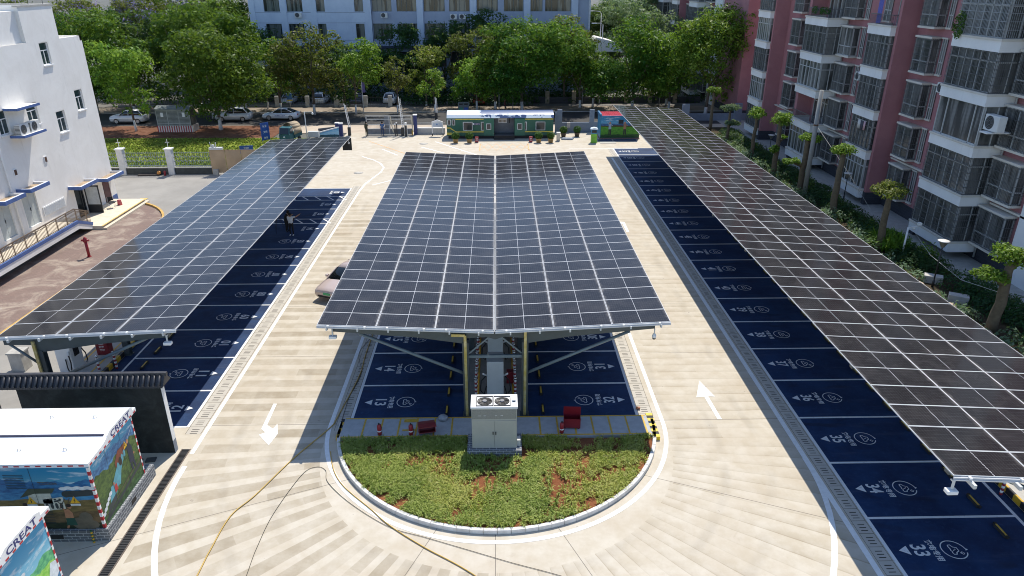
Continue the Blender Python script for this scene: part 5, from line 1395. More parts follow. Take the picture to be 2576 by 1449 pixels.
for i, (x, w) in enumerate(((11.9,.8),(14.2,1.3))):
    o = tag(MB().box(-w,w,-.28,.28,0,.10).build("blue_plank", M("navy_board",(.04,.07,.16),.5), None, (x+.3,80.35,0)), ["short","long"][i]+" dark blue board lying before the painted store", "board")
tag(MB().box(-.9,.9,-.5,.5,.005,.03).build("slab_cover", CONC, None, (12.4,79.35,0)), "concrete access cover before the painted store", "cover")
bt = empty("waste_sorting_booth", (10.82,79.4,0), "narrow blue and lime green booth with white curved top by the painted store", "booth")
MB().box(-.32,.32,-.26,.26,0,1.0).build("lower_box", M("lime_green",(.19,.50,.05),.45), bt); MB().box(-.32,.32,-.26,.26,1.0,1.5).build("upper_box", M("booth_blue",(.04,.22,.40),.4), bt)
MB().extr([(-.42,1.5),(.42,1.5),(.36,1.62),(0,1.70),(-.36,1.62)], 'y', -.36, .32).build("top", M("booth_white",(.66,.76,.84),.4), bt); MB().box(-.26,.26,-.275,-.262,1.12,1.42).build("window", GLASSD, bt)
gw = empty("grey_wall", (9.3,85.3,0), "grey blue boundary wall with two raised piers right of the carriage", "wall")
GW = M("grey_blue_render",(.20,.235,.29),.8,var=.1)
MB().box(-2.4,2.3,-.1,.1,0,1.17).build("wall", GW, gw)
for x in (-1.85,1.98): MB().box(x-.28,x+.28,-.13,.13,1.17,2.65).build("pier", GW, gw)
MB().box(-2.4,-2.13,-.1,.1,1.17,2.38).build("pier", GW, gw); MB().box(2.3,4.6,-.08,.08,0,1.2).build("wall_return", GW, gw)
mbx = tag(MB().box(-.2,.2,-.1,.1,.5,1.1).build("meter_box", M("old_meter_box",(.42,.40,.37),.7,var=.3), None, (8.5,85.08,.1)), "weathered meter box on the grey wall between two dark potted shrubs", "meter box")
tag(MB().prism([(-.7,-.3),(.6,-.35),(.8,.2),(-.4,.35)],0,.16).build("tarpaulin", M("blue_grey_tarp",(.20,.24,.30),.5,var=.3,vs=6), None, (8.0,81.2,0)), "folded blue grey tarpaulin before the grey wall", "tarpaulin")

# ------------------------------------------------------------------ gate, pillars, barriers, notice board, low wall
gt = empty("metal_gate", (-12.6,84.0,0), "grey barred metal gate standing at the lot entrance", "gate")
GTM = M("gate_grey",(.14,.15,.16),.5)
gb = MB()
for k in range(42):
    x = -2.55+k*.125
    gb.bar((x,0,.18),(x,0,2.2),.02)
gb.build("gate_bars", GTM, gt)
MB().box(-2.65,2.65,-.015,.015,.05,.72).box(-.55,.12,-.02,.02,.72,2.25).build("gate_panel", M("gate_panel_grey",(.17,.18,.20),.5), gt)
fr = MB()
for z in (.12,.74,1.2,1.85,2.22): fr.box(-2.68,2.68,-.04,.04,z-.035,z+.035)
fr.box(-2.7,-2.62,-.04,.04,.05,2.27).box(2.62,2.7,-.04,.04,.05,2.27).box(-.04,.04,-.05,.05,.05,2.25); fr.build("gate_frame", GREYP, gt)
MB().bar((.15,-.1,2.2),(.45,-.25,.35),.12,.08).build("gate_post_cover", M("cream_post",(.58,.52,.40),.6), gt); MB().bar((2.6,-.1,2.2),(2.75,-.2,.4),.12,.08).build("gate_post_cover", M("cream_post",(.58,.52,.40),.6), gt)
NAVY = M("navy_pillar",(.02,.035,.15),.5)
def pillar(x, y, h, label):
    o = empty("gate_pillar", (x,y,0), label, "pillar", "blue pillars at the entrance"); MB().box(-.2,.2,-.2,.2,0,h).build("shaft", NAVY, o); MB().box(-.24,.24,-.24,.24,h,h+.1).build("cap", WHITEP, o)
pillar(-9.6,84.3,2.25,"dark blue pillar with white cap right of the grey gate")
pillar(-18.15,83.4,1.45,"dark blue pillar with white cap at the end of the cloud mural wall")
pillar(-18.75,84.3,1.35,"dark blue pillar behind the cloud mural wall pillar")
pillar(-20.9,83.1,.55,"short dark blue pillar at the low end of the cloud mural wall")
cw = empty("mural_wall", (-19.6,83.15,0), "sloping low wall painted with blue sky and clouds by the entrance", "wall")
MURW = mural_mat("mural_cloud_sky", [(.25,.3,4,1.2,(.03,.09,.12),(.06,.16,.18))], (.05,.36,.66), (.40,.68,.82))
MB().extr([(-1.4,0),(1.25,0),(1.25,1.05),(-1.4,.36)], 'y', -.1, .1).build("wall", M("wall_core",(.40,.45,.5),.7), cw)
MB().extr([(-1.45,.36),(1.27,1.05),(1.27,1.17),(-1.45,.47)], 'y', -.14, .14).build("coping", WHITEP, cw)
face("cloud_mural", (-1.38,-.104,.01),(1.24,-.104,.01),(1.24,-.104,1.04),(-1.38,-.104,.36), MURW, cw)
tag(MB().extr([(-1.3,0),(1.2,0),(1.2,.62),(-1.3,.35)],'y',-.1,.1).build("low_wall", M("dark_low_wall",(.09,.10,.12),.7), None, (-20.2,86.3,0)), "dark sloping low wall behind the cloud mural wall", "wall")
def barrier(x, y, top, lean, label):
    o = empty("barrier", (x,y,0), label, "barrier", "raised barrier arms at the entrance")
    MB().box(-.17,.17,-.15,.15,0,.95).build("cabinet", DARKM, o, bevel=.02)
    MB().bar((0,0,.9),(lean,0,top),.09,.05).build("arm", WHITEP, o)
    fr = MB(); n = 14
    for k in range(n):
        t0 = .06+.92*k/n; x0 = lean*t0; z0 = .9+(top-.9)*t0; fr.bar((x0+.04,0,z0),(x0+.2,0,z0-.12),.03,.02); 
    fr.bar((.2,0,.9),(lean+.18,0,top-.15),.035,.02); fr.build("arm_fringe", WHITEP, o)
barrier(-17.3,83.9,3.65,-.35,"raised white barrier arm by the cloud mural wall")
barrier(-11.05,83.6,4.45,-.25,"raised white barrier arm in front of the grey gate")
barrier(-7.9,93.6,2.9,-.05,"raised white barrier arm across the street behind the notice board")
for x, y, l in ((-11.7,83.55,"pair of dark card reader posts with white heads left of the barrier by the gate"),):
    o = empty("card_reader", (x,y,0), l, "post"); MB().box(-.06,.06,-.06,.06,0,1.45).box(-.26,-.16,-.05,.05,0,1.3).build("post", DARKM, o); MB().box(-.08,.08,-.1,.06,1.45,1.58).box(-.29,-.13,-.09,.05,1.3,1.42).build("head", WHITEP, o)
o = empty("camera_post", (-10.6,83.2,0), "dark number reading camera post with white head right of the barrier", "post"); MB().box(-.15,.15,-.12,.12,0,1.25).build("post", DARKM, o); MB().box(-.16,-.12,-.13,.13,.1,1.3).box(.12,.16,-.13,.13,.1,1.3).build("frame", GREYP, o); MB().box(-.12,.12,-.22,.12,1.32,1.6).build("head", WHITEP, o, bevel=.03)
tag(MB().cyl((0,0,0),(0,0,.6),.06,m=0).build("short_bollard", YELLOW, None, (-9.95,83.7,0)), "short yellow bollard at the right end of the gate", "bollard")
nb = empty("notice_board", (-6.95,83.4,0), "white gabled notice board on two black footed posts", "notice board")
MB().box(-.6,.6,-.03,.03,1.02,1.62).extr([(-.68,1.62),(.68,1.62),(0,1.88)],'y',-.08,.08).build("board", WHITEP, nb); MB().box(-.5,.5,-.04,-.031,1.08,1.55).build("poster", M("pale_poster",(.52,.58,.66),.5), nb); MB().box(-.12,.02,-.046,-.041,1.28,1.42).build("poster_mark", M("poster_blue",(.05,.15,.4),.5), nb)
for s in (-1,1): p_ = MB().box(s*.62-.04,s*.62+.04,-.04,.04,.3,1.64).build("post", WHITEP, nb); MB().box(s*.62-.045,s*.62+.045,-.045,.045,0,.3).build("foot", BLACK, p_)
lw = empty("railing_wall", (-7.9,84.5,0), "low rendered wall with white railing between gate pillar and carriage", "wall")
MB().box(-1.5,1.75,-.1,.1,0,.68).build("wall", M("pale_render",(.42,.42,.41),.8,var=.1), lw); MB().box(-1.5,1.75,-.13,.13,.68,.76).build("coping", WHITEP, lw)
rb = MB()
for k in range(26): rb.bar((-1.45+k*.125,0,.76),(-1.45+k*.125,0,1.3),.018)
rb.box(-1.5,1.75,-.02,.02,1.28,1.33); rb.build("railing", GREYP, lw)
# ------------------------------------------------------------------ white office building on the left
def plaster(name, a, b):
    t = NT(name); n1 = t.noise(.5,6,.7,dist=.4); x, y, z = t.xyz()
    st = t.noise(1.0, 5, .7, vec=t.comb(t.math('MULTIPLY', t.math('ADD', x, y), 2.2), t.math('MULTIPLY', z, .25), 0))
    col = t.mix(t.ramp(n1,.3,.7), a, b); col = t.mix(t.math('MULTIPLY', t.ramp(st,.55,.8), .38), col, tuple(c*.60 for c in a))
    t.set(col, .85, 0, .25); t.bump(t.noise(3,5,.6), .18, .03); return t.m
WPL = plaster("white_plaster", (.78,.75,.70), (.86,.835,.79))
ob_ = empty("office_building", (-31.7,50,0), "white plastered three storey office building with small windows and blue edged canopies", "building")
def B(v): return (v[0]+31.7, v[1]-50, v[2])
class LB(MB):
    """boxes given in world metres, stored relative to the building's base"""
    def __init__(s, o): super().__init__(); s.o = Vector(o)
    def build(s, *a, **k):
        s.v = [tuple(Vector(p)-s.o) for p in s.v]; return super().build(*a, **k)
OB = (-31.7,50,0)
def punched(axis_x, y0, y1, z0, z1, holes, depth):
    """wall slab facing +X from holes (ya,yb,za,zb); returns LB of the pieces"""
    m = LB(OB); ys = sorted({y0,y1,*[h[0] for h in holes],*[h[1] for h in holes]}); zs = sorted({z0,z1,*[h[2] for h in holes],*[h[3] for h in holes]})
    for a, b in zip(ys[:-1], ys[1:]):
        run = None
        for c, d in zip(zs[:-1], zs[1:]):
            cy, cz = (a+b)/2, (c+d)/2
            solid = not any(h[0] < cy < h[1] and h[2] < cz < h[3] for h in holes)
            if solid: run = (run[0], d) if run else (c, d)
            elif run: m.box(axis_x-depth, axis_x, a, b, *run); run = None
        if run: m.box(axis_x-depth, axis_x, a, b, *run)
    return m
wins = [(52.4,53.45,11.35,12.85),(55.25,56.3,7.75,9.25),(52.35,53.45,6.65,8.15),(49.2,50.4,7.75,9.2),(46.1,47.15,7.7,9.2),(43.5,44.6,11.4,12.9),(43.4,44.5,7.7,9.2)]
doors = [(52.15,53.45,.05,2.45,'glass'),(56.05,57.1,0,2.05,'maroon'),(46.25,47.75,1.45,3.85,'grey'),(43.6,45.0,1.45,3.75,'grey'),(40.8,42.2,1.45,3.7,'grey')]
allh = wins + [d[:4] for d in doors]
w = punched(-31.65, 30, 57.9, 0, 12.95, [h for h in allh], .25)
w.box(-50,-31.9,30,57.9,0,12.6).box(-50,-31.65,57.65,57.9,12.6,12.95).box(-50,-31.65,30,30.25,12.6,12.95).box(-50,-49.8,30,57.9,12.6,12.95)
w.box(-50,-49.7,30,55.0,12.95,15.2).box(-49.7,-31.65,54.75,55.0,12.95,15.2).box(-31.9,-31.65,51.3,54.75,12.95,15.2).box(-49.7,-31.9,30,54.75,12.6,14.95)
w.box(-33.8,-31.65,51.05,51.3,12.95,15.2)
w.build("wall", WPL, ob_)
MB().add([B((-33.85,30,12.955)),B((-31.7,30,12.955)),B((-31.7,51.05,12.955)),B((-33.85,51.05,12.955))],[(0,1,2,3)]).build("recess_floor", M("roof_screed",(.52,.50,.46),.85,var=.15), ob_, fix=False)
LB(OB).box(-50.1,-31.6,54.72,55.05,15.2,15.3).box(-31.95,-31.6,51.0,54.72,15.2,15.3).build("parapet_cap", CONC, ob_)
wp = LB(OB)
for i in range(16):
    y = 30.5+i*1.7; wp.bar((-31.8,y,15.3),(-31.8,y,15.75),.025) if y > 51.3 else None
wp.bar((-31.8,51.3,15.72),(-31.8,54.9,15.72),.015); wp.bar((-31.8,55.1,13.3),(-33.5,57.8,13.3),.015); wp.build("wire_fence", DARKM, ob_)
OGL = NT("office_glass"); OGL.set((.03,.055,.06), .06, 0, .7); OGL = OGL.m
for (a,b,c,d) in wins:
    f = LB(OB); x = -31.80
    for (p,q,r_,s) in ((a,a+.06,c,d),(b-.06,b,c,d),(a+.06,b-.06,c,c+.06),(a+.06,b-.06,d-.06,d),(a+.06,b-.06,c+(d-c)*.62,c+(d-c)*.62+.06),((a+b)/2-.03,(a+b)/2+.03,c+.06,c+(d-c)*.62)): f.box(x,x+.05,p,q,r_,s)
    fo = f.build("window", WHITEP, ob_)
    LB(OB).box(x+.0,x+.02,a+.05,b-.05,c+.05,d-.05).build("pane", OGL, fo)
    LB(OB).box(-31.64,-31.55,a-.04,b+.04,c-.08,c-.0).build("sill", WHITEP, fo)
MARO = M("maroon_door",(.085,.022,.028),.4); GDOOR = M("grey_green_door",(.46,.50,.49),.5,var=.08)
for (a,b,c,d,k) in doors:
    if k == 'glass':
        o = LB(OB).box(-31.8,-31.76,a,a+.08,c,d).box(-31.8,-31.76,b-.08,b,c,d).box(-31.8,-31.76,a,b,d-.1,d).build("glass_door", DARKM, ob_); LB(OB).box(-31.85,-31.82,a+.05,b-.05,c,d).build("pane", GLASSD, o)
        o2 = LB(OB).box(-31.64,-30.55,b-.02,b+.04,c,c+.12).box(-31.64,-30.55,b-.02,b+.04,d-.1,d).box(-30.63,-30.55,b-.02,b+.04,c,d).box(-31.64,-31.56,b-.02,b+.04,c,d).build("open_door_leaf", DARKM, ob_)
        LB(OB).box(-31.6,-30.6,b+.0,b+.02,c+.9,d-.1).build("leaf_pane", M("leaf_pane",(.55,.58,.58),.1), o2); LB(OB).box(-31.6,-30.6,b+.0,b+.02,c+.1,c+.9).build("leaf_panel", DARKM, o2)
    elif k == 'maroon':
        o = LB(OB).box(-31.75,-31.70,a,b,c,d).build("door", MARO, ob_)
        pn = LB(OB)
        for (u0,u1,v0,v1) in ((.12,.93,.15,.6),(.12,.93,.75,1.2),(.12,.93,1.35,1.85)): pn.box(-31.70,-31.68,a+u0,a+u1,c+v0,c+v1)
        pn.build("door_panel", MARO, o)
    else:
        o = LB(OB).box(-31.78,-31.74,a,(a+b)/2-.01,c,d).box(-31.78,-31.74,(a+b)/2+.01,b,c,d).build("door", GDOOR, ob_); LB(OB).bar((-31.72,(a+b)/2,c+1.0),(-31.72,(a+b)/2,c+1.25),.03).build("handle", DARKM, o)
BLE = M("blue_canopy_edge",(.075,.135,.33),.55)
TRAY = M("dirty_canopy_tray",(.36,.27,.18),.9,var=.35,vs=5)
for (a,b,z,dep) in ((51.55,53.85,2.62,.95),(55.2,57.75,2.25,.95),(46.0,48.0,4.0,.95),(43.3,45.3,3.95,.95),(40.5,42.5,3.9,.95)):
    xo = -31.64+dep
    o = LB(OB).box(-31.64,xo,a,b,z,z+.06).build("door_canopy", WPL, ob_)
    LB(OB).box(xo,xo+.05,a-.05,b+.05,z-.0,z+.24).box(-31.64,xo,a-.05,a,z,z+.24).box(-31.64,xo,b,b+.05,z,z+.24).build("blue_edge", BLE, o)
    LB(OB).box(xo-.12,xo,a,b,z+.06,z+.245).box(-31.64,xo-.12,a,a+.1,z+.06,z+.245).box(-31.64,xo-.12,b-.1,b,z+.06,z+.245).build("canopy_rim", WHITEP, o)
    LB(OB).box(-31.64,xo-.12,a+.1,b-.1,z+.06,z+.09).build("canopy_tray", TRAY, o)
# air conditioner ledge and hood
o = LB(OB).box(-31.64,-30.75,46.9,49.25,7.42,7.54).build("unit_ledge", WPL, ob_); LB(OB).box(-30.748,-30.70,46.85,49.3,7.40,7.56).box(-31.64,-30.75,46.85,46.898,7.40,7.56).build("blue_edge", BLE, o)
o = LB(OB).box(-31.64,-30.75,46.9,49.25,9.2,9.28).build("unit_hood", WPL, ob_); LB(OB).box(-30.748,-30.70,46.85,49.3,9.14,9.30).box(-31.64,-30.75,46.85,46.898,9.14,9.30).build("blue_edge", BLE, o)
ACW = M("ac_white",(.66,.66,.64),.5,var=.06)
def ac_unit(loc, rz, label, s=1.0, grp="air conditioner outdoor units"):
    r = empty("ac_unit", loc, label, "air conditioner", grp, rz); r.scale = (s,s,s)
    MB().box(-.16,.16,-.42,.42,0,.6).build("casing", ACW, r, bevel=.02)
    g = MB()
    for rr in (.08,.14,.20,.25): g.tube([(.165,-.10+rr*math.cos(t),.31+rr*math.sin(t)) for t in np.linspace(0,2*math.pi,20)], .006, 4)
    MB().cyl((.161,-.10,.31),(.163,-.10,.31),.26,n=22).build("fan_opening", DARKM, r); g.build("fan_guard", M("guard_grey",(.25,.26,.27),.5), r)
    l = MB()
    for k in range(7): l.box(-.13,.13,-.428,-.421,.08+k*.07,.11+k*.07)
    l.build("side_louvre", DARKM, r); return r
ac_unit((-31.12,47.45,7.54), 0, "left of the two white air conditioner units on the blue edged ledge", 1.15)
ac_unit((-31.12,48.62,7.54), 0, "right of the two white air conditioner units on the blue edged ledge", 1.15)
for (a,b,c,d) in ((49.65,49.98,5.1,5.55),(46.2,46.55,5.05,5.5)):
    o = LB(OB).box(-31.64,-31.60,a,b,c,d).build("wall_vent", WHITEP, ob_); LB(OB).box(-31.598,-31.59,a+.05,b-.05,c+.05,d-.05).build("vent_slot", M("rusty_vent",(.10,.05,.03),.8), o)
o = LB(OB).box(-31.64,-31.59,48.1,50.75,1.68,2.35).build("louvre_panel", WHITEP, ob_)
lv = LB(OB)
for k in range(9): lv.box(-31.588,-31.57,48.18,50.67,1.74+k*.065,1.765+k*.065)
lv.build("louvre_blades", GREYP, o)
LB(OB).box(-31.64,-31.62,57.2,57.9,0,.55).build("blue_skirting", BLE, ob_)
for y in (44.9,): LB(OB).cyl((-31.55,y+.5,0),(-31.55,y+.5,12.9),.055).build("downpipe", WHITEP, ob_)
# entrance steps, landing, ramp with railing
ent = empty("entrance_steps", (-30,54,0), "cream entrance landing with two steps in front of the office doors", "steps")
CRM = M("cream_paving",(.64,.56,.44),.8,var=.1)
for i, (xo, z) in enumerate(((-28.75,.14),(-29.1,.28))): LBs = LB((-30,54,0)).box(-31.62,xo,50.2,57.2,z-.14,z).build("step", CRM, ent)
LB((-30,54,0)).box(-29.1,-28.98,50.2,57.2,.281,.286).build("yellow_nosing", M("nosing_yellow",(.60,.42,.13),.7), ent)
rp = empty("access_ramp", (-30.3,44,0), "sloped access ramp with blue edge and metal railing along the office wall", "ramp")
RO = (-30.3,44,0)
def rz_(y): return 1.12 if y < 48.6 else 1.12-(y-48.6)*.40
ys = [22, 48.6, 50.3]
deck = LB(RO)
for a, b in zip(ys[:-1], ys[1:]):
    deck.add([(-31.6,a,rz_(a)),(-29.9,a,rz_(a)),(-29.9,b,rz_(b)),(-31.6,b,rz_(b)),(-31.6,a,rz_(a)-.2),(-29.9,a,rz_(a)-.2),(-29.9,b,rz_(b)-.2),(-31.6,b,rz_(b)-.2)], [(0,1,2,3),(7,6,5,4),(0,4,5,1),(1,5,6,2),(2,6,7,3),(3,7,4,0)])
deck.build("deck", CRM, rp)
sk = LB(RO); bl = LB(RO)
for a, b in zip(ys[:-1], ys[1:]):
    sk.add([(-29.89,a,rz_(a)-.12),(-29.89,b,rz_(b)-.12),(-29.89,b,max(rz_(b)-.5,0)),(-29.89,a,rz_(a)-.5),(-29.75,a,rz_(a)-.12),(-29.75,b,rz_(b)-.12),(-29.75,b,max(rz_(b)-.5,0)),(-29.75,a,rz_(a)-.5)], [(0,1,2,3),(7,6,5,4),(0,4,5,1),(1,5,6,2),(2,6,7,3),(3,7,4,0)])
    bl.bar((-29.80,a,rz_(a)-.0),(-29.80,b,rz_(b)-.0),.16,.22)
sk.build("side_wall", WPL, rp); bl.build("blue_edge", BLE, rp)
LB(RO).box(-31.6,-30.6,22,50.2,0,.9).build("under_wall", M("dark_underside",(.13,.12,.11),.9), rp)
BRZ = M("bronze_rail",(.22,.17,.13),.4,.5)
rl = LB(RO); ps = LB(RO)
for a, b in zip(ys[:-1], ys[1:]):
    rl.bar((-29.85,a,rz_(a)+.95),(-29.85,b,rz_(b)+.95),.06); rl.bar((-29.85,a,rz_(a)+.18),(-29.85,b,rz_(b)+.18),.035); rl.bar((-29.85,a,rz_(a)+.80),(-29.85,b,rz_(b)+.80),.03)
y = 30.0
while y < 50.3:
    post = (int(round((y-30)/.13)) % 9 == 0)
    ps.bar((-29.85,y,rz_(y)+.12),(-29.85,y,rz_(y)+.94),.055 if post else .02); y += .13
rl.build("handrail", BRZ, rp); ps.build("balusters", BRZ, rp)
hy = empty("fire_hydrant", (-27.15,44.6,0), "red standing fire hydrant on the worn paver forecourt", "hydrant")
MB().cyl((0,0,0),(0,0,1.05),.09,n=12).lathe((0,0,0),[(.14,0),(.14,.04)],12).build("standpipe", RED, hy); MB().lathe((0,0,1.05),[(.11,0),(.13,.05),(.12,.22),(.06,.30),(.03,.36)],12).build("bonnet", RED, hy)
MB().cyl((-.24,0,1.15),(.24,0,1.15),.065,n=10).cyl((0,-.2,1.12),(0,0,1.12),.05,n=10).build("outlet", RED, hy)
chs = empty("metal_chair", (-30.5,54.7,.28), "metal framed chair with dark seat beside the maroon door", "chair", None, R(40))
MB().box(-.22,.22,-.22,.22,.42,.46).build("seat", BLACK, chs); MB().box(-.22,.22,.19,.22,.55,.85).build("backrest", BLACK, chs)
for sx in (-.2,.2):
    for sy in (-.2,.2): MB().cyl((sx,sy,0),(sx,sy,.42 if sy < 0 else .85),.014,n=6).build("leg", ALU, chs)
stl = empty("stool", (-30.3,55.5,.28), "small pink plastic stool in front of the maroon door", "stool"); MB().lathe((0,0,0),[(.19,0),(.15,.36),(.16,.40),(.02,.41)],8).build("body", M("pink_plastic",(.45,.08,.10),.5), stl)
tag(MB().box(-.35,.25,-.25,.25,0,.02).build("yellow_plate", M("yellow_tactile",(.58,.42,.12),.8), None, (-29.6,58.0,.0)), "yellow ribbed plate on the pavers by the office corner", "plate")

# ------------------------------------------------------------------ ornamental fence, hoarding, signs, kiosk and posts on the lawn side
fx = empty("ornamental_fence", (-32,66.7,0), "grey ornamental iron fence on a dark low wall between white piers", "fence")
FO = (-32,66.7,0)
def fy(x): return 66.35
xs = [-44.2,-39.6,-35.1,-30.6,-26.6]
dk = M("dark_plinth_render",(.055,.062,.06),.85,var=.25)
for a, b in zip(xs[:-1], xs[1:]):
    p = LB(FO); p.bar((a,fy(a),.30),(b,fy(b),.30),.24,.60); p.build("plinth_wall", dk, fx); c = LB(FO); c.bar((a,fy(a)-.02,.63),(b,fy(b)-.02,.63),.30,.06); c.build("plinth_coping", CONC, fx)
    bars = LB(FO); n = int((b-a)/.19)
    for k in range(1, n):
        x = a+(b-a)*k/n; bars.bar((x,fy(x),.66),(x,fy(x),2.12),.022)
    for z in (.80,2.0): bars.bar((a,fy(a),z),(b,fy(b),z),.04)
    sc = LB(FO)
    for z in (1.15,1.55):
        for k in range(1, n, 2):
            x = a+(b-a)*k/n; x2 = x+(b-a)/n; x1 = x-(b-a)/n
            sc.bar((x1,fy(x1)-.02,z),(x,fy(x)-.02,z+.20),.04); sc.bar((x,fy(x)-.02,z+.20),(x2,fy(x2)-.02,z),.04)
    FG = M("fence_grey_blue",(.20,.24,.28),.5); bars.build("bars", FG, fx); sc.build("scroll_work", FG, fx)
for x in xs[1:-1]:
    o = LB(FO).box(x-.28,x+.28,fy(x)-.28,fy(x)+.28,0,2.35).build("pier", M("white_pier",(.62,.61,.60),.8,var=.1), fx); LB(FO).box(x-.36,x+.36,fy(x)-.36,fy(x)+.36,2.35,2.45).build("pier_cap", WHITEP, o); LB(FO).bar((x,fy(x),2.45),(x,fy(x),3.3),.03).bar((x-.2,fy(x),3.0),(x+.2,fy(x),3.0),.03).build("lamp_spike", WHITEP, o)
hg = empty("tarpaulin_hoarding", (-24.7,66.2,0), "beige tarpaulin hoarding on a light frame beside the left canopy", "hoarding")
TPM = M("beige_tarpaulin",(.44,.31,.19),.7,var=.12,vs=1.2)
for k in range(4):
    m = MB(); x0 = -2.1+k*1.45; nn = 6
    v = []; f = []
    for j in range(nn+1):
        for i in range(nn+1): v.append((x0+1.4*i/nn, -.02-.10*math.sin(math.pi*i/nn)*(math.sin(math.pi*j/nn)+.2*math.sin(5*j+k)), .15+2.1*j/nn))
    for j in range(nn):
        for i in range(nn): f.append((j*(nn+1)+i, j*(nn+1)+i+1, (j+1)*(nn+1)+i+1, (j+1)*(nn+1)+i))
    m.add(v, f, 0, True); m.build("tarpaulin_sheet", TPM, hg, fix=False)
frm = MB()
for k in range(5): frm.bar((-2.12+k*1.45,.05,0),(-2.12+k*1.45,.05,2.28),.05)
frm.bar((-2.12,.05,2.26),(3.7,.05,2.26),.05); frm.build("frame", M("wood_batten",(.40,.28,.17),.7), hg); MB().box(-1.95,-1.5,-.35,-.05,0,.5).build("ballast_block", CONC, hg)
def sign(loc, rz, w, h, z, label, rows):
    o = empty("blue_sign", loc, label, "sign", "blue signs at the lawn edge", rz)
    MB().box(-w/2,w/2,-.03,.0,z,z+h).build("panel", M("sign_blue",(.03,.10,.38),.45), o)
    for s in (-1,1): MB().cyl((s*w*.42,.02,0),(s*w*.42,.02,z+h),.03,n=6).build("post", GREYP, o)
    t = MB()
    for i, s in enumerate(rows): put_text(t, s, (0,-.036,z+h-(i+.6)*h/len(rows)), (1,0,0), (0,0,1), h/len(rows)*.42)
    t.build("lettering", WHITEP, o, fix=False)
sign((-25.6,79.2,0), R(55), 1.1, 1.9, .5, "tall blue notice sign standing left of the teal three wheeler", ("安全","文明","停车"))
sign((-25.6,72.6,0), R(15), 1.3, .8, .5, "small tilted blue sign behind the tarpaulin hoarding", ("充电站","入口"))
bx_ = tag(MB().box(-.6,.6,-.2,.2,2.3,2.5).box(-.35,-.15,-.1,.1,2.5,2.75).cyl((-.45,0,2.5),(-.5,0,3.0),.03).cyl((0,0,2.5),(.02,0,2.95),.04).build("tool_tray", GREYP, None, (-26.2,66.35,0)), "clutter of pale tools on top of the fence end by the hoarding", "tools")
kk = empty("transformer_kiosk", (-38.5,87.2,0), "pale grey barred transformer kiosk on a red and white striped base", "kiosk")
KG = M("kiosk_grey",(.34,.36,.34),.5)
sb_ = MB()
for k in range(30): sb_.box(-2.1+k*.14,-2.1+(k+1)*.14,-.95,.95,0,.75,k % 2)
sb_.build("striped_base", [M("base_red",(.36,.05,.05),.6), M("base_white",(.58,.55,.52),.6)], kk)
MB().box(-1.95,1.95,-.85,.85,.75,2.6).build("body", M("kiosk_inner",(.10,.11,.11),.6), kk)
kb_ = MB()
for k in range(34): kb_.box(-1.95+k*.116,-1.9+k*.116,-.9,-.86,.85,2.55)
for x in (-1.97,-.67,.63,1.92): kb_.box(x-.05,x+.05,-.92,-.86,.78,2.6)
for z in (.78,2.52,.98): kb_.box(-1.97,1.97,-.915,-.86,z,z+.07)
kb_.build("barred_doors", KG, kk); MB().box(-2.1,2.1,-1.05,1.05,2.6,2.72).extr([(-1.05,2.72),(1.05,2.72),(0,3.0)],'x',-2.1,2.1).build("roof", M("kiosk_roof",(.16,.18,.18),.6), kk)
for x in (-1.3,1.25): MB().box(x-.16,x+.16,-.94,-.921,1.8,2.3).build("notice", WHITEP, kk)
lp = empty("lamp_post", (-21.0,79.0,0), "pale street camera post with a short arm above the left canopy end", "lamp post"); MB().cyl((0,0,0),(0,0,3.6),.06,.05).bar((0,0,3.55),(.9,-.1,3.6),.05).build("pole", GREYP, lp); MB().lathe((.9,-.1,3.3),[(.04,0),(.11,.05),(.11,.16),(.05,.25)],10).build("camera_head", WHITEP, lp)
tag(MB().lathe((0,0,0),[(.16,0),(.22,.42),(.24,.44),(.2,.44),(.15,.05)],14).build("bucket", M("grey_bucket",(.30,.31,.30),.6), None, (-35.4,67.4,0)), "grey bucket at the foot of the fence wall", "bucket")
tag(MB().box(-1.0,1.0,-.35,.35,0,.12).build("pallet", M("dark_pallet",(.06,.05,.045),.8), None, (-32.6,66.0,0), R(4)), "dark flat pallet lying at the foot of the fence wall", "pallet")
tag(MB().lathe((0,0,.0),[(.18,0),(.2,.1),(.12,.25),(.03,.3)],10).build("orange_cone", M("orange_plastic",(.60,.24,.04),.5), None, (-31.7,65.9,.12)), "small orange cone on the dark pallet by the fence", "cone")
tag(MB().lathe((0,0,0),[(.1,0),(.1,.38),(.04,.45)],10).build("gas_bottle", RED, None, (-31.1,65.8,0)), "small red bottle standing by the fence pier", "bottle")
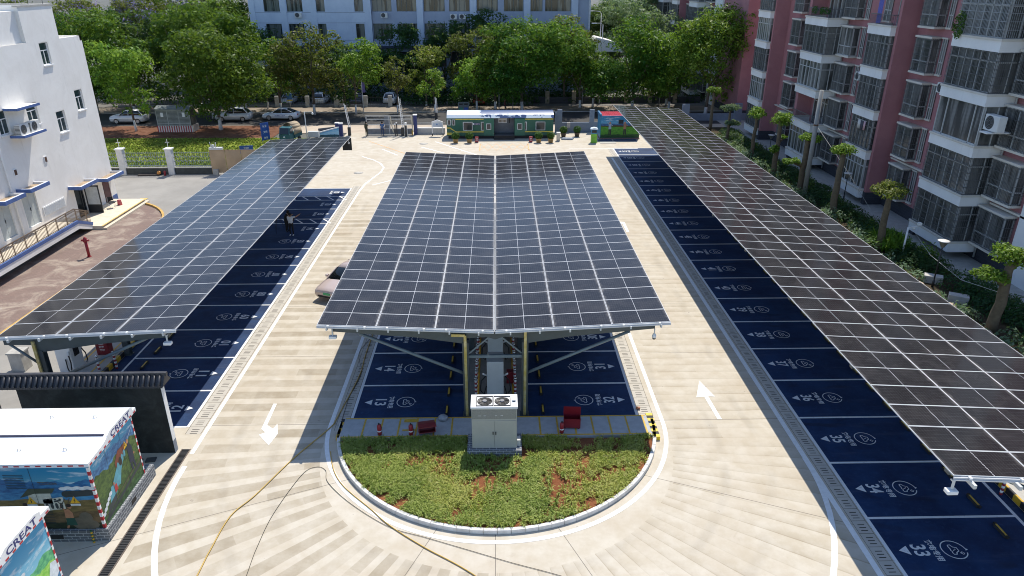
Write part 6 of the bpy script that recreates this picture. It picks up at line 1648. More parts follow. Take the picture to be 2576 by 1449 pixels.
# ------------------------------------------------------------------ pink apartment blocks on the right
def render_mat(name, a, b):
    t = NT(name); n1 = t.noise(.6,5,.65); x, y, z = t.xyz()
    st = t.noise(1.0,4,.7,vec=t.comb(t.math('MULTIPLY',t.math('ADD',x,y),2.6),t.math('MULTIPLY',z,.18),0))
    col = t.mix(t.ramp(n1,.3,.7), a, b); col = t.mix(t.math('MULTIPLY',t.ramp(st,.55,.8),.30), col, tuple(c*.6 for c in a))
    t.set(col, .85, 0, .25); t.bump(t.noise(40,2), .15, .01); return t.m
PINK = render_mat("pink_render", (.36,.165,.18), (.42,.20,.21))
BALW = render_mat("balcony_white", (.76,.755,.74), (.83,.825,.81))
LEDGE = render_mat("cream_ledge", (.58,.54,.47), (.68,.64,.57))
PLIN = brick_mat("dark_stone_plinth", (.062,.066,.08), (.10,.105,.12), .4, .2, .006)
def interior():
    t = NT("curtained_glass"); x, y, z = t.xyz()
    st = t.noise(1.0, 3, .6, vec=t.comb(t.math('MULTIPLY', y, 1.7), t.math('MULTIPLY', z, .22), t.math('MULTIPLY', x, .8)))
    fl = t.noise(1.0, 1, .5, vec=t.comb(t.math('FLOOR', t.math('DIVIDE', t.math('ADD', z, -1.0), 3.12)), t.math('FLOOR', t.math('DIVIDE', y, 3.1)), 0))
    c = t.mix(t.ramp(st, .40, .62), (.06,.062,.06), (.26,.26,.25)); c = t.mix(t.math('MULTIPLY', t.ramp(fl,.5,.7), t.ramp(st,.5,.55)), c, (.36,.35,.33))
    fine = t.n("ShaderNodeTexWave", wave_type='BANDS', bands_direction='Y'); fine.inputs["Scale"].default_value = 3.2; fine.inputs["Distortion"].default_value = 1.5; t.l(t.pos(), fine.inputs["Vector"])
    c = t.mix(t.math('MULTIPLY', fine.outputs[1], .35), c, (.03,.035,.035))
    t.set(c, .12, 0, .6); return t.m
CURT = interior()
FRMW = M("pvc_frame", (.46,.465,.46), .45, var=.04)
BARD = M("dark_grille", (.13,.135,.14), .5, .3)
BARW = M("pale_grille", (.33,.35,.37), .45, .3)
FH = 3.12
def apartment(y_off, label, floors=7, near_end=True):
    O = (31.3, 55+y_off, 0)
    root = empty("apartment_building", O, label, "building", "pink apartment blocks")
    def Lb(): return LB((31.3, 55, 0))
    H = 1.2 + FH*floors + .3
    yN, yF = 26.0, 86.0
    w = Lb(); w.box(31.3,44,yN,yF,1.02,H); w.build("wall", PINK, root)
    w = Lb(); w.box(31.28,44.02,yN,yF,0,1.02); w.build("plinth", PLIN, root)
    # fins
    for (a, b, xo) in ((55.25,55.6,29.8),(80.5,80.85,29.8),(47.82,48.35,29.85),(71.5,72.05,29.85)):
        f = Lb().box(xo,31.3,a,b,1.02,H).build("fin_wall", PINK, root); Lb().box(xo-.02,31.3,a-.02,b+.02,0,1.02).build("fin_plinth", PLIN, f)
    # white stair strip at the near end
    Lb().box(31.05,31.3,36.2,39.75,0,H).build("white_pilaster", BALW, root)
    for a, b in ((48.35,54.9),(36,42.6),(60.2,66.5),(72.05,80.4)): Lb().box(31.05,31.3,a,b,3.90,4.02).build("string_course", LEDGE, root)
    # ---- shared meshes
    def balcony_meshes(y0, y1, style, open_side):
        """meshes with z=0 at the ledge top"""
        xf = 29.4; D = {}
        p = Lb().box(xf,xf+.12,y0,y1,-.72,-.10).box(xf+.12,31.3,y0,y0+.12,-.72,-.10).box(xf+.12,31.3,y1-.12,y1,-.72,-.10).box(xf+.12,31.3,y0+.12,y1-.12,-.70,-.56)
        D['parapet'] = (p, BALW)
        l = Lb().box(xf-.07,xf+.16,y0-.07,y1+.02,-.10,.03).box(xf+.16,31.3,y0-.07,y0+.16,-.10,.03).box(xf+.16,31.3,y1-.14,y1+.02,-.10,.03)
        D['ledge'] = (l, LEDGE)
        top = FH-.72
        if style == 'open':
            g = Lb().box(31.2,31.28,y0+.9,y1-.9,-.5,top-.2); D['door_glass'] = (g, CURT)
            fr = Lb()
            n = 5
            for k in range(n): yy = y0+.9+(y1-y0-1.8)*k/(n-1); fr.box(31.14,31.2,yy-.04,yy+.04,-.5,top-.2)
            fr.box(31.14,31.2,y0+.9,y1-.9,top-.75,top-.68); D['door_frame'] = (fr, FRMW)
            r = Lb()
            n = int((y1-y0)/.14)
            for k in range(n+1): yy = y0+.06+(y1-y0-.12)*k/n; r.bar((xf+.06,yy,.03),(xf+.06,yy,.75),.018)
            for k in range(13): xx = xf+.06+k*.14; r.bar((xx,y0+.06,.03),(xx,y0+.06,.75),.018)
            r.bar((xf+.06,y0+.06,.75),(xf+.06,y1-.06,.75),.05); r.bar((xf+.06,y0+.06,.75),(31.2,y0+.06,.75),.05)
            D['railing'] = (r, BARD)
        else:
            g = Lb().box(xf+.16,xf+.18,y0+.16,y1-.02,.03,top).box(xf+.18,31.25,y0+.14,y0+.16,.03,top); D['glazing'] = (g, CURT)
            fr = Lb(); n = 6 if style != 'picture' else 3
            ts = [k/n for k in range(n+1)] if style != 'picture' else [0,.17,.80,1]
            for t in ts: yy = y0+.17+(y1-.05-y0-.17)*t; fr.box(xf+.10,xf+.158,yy-.035,yy+.035,.03,top)
            zt = top-.62 if style != 'picture' else top-.04
            fr.box(xf+.10,xf+.158,y0+.17,y1-.05,zt,zt+.07).box(xf+.10,xf+.158,y0+.17,y1-.05,.03,.10)
            for t in (0,.5,1): xx = xf+.2+(31.2-xf-.2)*t; fr.box(xx-.03,xx+.03,y0+.08,y0+.138,.03,top)
            fr.box(xf+.2,31.2,y0+.08,y0+.138,zt,zt+.06)
            D['frame'] = (fr, FRMW)
            if style in ('bars','palebars'):
                b = Lb(); n = int((y1-y0)/.125)
                for k in range(n+1): yy = y0+.03+(y1-y0-.06)*k/n; b.bar((xf+.03,yy,.03),(xf+.03,yy,top-.02),.018)
                for k in range(15): xx = xf+.03+k*.125; b.bar((xx,y0+.03,.03),(xx,y0+.03,top-.02),.018)
                for k in range(6): zz = .06+(top-.12)*k/5; b.bar((xf+.025,y0,zz),(xf+.025,y1,zz),.028); b.bar((xf,y0+.025,zz),(31.25,y0+.025,zz),.028)
                D['grille'] = (b, BARD if style == 'bars' else BARW)
        return {k: (v[0].mesh_local(k), v[1]) for k, v in D.items()}
    def mesh_local(s, name, mats=None):
        s.v = [tuple(Vector(p)-s.o) for p in s.v]; return s.mesh(name, [])
    LB.mesh_local = mesh_local
    def bay_meshes(y0, y1, bars=True):
        xf = 30.6; D = {}; h = 2.38
        D['sill'] = (Lb().box(xf-.08,31.3,y0-.08,y1+.08,-.10,.04), LEDGE); D['hood'] = (Lb().box(xf-.08,31.3,y0-.08,y1+.08,h,h+.13), LEDGE)
        D['pane'] = (Lb().box(xf+.06,31.28,y0+.06,y1-.06,.04,h), CURT)
        f = Lb()
        for yy in (y0+.03,(y0+y1)/2,y1-.03): f.box(xf,xf+.058,yy-.035,yy+.035,.04,h)
        for zz in (.04,.78,h-.07): f.box(xf,xf+.056,y0,y1,zz,zz+.07); f.box(xf+.058,31.28,y0,y0+.058,zz,zz+.07)
        f.box(xf,xf+.12,y0,y0+.057,.04,h).box(31.18,31.28,y0,y0+.057,.04,h); D['frame'] = (f, FRMW)
        if bars:
            b = Lb(); n = int((y1-y0)/.12)
            for k in range(n+1): yy = y0+(y1-y0)*k/n; b.bar((xf-.05,yy,.04),(xf-.05,yy,h),.016)
            for k in range(6): xx = xf-.05+.13*k; b.bar((xx,y0-.05,.04),(xx,y0-.05,h),.016)
            for k in range(5): zz = .1+(h-.2)*k/4; b.bar((xf-.05,y0-.05,zz),(xf-.05,y1,zz),.024); b.bar((xf-.05,y0-.05,zz),(31.28,y0-.05,zz),.024)
            D['grille'] = (b, BARD)
        return {k: (v[0].mesh_local(k), v[1]) for k, v in D.items()}
    def place(kind, parts, z, main):
        me, mt = parts[main]
        if not me.materials: me.materials.append(mt)
        o = mob(kind, me, root, (0,0,z))
        for k, (me, mt) in parts.items():
            if k == main: continue
            if not me.materials: me.materials.append(mt)
            mob(k, me, o)
    cols = {  # balcony columns: y range, style per floor from the ground up
        'n': (43.0,47.8,['bars','bars','picture','bars','palebars','bars','open']),
        'm': (55.6,59.15,['plain','bars','bars','bars','open','bars','open']),
        'f': (66.6,71.5,['plain','open','plain','bars','open','open','bars']),
        'e': (80.85,84.6,['bars','plain','bars','plain','bars','bars','open'])}
    cache = {}
    for c, (a, b, sty) in cols.items():
        for k in range(floors):
            key = (c, sty[k])
            if key not in cache: cache[key] = balcony_meshes(a, b, 'x' if sty[k] == 'plain' else sty[k], True)
            place("balcony", cache[key], 1.2+FH*k, 'parapet')
    for (a, b, bars) in ((40.3,42.75,True),(52.05,54.05,True),(64.0,66.4,True),(75.4,77.6,True)):
        mm = bay_meshes(a, b, bars); mm2 = bay_meshes(a, b, False)
        for k in range(floors): place("bay_window", mm2 if (a == 64.0 and k == 3) else mm, 1.3+FH*k, 'sill')
    for (a, b) in ((51.2,51.75),(59.5,60.6),(63.0,63.6)):
        m1 = Lb().box(31.24,31.29,a,b,.04,2.4).mesh_local("window"); m2 = Lb().box(31.15,31.3,a-.05,b+.05,-.08,.04).mesh_local("sill"); m3 = Lb().box(31.15,31.3,a-.05,b+.05,2.4,2.5).mesh_local("hood"); m4 = Lb().box(31.20,31.238,(a+b)/2-.03,(a+b)/2+.03,.04,2.4).box(31.20,31.238,a,a+.05,.04,2.4).box(31.20,31.238,b-.05,b,.04,2.4).box(31.20,31.238,a,b,.8,.87).mesh_local("frame")
        parts = {'window':(m1,CURT),'sill':(m2,LEDGE),'hood':(m3,LEDGE),'frame':(m4,FRMW)}
        for k in range(floors): place("window", parts, 1.3+FH*k, 'window')
    for y in (42.85,66.5): Lb().cyl((31.15,y,.2),(31.15,y,H),.06,n=8).build("downpipe", FRMW, root)
    root.location = O
    return root
apartment(0, "pink apartment block with white barred balconies beside the garden")
apartment(68, "second pink apartment block, farther away behind the street trees", 7)
ac_unit((29.75,42.2,8.55), R(180), "white air conditioner unit on the pink block's balcony corner, with a blue sticker", 1.55)
tag(MB().box(29.2,31.2,41.9,42.6,8.42,8.5).build("unit_shelf", BALW), "white shelf carrying the air conditioner unit on the pink block", "shelf")
hp_ = mob("hanging_plant", np_mesh("hanging_plant", leaf_cloud(260,(29.25,47.2,14.3),(.22,.55,.9),.10), 4, [LEAFP])); tag(hp_, "leafy plant hanging through a balcony grille of the pink block", "plant")
for i, (y, z) in enumerate(((69.8,14.0),(68.2,14.0),(67.2,14.0))): tag(mob("balcony_plant", np_mesh("balcony_plant", leaf_cloud(160,(29.5,y,z+.25),(.22,.5,.35),.09), 4, [LEAFP])), "green plant on the high balcony ledge of the pink block, %s of three along it" % ["farthest","middle","nearest"][i], "plant", "plants on the balcony ledge")

# ------------------------------------------------------------------ blue grey campus building behind the trees
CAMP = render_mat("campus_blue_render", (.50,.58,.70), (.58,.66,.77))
CAMP_SHADE = render_mat("campus_shaded_render", (.34,.39,.49), (.40,.45,.55))  # same render, darker: the shade of the recess is put into the colour
cb_ = empty("campus_building", (-12,118,0), "pale blue grey campus building with wide windows behind the street trees", "building")
def Cb(): return LB((-12,118,0))
CX0, CX1 = -38.0, 14.4
xw = [(-35.7,-33.3,1),(-32.2,-29.8,1),(-27.7,-26.4,0),(-21.85,-20.5,0),(-19.2,-16.2,1),(-15.4,-12.35,1),(-11.2,-7.97,1),(-7.28,-4.13,1),(-2.98,.25,1),(1.2,4.2,1),(5.3,7.2,1),(7.6,11.6,1)]
sills = [3.9, 8.1, 12.15, 16.25, 20.3]
def cam_wall(x0, x1, y, mat, name):
    m = Cb(); ws_ = [w for w in xw if w[0] >= x0 and w[1] <= x1]
    zs = [0]
    for s in sills: zs += [s, s+2.3]
    zs.append(24)
    xsx = sorted({x0,x1,*[w[0] for w in ws_],*[w[1] for w in ws_]})
    for a, b in zip(xsx[:-1], xsx[1:]):
        hole = any(w[0] <= a and b <= w[1] for w in ws_)
        if not hole: m.box(a, b, y, y+.3, 0, 24)
        else:
            for i in range(0, len(zs), 2): m.box(a, b, y, y+.3, zs[i], zs[i+1])
    m.build(name, mat, cb_)
cam_wall(CX0, -19.3, 118.0, CAMP, "wall"); cam_wall(-19.3, CX1, 118.35, CAMP_SHADE, "recessed_wall")
Cb().box(CX0,CX1,118.9,132,0,24).build("inner_block", M("campus_core",(.05,.055,.06),.8), cb_)
pl_ = Cb()
for x in (-20.3,-12.3,-4.05,4.3,11.7): pl_.box(x,x+1.0,117.85,118.36,0,24)
for x in (-38.0,-33.2,-28.6): pl_.box(x,x+.9,117.9,118.0,0,24)
pl_.build("pilaster", CAMP, cb_)
jn = Cb()
for z in (7.95,10.5,12.0,14.55,16.1): jn.box(CX0,-20.3,117.985,117.999,z,z+.05)
jn.build("joint_line", M("joint_grey",(.22,.26,.32),.8), cb_); Cb().box(CX0-.1,CX1,117.7,118.5,6.75,7.1).build("base_band", M("navy_base_band",(.04,.05,.09),.7), cb_)
CWIN = NT("campus_glass"); x_, y_, z_ = CWIN.xyz(); cu = CWIN.noise(1,3,.6,vec=CWIN.comb(CWIN.math('MULTIPLY',x_,1.6),CWIN.math('MULTIPLY',z_,.12),3)); CWIN.set(CWIN.mix(CWIN.ramp(cu,.45,.55),(.02,.028,.03),(.15,.17,.155)), .12, 0, .5); CWIN = CWIN.m
for (a, b, wide) in xw:
    y = 118.12 if a < -19.3 else 118.47
    for s in sills[1:4]:
        f = Cb(); n = 4 if wide else 2
        for k in range(n+1): xx = a+.03+(b-a-.06)*k/n; f.box(xx-.03,xx+.03,y,y+.06,s,s+2.3)
        for zz in (s,s+1.65,s+2.24): f.box(a,b,y,y+.055,zz,zz+.06)
        o = f.build("window", M("window_bar_grey",(.10,.12,.12),.5), cb_); Cb().box(a,b,y+.06,y+.1,s,s+2.3).build("pane", CWIN, o)
Cb().box(CX1-.01,CX1+.25,117.9,132,0,24).build("end_wall", M("campus_end_white",(.62,.64,.66),.8), cb_)
for i, (x, z) in enumerate(((-30.5,11.3),(-17.3,11.25),(-5.2,11.05),(-35.2,7.2),(-6.6,11.05))): ac_unit((x,117.75,z), R(-90), "air conditioner unit on the campus building wall, %s" % ["under the second window","under the wide middle window","right of the dark tree pair","lowest at the left","left of the dark tree pair"][i], 1.25, "air conditioners on the campus building")

# ------------------------------------------------------------------ campus fence and hedge along the street
cf = empty("campus_fence", (-24,104.3,0), "dark barred campus fence with pale pillars across the street", "fence")
fb2 = MB(); 
for k in range(150): fb2.bar((-30+k*.26,0,.3),(-30+k*.26,0,1.35),.02)
fb2.box(-30,9,-.02,.02,1.28,1.33).box(-30,9,-.02,.02,.4,.45); fb2.build("bars", DARKM, cf); MB().box(-30,9,-.12,.12,0,.3).build("plinth_wall", M("grey_fence_plinth",(.16,.17,.18),.8), cf)
for x in (-12.0,-7.4,-3.1,1.0,1.7,5.2,8.7): MB().box(x-.28,x+.28,-.2,.2,0,1.5).build("pillar", M("fence_pillar_grey",(.40,.40,.38),.8), cf)
rf = empty("stone_fence", (16,106.6,0), "low dark wall with beige stone pillars behind the hedge on the far street side", "fence")
MB().box(-11,14,-.1,.1,0,.9).build("plinth_wall", M("dark_street_wall",(.06,.06,.065),.85), rf)
for x in (-8.6,-4.7,-.9,3.0,6.5,10.2): MB().box(x-.3,x+.3,-.25,.25,0,1.75).build("pillar", M("beige_pillar",(.36,.29,.21),.8), rf)

# ------------------------------------------------------------------ foliage
HUES = {
 'bright': ((0.0719,0.1485,0.0152),(0.1102,0.2059,0.0231),(0.1914,0.2871,0.0429)),
 'bright2': ((0.0560,0.1218,0.0161),(0.0966,0.1778,0.0224),(0.1673,0.2387,0.0357)),
 'mid': ((0.0258,0.0768,0.0109),(0.0456,0.1102,0.0136),(0.0891,0.1625,0.0238)),
 'olive': ((0.0496,0.0645,0.0161),(0.0763,0.0899,0.0236),(0.1345,0.1345,0.0378)),
 'yolive': ((0.0719,0.1003,0.0172),(0.1148,0.1386,0.0271),(0.1914,0.1914,0.0462)),
 'dark': ((0.0122,0.0468,0.0187),(0.0202,0.0648,0.0252),(0.0353,0.0922,0.0295)),
 'grey': ((0.0680,0.1207,0.0680),(0.1045,0.1666,0.0986),(0.1845,0.2465,0.1538))}
LM = {k: [leaf_mat("leaf_%s_%d" % (k, i), c, tuple(x*1.3 for x in c), tuple(x*1.7 for x in c), .42) for i, c in enumerate(v)] for k, v in HUES.items()}
JAC = leaf_mat("jacaranda_bloom", (.22,.18,.42), (.30,.25,.52), (.40,.35,.62), .3)
BARK = M("bark", (.13,.10,.075), .9, var=.3, vs=6, bump=.4)
LIME = M("limewashed_bark", (.55,.54,.52), .9, var=.1)
def crown_mesh(rx, ry, h, hue, seed, leaf=.21, cover=1.0, bloom=0):
    """lobes -> clumps -> leaf-sized faces; uneven outline, gaps between the lobes"""
    r2 = np.random.default_rng(seed); V = []; MI = []
    nl = int(np.clip(4+rx*1.3, 5, 13)); hz = h/2
    lobes = [(0,0,hz*r2.uniform(.25,.45),r2.uniform(.50,.60)*rx)]
    for i in range(nl):
        a = 2*np.pi*(i*.618)+r2.uniform(-.4,.4); q = r2.uniform(.42,.72); z = r2.uniform(-.72,.55)*hz
        lobes.append((np.cos(a)*rx*q, np.sin(a)*ry*q, z, r2.uniform(.30,.50)*rx*(1-.25*max(z/hz,0))))
    for (lx, ly, lz, lr) in lobes:
        nb = int(np.clip(9+lr*lr*5.0, 10, 44)); k0 = r2.choice([0,1,2], p=[.25,.45,.30])
        for j in range(nb):
            u = r2.normal(size=3); u[2] += .15; u /= np.linalg.norm(u); rr = r2.uniform(.55,1.12)
            rb = r2.uniform(.16,.34)*lr*(1.2 if lr < 1 else 1)+.12
            c = np.array([lx+u[0]*rr*lr, ly+u[1]*rr*lr*min(1,ry/rx*1.1), np.clip(lz+u[2]*rr*lr*.78,-hz*1.02,hz*1.05)])
            n = int(cover*30*rb**2/(leaf/.21)**2)+12
            d = r2.normal(size=(n,3)); d[:,2] += .45; d /= np.linalg.norm(d,axis=1)[:,None]
            p = c + d*(rb*r2.uniform(.55,1.2,n))[:,None]*np.array([1.15,1.15,.72])
            nr = d + r2.normal(0,.40,(n,3)); nr[:,2] += .35; nr /= np.linalg.norm(nr,axis=1)[:,None]
            a = np.cross(nr, r2.normal(size=(n,3))); a /= np.linalg.norm(a,axis=1)[:,None]; b = np.cross(nr,a)
            s = (leaf*r2.uniform(.5,1.35,n))[:,None]
            V.append(np.stack([p-a*s, p-b*s*.42+nr*s*.12, p+a*s, p+b*s*.42+nr*s*.12],1).reshape(-1,3))
            k = k0 if r2.uniform() < .6 else r2.choice([0,1,2], p=[.3,.4,.3])
            mi = np.where(r2.uniform(size=n) < .8, k, r2.integers(0,3,n))
            if bloom and c[2] > .1*hz and r2.uniform() < bloom: mi = np.where(r2.uniform(size=n) < .75, 3, mi)
            MI.append(mi)
    return np_mesh("crown", np.concatenate(V), 4, LM[hue]+([JAC] if bloom else []), np.concatenate(MI))
def trunk_mb(hc, h, rx, tr, seed, white=1.1, forks=4):
    r2 = random.Random(seed); m = MB()
    lean = (r2.uniform(-.25,.25), r2.uniform(-.15,.15)); zc = hc-h*.30
    p = [(lean[0]*t*.8, lean[1]*t*.8, zc*t) for t in (0,.33,.66,1)]
    rad = [tr*1.25, tr, tr*.86, tr*.7]
    zw = min(white/zc, .9); wp_ = (lean[0]*zw*.8, lean[1]*zw*.8, zc*zw)
    m.tube([p[0], (p[0][0]*.5+wp_[0]*.5, p[0][1]*.5+wp_[1]*.5, wp_[2]*.4), wp_], [tr*1.4, tr*1.1, tr*1.03], 8, 1)
    m.tube([wp_]+[q for q in p if q[2] > wp_[2]+.05], [tr*1.02]+[r_ for q, r_ in zip(p, rad) if q[2] > wp_[2]+.05], 8, 0)
    for k in range(forks):
        a = k*2*math.pi/forks+r2.uniform(-.4,.4); z0 = zc*r2.uniform(.62,1.0); t0 = z0/zc; ex = rx*r2.uniform(.35,.62)
        b0 = (lean[0]*t0*.8, lean[1]*t0*.8, z0); b2 = (b0[0]+ex*math.cos(a), b0[1]+ex*math.sin(a), hc+h*r2.uniform(-.05,.28)); b1 = (b0[0]*.45+b2[0]*.55, b0[1]*.45+b2[1]*.55, z0+(b2[2]-z0)*.42)
        m.tube([b0, b1, b2], [tr*.6, tr*.42, tr*.12], 6, 0)
    return m
def tree(x, y, rx, zt, zb, xt, hue, label, seed, tr=.16, white=1.15, leaf=.21, bloom=0, ry=None, forks=4, group="trees along the street and campus"):
    rx *= 1.12; zb = max(zb-.7, 1.0); zt += .25
    o = empty("tree", (xt,y,0), label, "tree", group)
    h = zt-zb; hc = (zt+zb)/2
    mob("crown", crown_mesh(rx, ry or min(rx*.9, 4.6), h, hue, seed, leaf, 1.0, bloom), o, (x-xt,0,hc))
    trunk_mb(hc, h, rx, tr, seed, white, forks).build("trunk", [BARK, LIME], o, fix=False)
    return o
TREES = [
(-43.9,87.0,3.85,10.0,2.7,-43.5,'bright',"thin bright green tree with a limewashed trunk, right of the white office building",.13,1.3,0),
(-33.9,87.6,6.0,11.3,2.4,-33.6,'mid',"huge dense green tree with limewashed trunk right of the metal kiosk",.2,1.5,0),
(-38.7,101.0,6.7,14.6,3.0,-40.9,'mid',"very tall green tree rising behind the huge tree by the kiosk",.2,1.1,0),
(-24.8,97.6,4.4,12.4,3.0,-24.6,'olive',"dark olive tree with a forked limewashed trunk behind the white saloon car",.17,1.4,0),
(-17.7,98.0,3.1,9.8,3.0,-19.1,'bright',"bright lime green tree right of the dark olive tree",.12,1.3,0),
(-13.7,98.3,2.3,7.7,2.6,-13.5,'olive',"slim olive brown tree with a leaning white trunk behind the gate",.10,1.2,0),
(-9.8,104.8,3.4,8.7,2.2,-10.2,'yolive',"yellowish olive tree behind the campus hedge, in line with the notice board",.13,.6,0),
(-8.7,98.5,1.6,6.4,2.5,-8.45,'bright',"small slender bright green tree behind the notice board",.07,1.2,0),
(-15.1,112.5,4.0,11.3,2.0,-15.2,'dark',"dark bluish tree before the campus building, left of the dark pair",.18,.6,0),
(-7.7,112.5,3.5,12.8,2.0,-7.9,'dark',"dark bluish tree before the campus building, right of the dark pair",.18,.6,0),
(-1.3,114.0,3.7,13.4,4.0,-1.8,'dark',"dark tree close to the campus building behind the tall olive tree",.18,.6,0),
(-3.9,105.5,3.6,11.6,2.6,-4.0,'olive',"tall olive tree rising behind the left half of the green carriage",.15,.6,0),
(-3.4,100.8,3.1,7.5,2.0,-2.8,'bright',"low bright green tree directly behind the left half of the green carriage",.14,1.3,0),
(4.3,100.7,6.2,12.9,2.6,3.5,'mid',"large rounded green tree with several stems behind the right half of the green carriage",.2,1.2,0),
(9.6,107.0,4.1,12.7,4.0,9.9,'olive',"olive tree between the two large rounded trees, standing farther back",.16,.6,0),
(18.6,101.5,6.1,11.8,2.6,19.0,'mid',"large spreading green tree behind the far end of the right canopy",.2,1.2,0),
(29.0,97.0,5.8,14.3,2.6,28.2,'bright2',"very large yellowish green tree beside the pink apartment block",.22,1.0,0),
(21.4,128.0,5.0,13.4,5.0,21.3,'grey',"larger of two grey green weeping trees far behind the street",.2,.6,0),
(27.0,118.0,3.2,12.9,4.0,27.4,'grey',"smaller of two grey green weeping trees far behind the street",.16,.6,0),
(-53.2,99.0,5.2,13.9,2.2,-54.2,'mid',"tall green tree just right of the office building roof",.2,1.1,0),
(-49.5,105.0,5.4,14.2,2.0,-51.1,'dark',"dark green tree with jacaranda blossom sprays behind the thin bright tree",.2,.6,.06),
(-63.4,115.0,4.8,15.2,5.0,-64.6,'olive',"far olive tree with purple blossom above the office building roof, left of two",.2,.6,.30),
(-56.0,121.0,4.8,15.3,4.5,-56.8,'olive',"far olive tree with purple blossom above the office building roof, right of two",.2,.6,.32),
(-42.6,122.0,5.0,15.4,4.0,-44.2,'mid',"far green tree left of the campus building",.2,.6,.0),
(-49.0,126.0,5.0,16.3,5.0,-49.0,'olive',"far tree with purple blossom behind the tall tree by the kiosk",.2,.6,.35),
(-31.9,103.0,1.7,9.0,2.0,-32.4,'bright',"narrow bright green tree between the huge tree and the dark olive tree",.10,1.0,0),
(-72.0,116.0,4.2,15.6,6.0,-72.5,'olive',"far tree with purple blossom at the upper left corner",.2,.6,.35),
(37.5,108.0,3.6,11.6,1.0,38.2,'dark',"dark tree at the far end of the pink apartment block",.18,.6,0),
(13.2,103.5,2.6,6.6,2.2,13.7,'mid',"lower green tree filling the gap between the two large rounded trees",.14,1.2,0),
(-60.0,107.0,4.5,12.0,1.5,-60.0,'mid',"green tree behind the office building roof edge",.18,.6,0),
(24.2,104.5,3.2,8.5,1.6,24.5,'mid',"green tree left of the very large tree by the pink block",.16,1.0,0),
(-36.5,111.0,4.2,12.0,1.2,-36.5,'dark',"dark tree left of the campus building's left corner",.18,.6,0),
(-30.0,112.5,3.6,7.6,1.0,-30.0,'dark',"low dark tree under the campus building's left windows",.16,.6,0),
(-24.0,113.0,3.6,7.4,1.0,-24.0,'olive',"low olive tree hiding the campus building's base band, left",.16,.6,0),
(-19.5,112.0,3.2,7.6,1.0,-19.5,'dark',"low dark tree behind the bright lime green tree",.16,.6,0),
(-11.5,109.0,3.4,7.6,1.0,-11.5,'dark',"low dark tree between the dark bluish pair",.16,.6,0),
(2.6,112.5,3.8,9.0,1.0,2.6,'dark',"dark tree behind the large rounded tree by the carriage",.16,.6,0),
(12.5,113.0,3.6,10.5,1.0,12.5,'dark',"dark tree in front of the campus building's right end",.16,.6,0),
(-45.5,112.0,4.6,13.6,1.2,-45.5,'dark',"dark tree filling the gap behind the tall tree by the kiosk",.18,.6,0),
(-68.0,108.0,4.4,13.0,1.2,-68.0,'dark',"dark tree behind the office building's parapet",.18,.6,0),
(-60.0,132.0,6.0,17.5,3.0,-60.0,'mid',"far green tree at the top edge, left of the purple blossoms",.2,.6,.0),
(-38.0,137.0,6.0,16.6,3.0,-40.0,'olive',"far olive tree rising above the others left of the campus building",.2,.6,.1),
(24.5,140.0,6.5,16.0,2.0,24.5,'grey',"far grey green tree in the gap between campus building and pink block",.2,.6,0),
(22.5,112.0,3.6,8.6,1.0,22.5,'dark',"dark tree in the gap behind the large spreading tree",.16,.6,0),
(-57.0,93.5,4.2,9.5,1.6,-57.0,'mid',"green tree behind the office building's far corner, lower",.16,1.2,0),
(-48.5,97.5,4.4,11.0,1.8,-48.5,'mid',"green tree between the thin bright tree and the tall tree by the kiosk",.17,1.3,0),
(-29.5,99.5,3.6,10.2,1.8,-29.5,'mid',"green tree just left of the dark olive tree, behind the parked cars",.15,1.3,0),
(-21.2,101.5,3.2,9.6,1.6,-21.2,'dark',"dark green tree tucked between the dark olive and bright lime trees",.15,1.0,0),
(-.2,101.5,3.4,9.8,1.6,-.2,'mid',"green tree left of the large rounded tree behind the carriage",.16,1.1,0),
(12.0,102.5,4.0,10.2,1.6,11.8,'mid',"green tree joining the two large rounded trees behind the grey wall",.17,1.1,0),
(24.0,101.5,4.2,11.0,1.8,24.2,'bright2',"yellowish green tree left of the very large tree by the pink block",.17,1.0,0),
(-37.0,95.0,3.2,8.0,1.8,-37.2,'mid',"low green tree behind the metal kiosk",.14,1.2,0),
(18.0,136.0,6.0,14.0,1.0,18.0,'dark',"dark tree far behind the campus building's right corner",.2,.6,0)]
for i, (x,y,rx,zt,zb,xt,hue,lab,tr_,wh,bl) in enumerate(TREES): tree(x,y,rx,zt,zb,xt,hue,lab,100+i,tr_,wh,.22 if rx > 2.5 else .17,bl,forks=5 if rx > 5 else 4)
# pollarded garden trees along the path
def pollard(x, y, h, label, seed, r=.22, clumps=((0,0,0,.95,.55),), hue='bright', flat=True):
    o = empty("pollarded_tree", (x,y,0), label, "tree", "pollarded trees in the garden")
    r2 = random.Random(seed); m = MB(); n = 7
    pts = [(r2.uniform(-.05,.05), r2.uniform(-.05,.05), h*t/n) for t in range(n+1)]
    m.tube(pts, [r*1.25]+[r*(1.02-.05*k+r2.uniform(-.05,.05)) for k in range(n)], 10)
    for (cx,cy,cz,cr,ch) in clumps:
        for k in range(3): m.tube([(0,0,h-.5+cz*.9),(cx*.5+r2.uniform(-.2,.2),cy*.5+r2.uniform(-.2,.2),h-.1+cz),(cx+cr*.5*math.cos(k*2.1),cy+cr*.5*math.sin(k*2.1),h+.15+cz)], [r*.5,r*.3,r*.1], 6)
    m.build("trunk", M("pollard_bark",(.145,.11,.07),.9,var=.25,vs=5,bump=.3), o, fix=False)
    V = [crown_v(cx, cy, h+cz+.1, cr, ch, seed+i) for i, (cx,cy,cz,cr,ch) in enumerate(clumps)]
    mob("crown", np_mesh("crown", np.concatenate([v for v in V]), 4, [LM[hue][1], LM[hue][2], LM[hue][0]], rng.integers(0,3,sum(len(v)//4 for v in V))), o)
